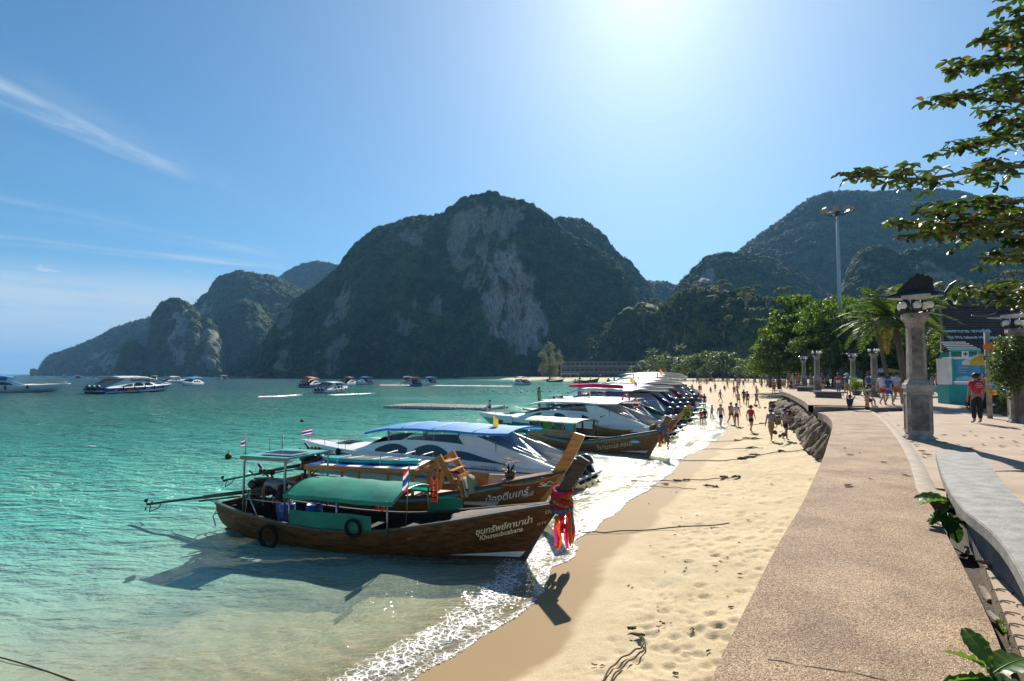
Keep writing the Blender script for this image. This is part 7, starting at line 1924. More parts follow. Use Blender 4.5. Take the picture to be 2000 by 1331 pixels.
def leaf_cloud(rg, centers, radii, n, size, flat=.7, shell=.55, up=.35, aspect=.55):
    """numpy leaves spread through ellipsoid clumps: verts (n*4,3), faces"""
    centers = np.asarray(centers, float); radii = np.asarray(radii, float)
    w = radii ** 2; w /= w.sum(); ci = rg.choice(len(centers), n, p=w)
    d = rg.normal(size=(n, 3)); d[:, 2] += up * np.abs(d[:, 2]); d /= np.linalg.norm(d, axis=1, keepdims=True)
    rr = radii[ci] * (shell + (1 - shell) * rg.random(n) ** .6)
    pos = centers[ci] + d * rr[:, None] * np.array([1, 1, flat])
    nrm = d * .7 + rg.normal(size=(n, 3)) * .55; nrm[:, 2] += .35; nrm /= np.linalg.norm(nrm, axis=1, keepdims=True)
    a = np.cross(nrm, rg.normal(size=(n, 3))); a /= np.linalg.norm(a, axis=1, keepdims=True) + 1e-9; b = np.cross(nrm, a)
    s = (size * (.6 + .8 * rg.random(n)))[:, None]
    V = np.stack([pos - a * s * .5, pos + b * s * aspect * .5 + nrm * s * .08, pos + a * s * .5 - nrm * s * .06, pos - b * s * aspect * .5 + nrm * s * .08], 1).reshape(-1, 3)
    F = np.arange(n * 4).reshape(n, 4)
    return V, F
def tree_proto(seed, h, cr, n, size, lm, bark, clumps=16, flat=.6, layered=False, trunk_r=.25, crown_h=.62, spread=1.0):
    """returns a prototype tree: trunk with limbs (one mesh) and crown"""
    rg = np.random.default_rng(seed); r = random.Random(seed)
    cs, rs = [], []
    if layered:
        for li in range(layered):
            z = h * (.40 + .56 * li / max(1, layered - 1)); R0 = cr * (1.05 - .62 * (li / layered) ** 1.5)
            k = max(4, int(clumps * R0 / cr))
            for i in range(k):
                a = r.uniform(0, 6.283); q = R0 * math.sqrt(r.uniform(.06, 1)); cs.append((q * math.cos(a), q * math.sin(a), z + r.uniform(-.4, .4) - .15 * q)); rs.append(cr * r.uniform(.15, .27))
    else:
        for i in range(clumps):
            a = r.uniform(0, 6.283); e = r.uniform(-.25, 1.0); q = cr * .72 * spread * math.sqrt(max(.05, 1 - max(0, e) ** 2)) * r.uniform(.35, 1)
            cs.append((q * math.cos(a), q * math.sin(a), h * (crown_h + (1 - crown_h) * .72 * e))); rs.append(cr * r.uniform(.28, .48))
    V, F = leaf_cloud(rg, cs, rs, n, size, flat)
    root = bpy.data.objects.new('tree', None); COL.objects.link(root)
    mb = MB(); bend = [r.uniform(-.06, .06) * h, r.uniform(-.06, .06) * h]
    mb.tube([(0, 0, -.3), (bend[0] * .4, bend[1] * .4, h * .3), (bend[0], bend[1], h * .55), (bend[0] * 1.2, bend[1] * 1.2, h * .85)], [trunk_r * 1.3, trunk_r, trunk_r * .7, trunk_r * .25], 8)
    for c in cs[::max(1, len(cs) // 9)]:
        z0 = h * r.uniform(.28, .5); s0 = Vector((bend[0] * .6, bend[1] * .6, z0)); c = Vector(c); m_ = s0.lerp(c, .5) + Vector((0, 0, .08 * h * r.uniform(-1, .6)))
        mb.tube([s0, m_, c], [trunk_r * .5, trunk_r * .32, trunk_r * .1], 5)
    mb.build('trunk', bark, root)
    link_mesh('crown', np_mesh('crown', V, F, False), root, [lm])
    return root
USED = []
def plant(proto, name, loc, rz, s, label, group, cat='tree'):
    if proto in USED: o = copy_tree(proto)
    else: o = proto; USED.append(proto)
    o.location = loc; o.rotation_euler = (0, 0, rz); o.scale = (s[0], s[0], s[1]) if isinstance(s, tuple) else (s,) * 3
    o.name = name; tag(o, label, cat, group)
    return o
r_ = random.Random(21)
# forest on the lower hillside
FP = [tree_proto(100 + i, 13, 5.2, 520, 1.25, LM_forest if i % 3 else LM_forest2, M_barkp, clumps=13, flat=.62, trunk_r=.28, crown_h=.55) for i in range(5)]
FE = [tree_proto(120 + i, 20, 5.6, 480, 1.2, LM_forest2, M_barkp, clumps=9, flat=.42, trunk_r=.3, crown_h=.78, spread=1.25) for i in range(3)]
HILL13 = sorted([o for o in bpy.data.objects if o.name.startswith('hill') and o.type == 'MESH'], key=lambda o: o.name)[-1]
co = np.empty(len(HILL13.data.vertices) * 3, np.float32); HILL13.data.vertices.foreach_get('co', co); co = co.reshape(-1, 3)
qx, qy = project(co.astype(float))
ok = (qx > 1150) & (qx < 1990) & (co[:, 2] > 1.0) & (qy > 560)
idx = np.nonzero(ok)[0]; rg = np.random.default_rng(8); rg.shuffle(idx)
placed = []; wanted = 292
for i in idx:
    p = co[i]
    if any((p[0] - q[0]) ** 2 + (p[1] - q[1]) ** 2 + (p[2] - q[2]) ** 2 < (6.2 if p[2] < 50 else 5) ** 2 for q in placed): continue
    if qx[i] > 1560 and (p[1] < 235 or rg.random() < .7): continue
    placed.append(p)
    em = rg.random() < .16
    sc_ = rg.uniform(.62, 1.05) * (1 if em else rg.uniform(.8, 1.15))
    pr = FE[rg.integers(3)] if em else FP[rg.integers(5)]
    plant(pr, 'forest_tree', (p[0], p[1], p[2] - (7 if em else 7.5) * sc_), rg.uniform(0, 6.28), sc_, 'tall flat crowned tree standing above the hillside forest' if em else 'bushy broadleaf tree of the dark hillside forest', 'emergent trees of the hillside forest' if em else 'trees of the hillside forest')
    if len(placed) >= wanted: break
# tree line behind the far beach
BP = [tree_proto(140 + i, 9, 5.0, 1100, .62, LM_beach, M_bark, clumps=18, flat=.7, trunk_r=.25, crown_h=.45) for i in range(3)]
for k, (x, yb, top, lab) in enumerate([(1262, 741, 705, 'leafy beach tree next to the long hotel terrace'), (1285, 742, 696, 'leafy beach tree under a pair of palms'), (1310, 743, 700, 'leafy beach tree between two palms'), (1338, 744, 698, 'leafy beach tree right of the tallest far palm'),
        (1362, 745, 694, 'tall rounded beach tree at the middle of the far tree line'), (1388, 745, 690, 'widest rounded beach tree of the far tree line'), (1412, 746, 690, 'rounded pale green beach tree of the far tree line'), (1436, 746, 700, 'low rounded beach tree at the right end of the far line'),
        (1205, 738, 708, 'dark tree standing before the hotel terrace'), (1222, 739, 714, 'small dark tree at the right end of the hotel terrace'), (1128, 737, 722, 'little round tree on the sand below the hotel'), (1375, 746, 716, 'low bush below the middle beach trees'), (1325, 745, 716, 'low bush below the far palms'), (1455, 747, 712, 'small beach tree by the gap in the far tree line'),
        (1475, 749, 700, 'yellow green beach tree left of the shady almond trees'), (1240, 741, 716, 'low bush by the end of the hotel')]):
    b = gnd(x, yb, .9); h = at(x, top, b.y).z - .9
    plant(BP[k % 3], 'beach_tree', b, r_.uniform(0, 6), (h / 8.2 * (1.35 if k not in (10, 11, 12) else 1.0), h / 8.2), lab, 'trees behind the far beach')
def casuarina():
    rg = np.random.default_rng(4); b = gnd(1074, 739.8, 1.0); h = at(1074, 668, b.y).z - 1
    cs, rs = [], []
    for i in range(34):
        u = i / 33; q = h * .36 * math.sin(math.pi * (.12 + .85 * u)) ** .8 * r_.uniform(.3, 1); a = r_.uniform(0, 6.28); cs.append((q * math.cos(a), q * math.sin(a), h * (.12 + .84 * u))); rs.append(h * (.15 - .09 * u))
    V, F = leaf_cloud(rg, cs, rs, 5200, 1.3, 1.0, .2, aspect=.2)
    t = thing('casuarina_tree', 'feathery pale casuarina tree alone at the cliff foot', 'tree', b)
    mb = MB(); mb.tube([(0, 0, -.5), (0, 0, h * .5), (0, 0, h * .95)], [.5, .3, .05], 8); mb.build('trunk', M_bark, t); link_mesh('crown', np_mesh('crown', V, F, False), t, [LM_feather])
casuarina()
# coconut palms
def frond_mesh(L_, droop, seed, lw=.035, n=26, lm=LM_palm):
    r = random.Random(seed); vs, fs = [], []
    def spine(u): return Vector((L_ * (u - .12 * droop * u * u), 0, L_ * (.30 * u - .62 * droop * u * u)))
    for i in range(n):
        u = .10 + .90 * i / (n - 1); p = spine(u); q = spine(min(1.02, u + .03)); d = (q - p).normalized(); up = Vector((-d.z, 0, d.x))
        ll = L_ * .30 * math.sin(math.pi * min(1, .12 + u * .86)) ** .6 * r.uniform(.85, 1.1)
        for s in (-1, 1):
            e = p + Vector((d.x * ll * .55, s * ll * .78, 0)) + d * 0 - Vector((0, 0, ll * r.uniform(.25, .55))) + up * ll * .12
            m_ = p.lerp(e, .5) + Vector((0, 0, ll * .10)); w = d * lw * L_ * .5
            o = len(vs); vs += [p - w * .6, p + w * .6, m_ + w, m_ - w, e]; fs += [(o, o + 1, o + 2, o + 3), (o + 3, o + 2, o + 4)]
    mb = MB(); mb.add(vs, fs); mb.tube([spine(u / 6) for u in range(7)], [.018 * L_ * (1 - u / 7.5) for u in range(7)], 5)
    o = mb.build('frond', lm, None, fix=False); me = o.data; bpy.data.objects.remove(o); return me
FR = [frond_mesh(1.0, d, i) for i, d in enumerate((.55, .8, 1.05, 1.3))]; FRD = [frond_mesh(1.0, 1.7, 9, lm=LM_dry)]
def palm(b, h, L_, nf, label, group, lean=(0, 0), dry=3, trunk=.16):
    t = thing('coconut_palm', label, 'palm', b, r_.uniform(0, 6) * 0, group)
    top = Vector((lean[0], lean[1], h)); mb = MB(); mb.tube([(0, 0, -.3), (lean[0] * .2, lean[1] * .2, h * .35), (lean[0] * .6, lean[1] * .6, h * .7), top], [trunk * 1.5, trunk * 1.05, trunk * .9, trunk * .75], 9); mb.build('trunk', M_bark, t)
    for i in range(nf + dry):
        a = i * 2.399 + r_.uniform(-.2, .2); u = i / nf
        o = bpy.data.objects.new('frond', FR[min(3, int(u * 3.4))] if i < nf else FRD[0]); COL.objects.link(o); o.parent = t; o.location = top
        o.rotation_euler = (0, R(-58 + 66 * min(1, u)) if i < nf else R(20), a); s = L_ * r_.uniform(.85, 1.1) * (.55 if i >= nf else 1); o.scale = (s, s, s)
    if L_ > 2:
        for i in range(5): a = i * 1.25; mb = MB(); mb.sphere((top.x + .22 * math.cos(a), top.y + .22 * math.sin(a), top.z - .25), .12, 8, sc_=(1, 1, 1.2)); mb.build('coconut', M_green_c if i % 2 else M_dry, t)
bP = gnd(1772, 788, Zp); palm(bP, at(1758, 632, bP.y).z - Zp, 3.2, 30, 'coconut palm with drooping fronds behind the nearest pillar', 'coconut palms', (-.45, .2), 3, .2)
bP = gnd(1735, 768, Zp); palm(bP, at(1700, 640, bP.y).z - Zp, 3.4, 15, 'coconut palm half lost among the almond trees', 'coconut palms', (-.9, 0), 2)
bP = gnd(1850, 772, Zp); palm(bP, at(1845, 640, bP.y).z - Zp, 3.0, 14, 'coconut palm between the pillar and the hospital roof', 'coconut palms', (-.2, 0), 3)
for (x, yb, top, lab) in ((1275, 742, 690, 'far palm rising beside the hotel terrace'), (1333, 743, 682, 'tallest palm of the far tree line'), (1300, 743, 696, 'short palm between the two tall far palms'), (1132, 736, 693, 'far palm standing before the hotel roof'), (1215, 737, 682, 'far palm at the right end of the hotel roof'), (1488, 752, 680, 'young palm at the edge of the shady almond trees')):
    b = gnd(x, yb, 1.0); h = at(x, top, b.y).z - 1.0; palm(b, h, h * .27, 16, lab, 'palms behind the far beach', (r_.uniform(-.08, .08) * h, 0), 1, .018 * h)
# sea almond trees shading the promenade end
AP = [tree_proto(160 + i, 8.5, 4.6, 5200, .42, LM_shade, M_bark, clumps=17, flat=.42, layered=6, trunk_r=.22) for i in range(3)]
for k, (x, yb, top, wpx, lab) in enumerate([(1522, 757, 655, 46, 'almond tree at the left edge of the shady group'), (1548, 758, 622, 62, 'almond tree behind the thin far pillar'), (1590, 757, 588, 78, 'tallest almond tree of the shady group'), (1628, 761, 600, 66, 'almond tree just left of the mast'), (1668, 763, 605, 62, 'almond tree just right of the mast'),
        (1700, 762, 622, 60, 'almond tree above the stair bathers'), (1742, 759, 650, 60, 'almond tree behind the orange stall'), (1505, 755, 690, 40, 'small bright almond tree beside the beach crowd'), (1820, 764, 660, 50, 'almond tree beside the counter and kiosk'), (1572, 752, 640, 60, 'dark almond tree deep in the shady group'), (1650, 753, 640, 70, 'dark almond tree deep behind the mast'), (1690, 758, 598, 66, 'tall almond tree rising behind the right of the mast'), (1724, 757, 612, 64, 'tall almond tree above the bare topped pillar'), (1762, 757, 630, 56, 'almond tree behind the palm by the nearest pillar'), (1612, 753, 594, 60, 'tall almond tree deep behind the thin pale pillar'), (1872, 760, 640, 50, 'almond tree behind the notice kiosk'), (1790, 758, 588, 60, 'tall almond tree just behind the nearest pillar'), (1836, 758, 596, 54, 'tall almond tree at the left end of the hospital roof')]):
    b = gnd(x, yb, 2.0); h = at(x, top, b.y).z - 2.0; w = wpx / F_PX * b.y
    plant(AP[k % 3], 'almond_tree', b, r_.uniform(0, 6), (w / 3.9, h / 8.0), lab, 'almond trees shading the promenade')
# clipped bushes
def bush(b, rad, h, label, n=900, size=.12, lm=LM_beach, pot=True):
    rg = np.random.default_rng(int(b.x * 10)); cs = [(rad * .45 * math.cos(a), rad * .45 * math.sin(a), h * z) for z in (.35, .62, .8) for a in (0, 1.6, 3.1, 4.7)]
    V, F = leaf_cloud(rg, cs, [rad * .62] * len(cs), n, size, .85, .7)
    t = thing('clipped_bush', label, 'bush', b, 0, 'clipped bushes of the promenade'); link_mesh('foliage', np_mesh('foliage', V, F, False), t, [lm])
    mb = MB(); mb.tube([(0, 0, 0), (0, 0, h * .5)], .05, 6); mb.build('stem', M_bark, t)
    if pot: mb = MB(); mb.lathe([(0, 0), (rad * .5, 0), (rad * .62, h * .25), (rad * .55, h * .25), (0, h * .2)], n=14); mb.build('planter', M_bench_b, t)
LM_lime = leaf_mat('lime_bush_leaves', [(.07, .12, .02), (.11, .17, .03), (.16, .20, .04)], .4, .5)
for (x, yb, r0, h, lab) in ((1673, 772, .55, 1.35, 'round lime bush behind the boys on the stairs'), (1718, 768, .45, .95, 'lime bush right of the bare topped pillar'), (1768, 772, .45, 1.1, 'lime bush left of the nearest pillar'), (1700, 766, .4, 1.0, 'lime bush left of the bare topped pillar')): bush(gnd(x, yb, Zp), r0, h, lab, lm=LM_lime)
for (x, yb, r0, h, lab) in ((1902, 805, .3, .7, 'potted plant left of the signpost'), (1950, 808, .4, .95, 'potted plant right of the signpost'), (1965, 812, .3, .8, 'potted plant beside the creeper pillar'), (1925, 804, .25, .5, 'small potted plant at the signpost foot')): bush(gnd(x, yb, Zp), r0, h, lab, 500, .13)
def creeper():
    b = P6.location; rg = np.random.default_rng(3); cs = [(-.35 + .3 * math.cos(a), -.35 + .3 * math.sin(a), z) for z in (1.5, 1.8, 2.1, 2.4, 2.7) for a in (0, 2, 4)] + [(-.75, -.3, 1.9), (-.8, -.3, 2.2), (-.9, -.3, 1.6), (-.6, -.3, 1.2), (.3, -.5, 2.3)]
    V, F = leaf_cloud(rg, cs, [.42] * len(cs), 2600, .13, .9, .5); t = thing('creeper', 'green creeper climbing over the pillar at the plaza edge', 'creeper', b)
    link_mesh('foliage', np_mesh('foliage', V, F, False), t, [LM_beach]); mb = MB(); mb.tube([(-.4, -.35, 0), (-.38, -.4, .8), (-.35, -.4, 1.6)], .04, 6); mb.build('stem', M_bark, t)
creeper()
# the sea almond whose branches reach in from the right
def leaf_shape(L_, w, curl, fold, n=6):
    """obovate leaf along +x, slightly folded along the midrib"""
    P = []
    for i in range(n + 1):
        u = i / n; hw = w * L_ * .5 * (math.sin(math.pi * min(.97, u ** 1.35 * .90 + .04)) ** .75)
        P.append([(u * L_, v * hw, -curl * L_ * u * u + fold * abs(v) * hw + (.03 * L_ * math.sin(u * 9) * abs(v))) for v in (-1, 0, 1)])
    return P
LEAFM = []
for i, (c, f) in enumerate(((.15, .35), (.3, .3), (.05, .45), (.45, .25))):
    mb = MB(); mb.grid(leaf_shape(1.0, .56, c, f)); o = mb.build('leaf', LM_almond, None, fix=False); LEAFM.append(o.data); bpy.data.objects.remove(o)
def one_leaf_mats():
    out = []
    for i, c in enumerate([(.022, .048, .012), (.036, .068, .016), (.058, .09, .02), (.085, .105, .024), (.03, .058, .014), (.045, .078, .018), (.026, .055, .013), (.30, .07, .02), (.20, .15, .02)]):
        out.append(leaf_mat('almond_leaf_tone', [c, tuple(x * 1.15 for x in c)], .32, .5))
    return out
LTONE = one_leaf_mats()
def almond_branches():
    Yt = 13.0; base = Vector((17.5, 14.5, Zp))
    t = thing('sea_almond_tree', 'sea almond tree with glossy leaves reaching in from the frame edge', 'tree', base)
    mb = MB(); top = Vector((0, 0, 9)); mb.tube([(0, 0, -.2), (.1, 0, 2.5), (-.1, .1, 5.5), (0, 0, 9.5)], [.32, .26, .2, .1], 10); mb.build('trunk', M_bark, t)
    brs = [([(2120, 330), (2000, 322), (1900, 335), (1800, 352), (1720, 345), (1655, 346)], 12.2), ([(2120, 180), (1970, 200), (1890, 190), (1826, 196)], 12.8), ([(2120, 100), (1970, 118), (1890, 128), (1838, 138)], 13.4), ([(2100, 55), (1990, 70), (1912, 84)], 12.6),
           ([(2120, 445), (1960, 445), (1860, 435), (1790, 448), (1742, 438)], 13.6), ([(2120, 555), (1990, 560), (1900, 575), (1850, 580)], 15.5), ([(2120, 505), (1980, 500), (1910, 505)], 13.2), ([(2120, 262), (1980, 262), (1900, 285), (1850, 300)], 13.0), ([(2120, 385), (1960, 395), (1860, 405), (1800, 418)], 12.9),
           ([(2080, -25), (1990, -10), (1948, -2)], 12.6), ([(2120, 225), (2010, 232), (1930, 240)], 14.0), ([(2120, 590), (2000, 585), (1930, 590)], 15.0), ([(2100, 140), (2020, 150), (1950, 155)], 14.2), ([(2120, 470), (1960, 462), (1850, 455), (1765, 468)], 13.0), ([(2120, 420), (1980, 425), (1880, 440)], 12.4), ([(2120, 575), (1950, 566), (1870, 570)], 14.5), ([(2120, 30), (2030, 34), (1965, 50)], 13.0), ([(2120, 168), (2020, 175), (1935, 172)], 13.3)]
    n_part = 0; rest = MB(); V = []
    for bi, (pts, Y) in enumerate(brs):
        P = [at(x, y, Y + (x - 1900) * .004) - base for x, y in pts]; A = _smooth(np.array([tuple(p) for p in P]), 2)
        path = [Vector((0, 0, float(A[0][2]) - .4))] + [Vector(a) for a in A]
        mb = MB(); k = len(path); mb.tube(path, [.055 * (1 - .9 * i / k) + .005 for i in range(k)], 6); limb = mb.build('branch', M_bark, t)
        ln = [0]
        for a, b in zip(A[:-1], A[1:]): ln.append(ln[-1] + float(np.linalg.norm(b - a)))
        tot = ln[-1]; step = .165; s = 0.0
        while s < tot:
            u = s / tot
            i = max(j for j in range(len(ln)) if ln[j] <= s + 1e-9); i = min(i, len(A) - 2)
            c = Vector(A[i]).lerp(Vector(A[i + 1]), (s - ln[i]) / max(1e-6, ln[i + 1] - ln[i]))
            spread = .50 * (1 - u) ** .7 + .10; nt_ = 2
            for q in range(nt_):
                off = Vector((r_.gauss(0, .10), r_.gauss(0, spread), r_.gauss(.03, .11 * (1.4 - u)))); cc = c + off
                nl = r_.randint(5, 7); a0 = r_.uniform(0, 6.28)
                for m_ in range(nl):
                    a = a0 + m_ * 6.283 / nl + r_.uniform(-.25, .25); L_ = r_.uniform(.15, .24); tilt = r_.uniform(-.5, .55)
                    M = Matrix.Translation(cc) @ Matrix.Rotation(a, 4, 'Z') @ Matrix.Rotation(tilt, 4, 'Y') @ Matrix.Rotation(r_.uniform(-.5, .5), 4, 'X') @ Matrix.Scale(L_, 4)
                    if n_part < 300 and bi in (0, 1, 2, 4) and u > .25 and r_.random() < .6:
                        o = bpy.data.objects.new('leaf', LEAFM[r_.randrange(4)]); COL.objects.link(o); o.parent = t; o.matrix_local = M; set_mat(o, LTONE[r_.choices(range(9), [4, 4, 3, 2, 4, 4, 4, .15, .3])[0]]); n_part += 1
                    else:
                        me = LEAFM[r_.randrange(4)]; rest.add([M @ v.co for v in me.vertices], [tuple(p.vertices) for p in me.polygons], 0, True)
            s += step
    o = rest.build('foliage', LM_almond, t, fix=False); tag(o, kind='stuff')
almond_branches()
# foreground seedlings
M_vein = mk('leaf_rib', (.16, .22, .07), .5)
LM_big = leaf_mat('glossy_big_leaf', [(.02, .06, .018), (.035, .085, .02), (.05, .10, .022)], .38, .28); LM_big2 = leaf_mat('bright_big_leaf', [(.055, .12, .02), (.08, .15, .025)], .45, .3)
def big_leaf(t, p, az, tilt, roll, L_, w, lm, curl=.25):
    P = []; n = 12
    for i in range(n + 1):
        u = i / n; hw = w * L_ * .5 * (math.sin(math.pi * min(.98, u ** 1.15 * .93 + .04)) ** .7)
        P.append([(u * L_, v * hw, -curl * L_ * u * u + .28 * abs(v) * hw + .010 * math.sin(u * 28) * abs(v)) for v in (-1, -.66, -.33, 0, .33, .66, 1)])
    mb = MB(); mb.grid(P); o = mb.build('leaf', lm, t, fix=False); o.matrix_local = Matrix.Translation(p) @ Matrix.Rotation(az, 4, 'Z') @ Matrix.Rotation(-tilt, 4, 'Y') @ Matrix.Rotation(roll, 4, 'X')
    mb = MB(); mb.tube([(u / 8 * L_, 0, -curl * L_ * (u / 8) ** 2 + .002) for u in range(9)], [.004 * (1 - u / 10) for u in range(9)], 5); v = mb.build('midrib', M_vein, o)
def seedling(b, label, leaves, stem_h):
    t = thing('leafy_seedling', label, 'plant', b, 0, 'leafy seedlings growing in the trench')
    mb = MB(); mb.tube([(0, 0, -.1), (.01, .01, stem_h * .5), (0, .0, stem_h)], [.016, .012, .007], 6); mb.build('stem', M_bark, t)
    for (z, az, tilt, roll, L_, w, bright) in leaves: big_leaf(t, Vector((0, 0, z)), R(az), R(tilt), R(roll), L_, w, LM_big2 if bright else LM_big)
seedling(gnd(1853, 1060, 2.15), 'leafy seedling sprouting from the gap beside the bench', [(.44, 175, 5, 20, .33, .55, 1), (.46, 150, 10, -25, .30, .55, 1), (.38, -10, 5, 10, .28, .62, 0), (.36, 200, -15, 15, .30, .6, 0), (.30, -40, -30, 0, .32, .62, 0), (.32, 240, -20, -10, .30, .6, 0), (.40, 320, -10, 10, .27, .6, 0), (.40, 110, 20, 10, .24, .55, 0), (.26, 260, -35, 0, .28, .6, 0), (.42, 190, -25, 40, .34, .5, 0), (.3, 165, -30, -20, .28, .55, 0)], .54)
seedling(Vector((2.26, 2.98, 2.2)), 'large leafy seedling at the bottom corner of the frame', [(.34, 195, -8, -20, .30, .62, 0), (.38, 245, -12, 25, .34, .70, 1), (.40, 150, 30, 30, .19, .5, 1), (.42, 95, 45, -20, .2, .5, 1), (.38, 20, 20, 10, .26, .6, 1), (.34, -60, -5, -15, .30, .64, 0), (.36, 172, 5, 40, .22, .5, 1), (.36, 300, 0, -20, .26, .6, 0)], .42)
for i in range(9): # grass tufts
    x, y = r_.choice([(1895, 945), (1880, 935), (1962, 1235), (1958, 1222), (1845, 985)]); b = gnd(x + r_.uniform(-6, 6), y + r_.uniform(-5, 5), 2.2 if y > 960 else Zp); mb = MB()
    for k in range(14): a = r_.uniform(0, 6.28); h = r_.uniform(.04, .11); e = Vector((math.cos(a) * h * .7, math.sin(a) * h * .7, h)); w = Vector((-math.sin(a), math.cos(a), 0)) * .004; mb.add([-w, w, e], [(0, 1, 2)])
    o = mb.build('grass_tuft', LM_lime, fix=False); o.location = b; tag(o, kind='stuff')
# hotel terrace behind the far beach
def hotel():
    a, b = gnd(1098, 739, 1.0), gnd(1246, 739, 1.0); Y = a.y; W = (1246 - 1098) / F_PX * Y; t = thing('terrace_hotel', 'long low hotel of three terraces at the foot of the cliff', 'building', (a.x, Y + 8, 1.0)); k = Y / F_PX
    m1 = mk('hotel_roof_edge', (.40, .32, .26), .7, scale=.2); m2 = mk('hotel_wall', (.24, .19, .16), .8, scale=.3); Mw = mk('hotel_dark_opening', (.02, .02, .02), .4)
    for i in range(3):
        z = (740 - 733 + 12 * i) * k; mb = MB(); mb.box((W / 2, 2 * i, z - 2.0), (W, 6, 3.6)); mb.build('storey_wall', m2, t)
        mb = MB(); mb.box((W / 2, 2 * i - 1, z + .35), (W + 1, 9, .35)); mb.build('roof', m1, t)
        mb = MB(); mb.box((W / 2, 2 * i - 4.6, z - 2.6), (W, .15, .8)); mb.build('balustrade', m1, t)
        for j in range(16): mb = MB(); mb.box((W * (j + .5) / 16, 2 * i - 3.05, z - 1.6), (W / 16 * .62, .12, 2.2)); mb.build('window', Mw, t)
    s = thing('beach_bar', 'white roofed beach bar on the sand below the hotel', 'building', gnd(1112, 740, 1.0), 0); 
    mb = MB(); mb.box((0, 0, 3.2), (12, 6, .3)); mb.build('roof', M_white_w, s)
    for x in (-5.5, 0, 5.5): mb = MB(); mb.tube([(x, -2.7, 0), (x, -2.7, 3.1)], .12, 6); mb.build('post', M_white_w, s)
hotel()
# ---------------------------------------------------------------- people
def skin_mesh(verts, edges, radii, name, sub=1, root=0):
    me = bpy.data.meshes.new(name); me.from_pydata(verts, edges, []); o = bpy.data.objects.new(name, me); COL.objects.link(o)
    md = o.modifiers.new('s', 'SKIN'); md.use_smooth_shade = True
    for i, r in enumerate(radii):
        sv = me.skin_vertices[0].data[i]; sv.radius = (r, r) if not isinstance(r, tuple) else r; sv.use_root = (i == root)
    o.modifiers.new('u', 'SUBSURF').levels = sub
    bpy.context.view_layer.update()
    ev = o.evaluated_get(bpy.context.evaluated_depsgraph_get()); out = bpy.data.meshes.new_from_object(ev); out.name = name
    bpy.data.objects.remove(o); bpy.data.meshes.remove(me)
    return out
BASE = dict(pel=(0, 0, .95), wst=(0, 0, 1.10), chs=(.0, 0, 1.32), nck=(.01, 0, 1.48), hd0=(.02, 0, 1.56), hd1=(.03, 0, 1.66))
def pose(**k):
    p = dict(BASE); p.update(shl=(0, .17, 1.41), shr=(0, -.17, 1.41), ell=(-.02, .24, 1.13), elr=(-.02, -.24, 1.13), wrl=(.06, .25, .88), wrr=(.06, -.25, .88), hal=(.09, .24, .79), har=(.09, -.24, .79),
        hpl=(0, .09, .90), hpr=(0, -.09, .90), knl=(.02, .10, .50), knr=(.02, -.10, .50), anl=(-.02, .10, .08), anr=(-.02, -.10, .08), tol=(.14, .12, .03), tor=(.14, -.12, .03)); p.update(k); return p
def lean(p, ang, keys=('wst', 'chs', 'nck', 'hd0', 'hd1', 'shl', 'shr', 'ell', 'elr', 'wrl', 'wrr', 'hal', 'har')):
    q = dict(p); c, s = math.cos(ang), math.sin(ang); o = p['pel']
    for k in keys: x, y, z = p[k]; x -= o[0]; z -= o[2]; q[k] = (o[0] + x * c + z * s, y, o[2] - x * s + z * c)
    return q
POSES = dict(
    stand=pose(),
    walk=pose(knl=(.20, .09, .52), anl=(.30, .09, .09), tol=(.46, .10, .06), knr=(-.04, -.09, .50), anr=(-.32, -.09, .16), tor=(-.20, -.10, .04), ell=(-.14, .23, 1.14), wrl=(-.12, .26, .90), hal=(-.10, .26, .80), elr=(.06, -.23, 1.13), wrr=(.22, -.24, .93), har=(.28, -.23, .85)),
    walk2=pose(knr=(.16, -.09, .52), anr=(.16, -.09, .10), tor=(.32, -.10, .06), knl=(.0, .09, .50), anl=(-.24, .09, .12), tol=(-.10, .10, .03), ell=(.05, .23, 1.13), wrl=(.18, .2, .96), hal=(.25, .17, .90), elr=(-.12, -.23, 1.13), wrr=(-.05, -.25, .90), har=(-.02, -.25, .80)),
    raise_=pose(elr=(.10, -.30, 1.62), wrr=(.12, -.26, 1.86), har=(.12, -.24, 1.95), ell=(.10, .30, 1.62), wrl=(.12, .26, 1.86), hal=(.12, .24, 1.95)),
    hold=pose(elr=(.10, -.22, 1.16), wrr=(.32, -.12, 1.18), har=(.40, -.08, 1.20), ell=(.10, .22, 1.16), wrl=(.32, .12, 1.18), hal=(.40, .08, 1.20)),
)
POSES['bend'] = lean(pose(knl=(.05, .12, .50), knr=(.0, -.12, .50)), R(72)); _b = POSES['bend']
_b.update(ell=(.52, .22, .86), elr=(.52, -.22, .86), wrl=(.60, .16, .62), wrr=(.60, -.16, .62), hal=(.63, .14, .53), har=(.63, -.14, .53), hd0=(.64, 0, 1.06), hd1=(.73, 0, 1.04), nck=(.54, 0, 1.10))
_s = pose(); dz = -.55
for k in ('pel', 'wst', 'chs', 'nck', 'hd0', 'hd1', 'shl', 'shr', 'ell', 'elr', 'wrl', 'wrr', 'hal', 'har', 'hpl', 'hpr'): x, y, z = _s[k]; _s[k] = (x, y, z + dz)
_s.update(knl=(.38, .12, .42), knr=(.38, -.12, .42), anl=(.42, .12, .05), anr=(.42, -.12, .05), tol=(.58, .13, .03), tor=(.58, -.13, .03), wrl=(.24, .16, .52), hal=(.31, .14, .46), wrr=(.24, -.16, .52), har=(.31, -.14, .46), ell=(.06, .25, .62), elr=(.06, -.25, .62)); _s['hpl'] = (.02, .09, .38); _s['hpr'] = (.02, -.09, .38)
POSES['sit'] = _s
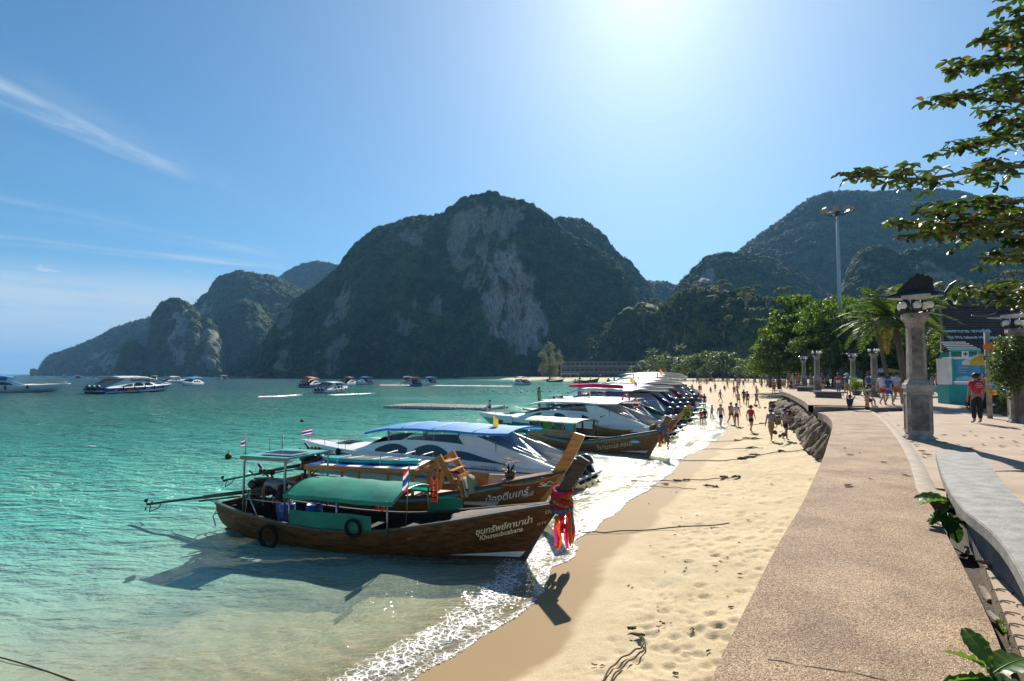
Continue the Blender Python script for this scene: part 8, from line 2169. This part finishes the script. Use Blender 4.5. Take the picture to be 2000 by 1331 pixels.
BONES = [('pel', 'wst'), ('wst', 'chs'), ('chs', 'nck'), ('nck', 'hd0'), ('hd0', 'hd1'), ('chs', 'shl'), ('chs', 'shr'), ('shl', 'ell'), ('shr', 'elr'), ('ell', 'wrl'), ('elr', 'wrr'), ('wrl', 'hal'), ('wrr', 'har'), ('pel', 'hpl'), ('pel', 'hpr'), ('hpl', 'knl'), ('hpr', 'knr'), ('knl', 'anl'), ('knr', 'anr'), ('anl', 'tol'), ('anr', 'tor')]
RAD = dict(pel=.125, wst=.115, chs=.135, nck=.055, hd0=.085, hd1=.095, shl=.062, shr=.062, ell=.042, elr=.042, wrl=.03, wrr=.03, hal=.034, har=.034, hpl=.095, hpr=.095, knl=.058, knr=.058, anl=.04, anr=.04, tol=.034, tor=.034)
BODY, SHIRT, SHORTS, HAIR, DRESS, PANTS = {}, {}, {}, {}, {}, {}
def mixp(a, b, t): return tuple(a[i] + (b[i] - a[i]) * t for i in range(3))
for nm, p in POSES.items():
    keys = list(RAD); vs = [p[k] for k in keys]; ix = {k: i for i, k in enumerate(keys)}
    BODY[nm] = skin_mesh(vs, [(ix[a], ix[b]) for a, b in BONES], [RAD[k] for k in keys], 'person_body')
    # nose, ears and five fingers on each hand join the same body mesh
    bm = bmesh.new(); bm.from_mesh(BODY[nm]); hd = Vector(p['hd0']).lerp(Vector(p['hd1']), .55); up = (Vector(p['hd1']) - Vector(p['nck'])).normalized(); fw = Vector((1, 0, 0)); fw = (fw - up * fw.dot(up)).normalized(); sd_ = up.cross(fw)
    for c, s in ((hd + fw * .098 - up * .015, .016), (hd + sd_ * .09 - up * .01, .02), (hd - sd_ * .09 - up * .01, .02)): bmesh.ops.create_icosphere(bm, subdivisions=1, radius=s, matrix=Matrix.Translation(c))
    for sgn, h, w in ((1, 'hal', 'wrl'), (-1, 'har', 'wrr')):
        H_ = Vector(p[h]); d = (H_ - Vector(p[w])).normalized(); s_ = Vector((0, 1, 0)).cross(d); s_ = s_.normalized() if s_.length > .1 else Vector((1, 0, 0))
        for k in range(5):
            a = H_ + s_ * (.022 * (k - 1.5)) if k < 4 else H_ + s_ * -.04 - d * .03
            e = a + d * (.075 - .008 * abs(k - 1.5)) if k < 4 else a + d * .045 - s_ * .03
            q = (e - a).to_track_quat('Z', 'Y').to_matrix().to_4x4(); q.translation = (a + e) / 2
            bmesh.ops.create_cone(bm, cap_ends=True, segments=5, radius1=.010, radius2=.007, depth=(e - a).length, matrix=q)
    bm.to_mesh(BODY[nm]); bm.free()
    slv = .55
    v = [p['pel'], p['wst'], p['chs'], p['shl'], p['shr'], mixp(p['shl'], p['ell'], slv), mixp(p['shr'], p['elr'], slv), mixp(p['chs'], p['nck'], .55)]
    SHIRT[nm] = skin_mesh(v, [(0, 1), (1, 2), (2, 3), (2, 4), (3, 5), (4, 6), (2, 7)], [.148, .142, .152, .085, .085, .072, .072, .075], 'shirt')
    t = .62
    def low(t, r1, nm2): return skin_mesh([mixp(p['pel'], p['wst'], .25), p['pel'], p['hpl'], p['hpr'], mixp(p['hpl'], p['knl'], t), mixp(p['hpr'], p['knr'], t)], [(0, 1), (1, 2), (1, 3), (2, 4), (3, 5)], [.14, .142, .112, .112, r1, r1], nm2, root=1)
    SHORTS[nm] = low(.62, .10, 'shorts')
    PANTS[nm] = skin_mesh([mixp(p['pel'], p['wst'], .25), p['pel'], p['hpl'], p['hpr'], p['knl'], p['knr'], mixp(p['knl'], p['anl'], .85), mixp(p['knr'], p['anr'], .85)], [(0, 1), (1, 2), (1, 3), (2, 4), (3, 5), (4, 6), (5, 7)], [.142, .145, .118, .118, .085, .085, .07, .07], 'trousers', root=1)
    bm = bmesh.new(); bmesh.ops.create_uvsphere(bm, u_segments=14, v_segments=8, radius=.112, matrix=Matrix.Translation(hd + up * .022 - fw * .014))
    bmesh.ops.delete(bm, geom=[f for f in bm.faces if (f.calc_center_median() - hd).dot(fw) > .035 and (f.calc_center_median() - hd).dot(up) < .055 or (f.calc_center_median() - hd).dot(up) < -.05], context='FACES')
    me = bpy.data.meshes.new('hair'); bm.to_mesh(me); bm.free(); HAIR[nm] = me
    p['_hd'], p['_up'], p['_fw'] = hd, up, fw
mbh = MB(); mbh.lathe([(.20, -.01), (.19, .0), (.12, .02), (.115, .08), (.08, .12), (0, .13)], n=16); _h = mbh.build('hat', M_flagwhite); HAT = _h.data; bpy.data.objects.remove(_h)
mbh = MB(); mbh.sphere((0, 0, 0), .18, 10, sc_=(.6, .85, 1.2)); _h = mbh.build('backpack', M_navy); BAG = _h.data; bpy.data.objects.remove(_h)
SK = [mk('skin_tone', c, .55, var=.06, scale=3) for c in ((.45, .26, .17), (.30, .16, .10), (.55, .34, .25), (.20, .10, .06))]
CL = {n: mk(n + '_garment', c, .85, var=.10, scale=6, trans=.12) for n, c in dict(red=(.55, .025, .03), black=(.018, .018, .02), white=(.74, .73, .71), grey=(.25, .26, .28), blue=(.03, .12, .42), navy=(.018, .03, .09), tan=(.36, .24, .12), pink=(.62, .38, .36), magenta=(.55, .03, .20), green=(.05, .28, .10), orange=(.75, .18, .03), teal=(.03, .30, .32), maroon=(.20, .02, .03), yellow=(.70, .50, .06), denim=(.10, .19, .30)).items()}
HR = [mk('hair_tone', c, .6, var=.2, scale=20) for c in ((.012, .009, .007), (.06, .035, .018), (.22, .14, .06))]
pr_ = random.Random(77)
def person(loc, az, ps, label, group, shirt=None, low=None, kind='shorts', skin=None, hair=None, hat=None, bag=False, h=1.0, parts=True):
    def ob(nm, me, m, parent=None):
        o = bpy.data.objects.new(nm, me); COL.objects.link(o); o.parent = parent
        if not me.materials: me.materials.append(m)
        set_mat(o, m); return o
    for me_ in (BODY[ps],):
        for poly in me_.polygons[:1]: pass
    o = ob('person', BODY[ps], SK[pr_.randrange(3)] if skin is None else SK[skin]); o.location = loc; o.rotation_euler = (0, 0, az); o.scale = (h,) * 3; tag(o, label, 'person', group)
    if shirt: ob('shirt', SHIRT[ps], CL[shirt], o)
    if low: ob('trousers' if kind == 'pants' else 'shorts', (PANTS if kind == 'pants' else SHORTS)[ps], CL[low], o)
    ob('hair', HAIR[ps], HR[pr_.choices([0, 1, 2], [6, 3, 1])[0] if hair is None else hair], o)
    p = POSES[ps]
    if hat: x = ob('hat', HAT, CL[hat], o); x.location = p['_hd'] + p['_up'] * .035; x.rotation_euler = p['_up'].to_track_quat('Z', 'Y').to_euler()
    if bag: x = ob('backpack', BAG, CL[bag] if isinstance(bag, str) else CL['black'], o); x.location = Vector(p['chs']) + Vector((-.2, 0, -.05))
    return o
TOW, AWAY = R(-90), R(90)     # facing the camera / away from it
def sand_at(x, y):
    p = on_sand(x, y); 
    sd = float(shore_dist(np.array([p.x]), np.array([p.y]))[0])
    return p if sd > 0 else Vector((gnd(x, y, 0).x, gnd(x, y, 0).y, max(-.45, zsand(gnd(x, y, 0)))))
G_b, G_p, G_c = 'bathers on the beach', 'people on the promenade', 'crowd far along the beach'
for (x, y, ps, az, kw, lab) in [
    (1408, 833, 'walk2', TOW, dict(low='black', skin=2), 'bare chested person in black shorts walking along the waterline'),
    (1428, 829, 'walk', TOW + .3, dict(low='maroon', shirt=None, skin=0, hair=1), 'person in maroon swimwear walking beside a white shirt'),
    (1439, 833, 'walk', TOW - .3, dict(shirt='white', low='red'), 'person in white shirt and red shorts on the wet sand edge'),
    (1467, 844.5, 'walk2', TOW + .2, dict(shirt='red', low='black', hat='black'), 'person in red shirt, black shorts and dark hat on the sand'),
    (1507, 861.5, 'walk', TOW - .7, dict(shirt='grey', low='tan', bag='black', skin=1, hair=0), 'person in grey shirt with black bag walking by the sea wall'),
    (1534, 860.5, 'walk2', TOW + .5, dict(shirt='pink', low='navy', skin=1, hair=0), 'person in pale pink shirt and navy shorts by the sea wall'),
    (1546, 834, 'bend', R(200), dict(shirt='black', low='tan', hat='white'), 'person in white hat and dark top stooping at the boulders'),
    (1370, 827, 'stand', AWAY, dict(shirt='red', low='red', h=.75), 'child in red swimsuit standing in the shallows'),
    (1377, 827, 'stand', AWAY, dict(shirt='navy', low='navy', h=.78), 'child in navy swimsuit standing in the shallows'),
    (1391, 816, 'walk2', R(180), dict(shirt='maroon', low='maroon', h=.72), 'small child in maroon walking at the edge of the shallows'),
    (1442, 794, 'walk', TOW, dict(low='maroon', skin=2), 'person in maroon shorts with bare shoulders walking down the sand'),
    (1453, 788.5, 'walk2', AWAY, dict(shirt='navy', low='black'), 'person in navy shirt walking up the sand'),
    (1460, 794.5, 'stand', AWAY, dict(shirt='tan', low='green', bag='maroon'), 'person in green shorts with maroon bag'),
    (1478, 795.5, 'walk', TOW + .4, dict(shirt='magenta', low='denim'), 'person in magenta shirt and blue shorts'),
    (1407, 786, 'walk', R(0), dict(shirt='denim', low='denim', hair=2), 'person in pale blue dress striding across the sand'),
    (1364, 791, 'stand', R(180), dict(shirt='maroon', low='black'), 'person in maroon shirt standing at the shallows by the sterns'),
    (1376, 796, 'stand', TOW, dict(shirt='navy', low='navy', skin=1), 'person in navy standing knee deep by the sterns'),
    (1366, 769, 'stand', TOW, dict(shirt='black', low='tan'), 'person in black shirt and tan shorts by the last moored boats'),
    (1369, 768, 'walk', TOW, dict(low='navy', skin=2), 'bare chested person in navy shorts by the last moored boats'),
    (1397, 766, 'stand', AWAY, dict(shirt='grey', low='black'), 'person in grey shirt and black shorts mid beach'),
    (1415, 764, 'sit', TOW, dict(shirt='red', low='black'), 'person in red sitting on the sand mid beach'),
    (1421, 760, 'walk', R(0), dict(shirt='maroon', low='denim'), 'person in maroon shirt and pale shorts strolling mid beach'),
    (1433, 757, 'walk2', TOW, dict(shirt='white', low='red'), 'person in white shirt and red shorts in the mid beach group'),
    (1440, 758, 'stand', TOW, dict(low='red', skin=2), 'bare chested person in red shorts in the mid beach group'),
    (1444, 759, 'stand', AWAY, dict(shirt='red', low='red'), 'person dressed all in red in the mid beach group'),
    (1452, 758.5, 'walk', TOW, dict(shirt='maroon', low='black'), 'person in maroon and black in the mid beach group'),
    (1472, 758, 'walk2', R(0), dict(shirt='white', low='navy'), 'person in white shirt and navy shorts near the tree shade'),
    (1511, 770.5, 'walk', TOW, dict(low='tan', skin=0), 'bare chested person in tan shorts below the promenade corner'),
    (1477, 767, 'sit', R(20), dict(low='black', skin=2), 'bare chested person sitting on the sand before the trees'),
    (1487, 757.5, 'sit', TOW, dict(shirt='red', low='red'), 'person in red sitting on the sand near the tree shade'),
    (1434, 775, 'walk', TOW, dict(shirt='red', low='grey'), 'person in red top and grey shorts on the dry sand'),
    (1440, 772, 'walk2', TOW, dict(shirt='tan', low='maroon'), 'person in tan top and maroon shorts on the dry sand'),
    (1388, 768, 'sit', TOW, dict(low='navy', skin=1), 'bare chested person in navy shorts sitting on the sand'),
    (1380, 749.5, 'stand', TOW, dict(shirt='red', low='red'), 'person dressed in bright red far up the beach'),
    (1352, 778, 'stand', TOW, dict(shirt='teal', low='teal', skin=1), 'person in teal standing behind the moored sterns'),
    (1347, 776, 'stand', R(0), dict(shirt='blue', low='navy'), 'person in blue shirt standing behind the moored sterns'),
    (1343, 773, 'stand', AWAY, dict(shirt='red', low='black'), 'person in red shirt standing behind the moored sterns'),
    (1356, 784, 'stand', R(180), dict(shirt='blue', low='black'), 'person in blue shirt and black shorts at the sterns'),
    (1352, 766, 'walk', TOW, dict(shirt='magenta', low='navy'), 'person in magenta top beside the far sterns'),
]: person(sand_at(x, y), az, ps, lab, G_b, **kw)
# far crowd in front of the trees
cols = list(CL)
for i in range(105):
    near = i < 45
    x, y = (pr_.uniform(1498, 1566), pr_.uniform(754, 761)) if near else (pr_.uniform(1345, 1545), pr_.uniform(746, 751))
    c1, c2 = pr_.choice(cols), pr_.choice(cols); ps = pr_.choice(['stand', 'walk', 'walk2', 'sit', 'stand'])
    b = on_sand(x, y) if not (near and x > 1535) else gnd(x, y, Zp)
    where = 'in the shade of the almond trees' if near else 'before the far tree line'
    person(b, pr_.uniform(0, 6.28), ps, 'person in %s and %s %s %s' % (c1, c2, {'stand': 'standing', 'walk': 'walking', 'walk2': 'walking', 'sit': 'sitting'}[ps], where), G_c, shirt=c1 if pr_.random() < .75 else None, low=c2)
P_ = lambda x, y: gnd(x, y, Zp)
for (b, ps, az, kw, lab) in [
    (P_(1638, 778), 'walk2', TOW - .2, dict(shirt='red', low='denim', skin=1, hair=0), 'person in red and white jersey walking past the concrete bench'),
    (P_(1654, 776), 'walk', TOW + .2, dict(shirt='blue', low='tan', hat='white'), 'person in blue jersey and white cap by the round bush'),
    (P_(1584, 760), 'stand', TOW, dict(shirt='grey', low='grey', kind='pants'), 'person in grey hood between the two thin pillars'),
    (P_(1607, 762), 'stand', AWAY, dict(shirt='maroon', low='black'), 'person in maroon shirt right of the thin pale pillar'),
    (P_(1618, 760), 'stand', TOW, dict(shirt='green', low='black', kind='pants'), 'person in green shirt in the shade left of the mast'),
    (Vector((15.55, 28.4, 1.79)), 'raise_', R(20), dict(shirt='navy', low='navy', h=.72, skin=1, hair=0), 'boy in navy shirt carrying a dark board on the beach stairs'),
    (Vector((16.35, 28.4, 1.79)), 'raise_', R(160), dict(low='black', h=.80, skin=0, hair=0), 'bare backed boy lifting the dark board on the beach stairs'),
    (P_(1694, 795), 'sit', R(10), dict(low='maroon', skin=2, h=.9), 'bare chested child sitting at the top of the beach stairs'),
    (P_(1697, 775), 'stand', TOW, dict(shirt='blue', low='navy', hat='navy'), 'person in blue shirt standing beside a bicycle'),
    (P_(1724, 792), 'walk', R(20), dict(shirt='white', low='red', hat='black', skin=2), 'person in white shirt, red shorts and dark cap walking to the plaza'),
    (P_(1737, 793), 'walk2', R(20), dict(shirt='blue', low='blue', skin=2, hair=1, h=.93), 'person in long blue dress walking behind the red shorts'),
    (P_(1753, 793), 'walk2', R(15), dict(shirt='white', low='orange', skin=2, h=1.04), 'person in white shirt and bright orange shorts beside the pillar'),
    (P_(1909, 827), 'stand', AWAY - .1, dict(shirt='red', low='black', kind='pants', skin=1, hair=0), 'person in red t-shirt and black trousers seen from behind'),
    (P_(1928, 806), 'stand', TOW, dict(shirt='tan', low='navy', hat='blue', kind='pants'), 'person in blue sun hat beside the signpost'),
    (P_(1917, 799), 'stand', TOW, dict(shirt='black', low='black', kind='pants', skin=0), 'person in black standing behind the red t-shirt'),
    (P_(1822, 772), 'hold', R(0), dict(shirt='grey', low='black', hat='tan'), 'person in grey shirt and straw hat leaning at the white counter'),
    (P_(1832, 769), 'stand', R(180), dict(shirt='grey', low='navy', hat='tan'), 'second straw hatted person behind the white counter'),
    (P_(1765, 762), 'stand', TOW, dict(shirt='navy', low='black'), 'person in navy shirt in the shade near the orange stall'),
    (P_(1740, 762), 'stand', AWAY, dict(shirt='white', low='navy'), 'person in white shirt under the orange parasol'),
]: person(b, az, ps, lab, G_p, **kw)
red_man = [o for o in bpy.data.objects if o.get('label', '').startswith('person in red t-shirt')][0]
for k, tx in enumerate(('BEACH', 'LIFEGUARD', 'PHI PHI')):
    s = .05; me = text_mesh(tx, s); w = max(v.co.x for v in me.vertices)
    sh = [c for c in red_man.children if c.name.startswith('shirt')][0]
    def f(x, y, k=k, w=w): return Vector((-.150 - .012 * math.cos((x - w / 2) * 6), w / 2 - x, 1.36 - .065 * k + y))
    text_on(tx, s, f, M_letter_w, sh)
jersey = [o for o in bpy.data.objects if o.get('label', '').startswith('person in red and white jersey')][0]
mb = MB(); mb.lathe([(.150, 1.10), (.158, 1.14), (.16, 1.24), (.157, 1.28)], n=18); o = mb.build('jersey_band', CL['white'], [c for c in jersey.children if c.name.startswith('shirt')][0])
b0 = [o for o in bpy.data.objects if o.get('label', '').startswith('boy in navy shirt')][0].location; b1 = [o for o in bpy.data.objects if o.get('label', '').startswith('bare backed boy')][0].location
mb = MB(); n = 14
mb.grid([[((-1 + 2 * i / n) * .62, v * .21 * max(.02, 1 - abs(-1 + 2 * i / n) ** 3), .04 + .06 * (abs(-1 + 2 * i / n)) ** 2) for v in (-1, 0, 1)] for i in range(n + 1)]); mb.grid([[((-1 + 2 * i / n) * .62, v * .21 * max(.02, 1 - abs(-1 + 2 * i / n) ** 3), .0 + .06 * (abs(-1 + 2 * i / n)) ** 2) for v in (-1, 0, 1)] for i in range(n + 1)], flip=True)
o = mb.build('bodyboard', M_rubber, fix=False); o.location = (b0 + b1) / 2 + Vector((0, 0, 1.42)); o.rotation_euler = (0, 0, 0); tag(o, 'dark board carried overhead by the boys on the stairs', 'board')
def bicycle(loc, rz):
    t = thing('bicycle', 'dark bicycle parked beside the person in a blue shirt', 'bicycle', loc, rz)
    for x in (-.5, .5):
        mb = MB(); mb.torus((x, 0, .33), .32, .022, 24, 6, axis='y')
        w = mb.build('wheel', M_rubber, t); mb = MB()
        for k in range(8): a = k * math.pi / 4; mb.tube([(x, 0, .33), (x + .31 * math.cos(a), 0, .33 + .31 * math.sin(a))], .004, 4)
        mb.build('spokes', M_steel, w)
    mb = MB(); s, c, hd, bt = (-.2, 0, .82), (-.5, 0, .33), (.33, 0, .80), (-.05, 0, .33)
    for a, b in ((bt, s), (bt, (.36, 0, .70)), (s, hd), (c, bt), (c, s), (hd, (.5, 0, .33))): mb.tube([a, b], .018, 6)
    mb.build('frame', M_lampblack, t); mb = MB(); mb.box((-.2, 0, .88), (.24, .14, .05)); mb.build('saddle', M_rubber, t); mb = MB(); mb.tube([(.33, 0, .80), (.32, 0, .98), (.28, -.27, 1.0)], .014, 6); mb.tube([(.32, 0, .98), (.28, .27, 1.0)], .014, 6); mb.build('handlebar', M_steel, t)
bicycle(P_(1706, 778), -.9)
# boat hands
man = person(on(B1, (1.75, -.25, .05)) , B1.rotation_euler.z + R(165), 'bend', 'person in pale grey shirt bending over the engine of the dark longtail', 'boat crews', shirt='grey', low='black', skin=3, hair=0)
man.location.z = .25
G_cr = 'boat crews'
_p = gnd(957, 803, .32); person(Vector((_p.x, _p.y, .27)), R(200), 'sit', 'person in white shirt sitting on the end of the pontoon', G_cr, shirt='white', low='black', skin=3)
for (r_b, loc, ps, kw, lab) in ((ROW[0], (11.0, .3, 1.05), 'stand', dict(shirt='green', low='green', kind='pants', hat='tan'), 'person in green overalls and hat standing on a bow'), (ROW[0], (10.0, -.3, 1.0), 'bend', dict(shirt='white', low='navy', kind='pants'), 'person in white shirt bending on the same bow'),
        (ROW[2], (10.4, 0, 1.0), 'stand', dict(shirt='teal', low='navy'), 'person in teal standing on a bow with one row behind'), (ROW[4], (11.2, 0, 1.0), 'stand', dict(shirt='black', low='black', kind='pants'), 'person in black standing on a bow farther down the row'), (ROW[5], (11, 0, 1.0), 'stand', dict(shirt='navy', low='black', kind='pants'), 'person in navy standing on a bow near the far sand')):
    person(on(r_b, loc), pr_.uniform(0, 6), ps, lab, G_cr, **kw)
# passengers on the crowded speedboat
crowd = [o for o in bpy.data.objects if o.get('label', '').startswith('white speedboat crowded')][0]
for i in range(14):
    x = 2.6 + .55 * (i // 2); y = .75 if i % 2 else -.75; c1 = ['orange', 'red', 'navy', 'white', 'black', 'yellow', 'teal'][i // 2]
    person(on(crowd, (x, y, .85)), crowd.rotation_euler.z, 'sit', 'passenger in %s on the %s side of the crowded speedboat' % (c1, 'far' if y > 0 else 'near'), 'passengers of the crowded speedboat', shirt=c1, low='navy')
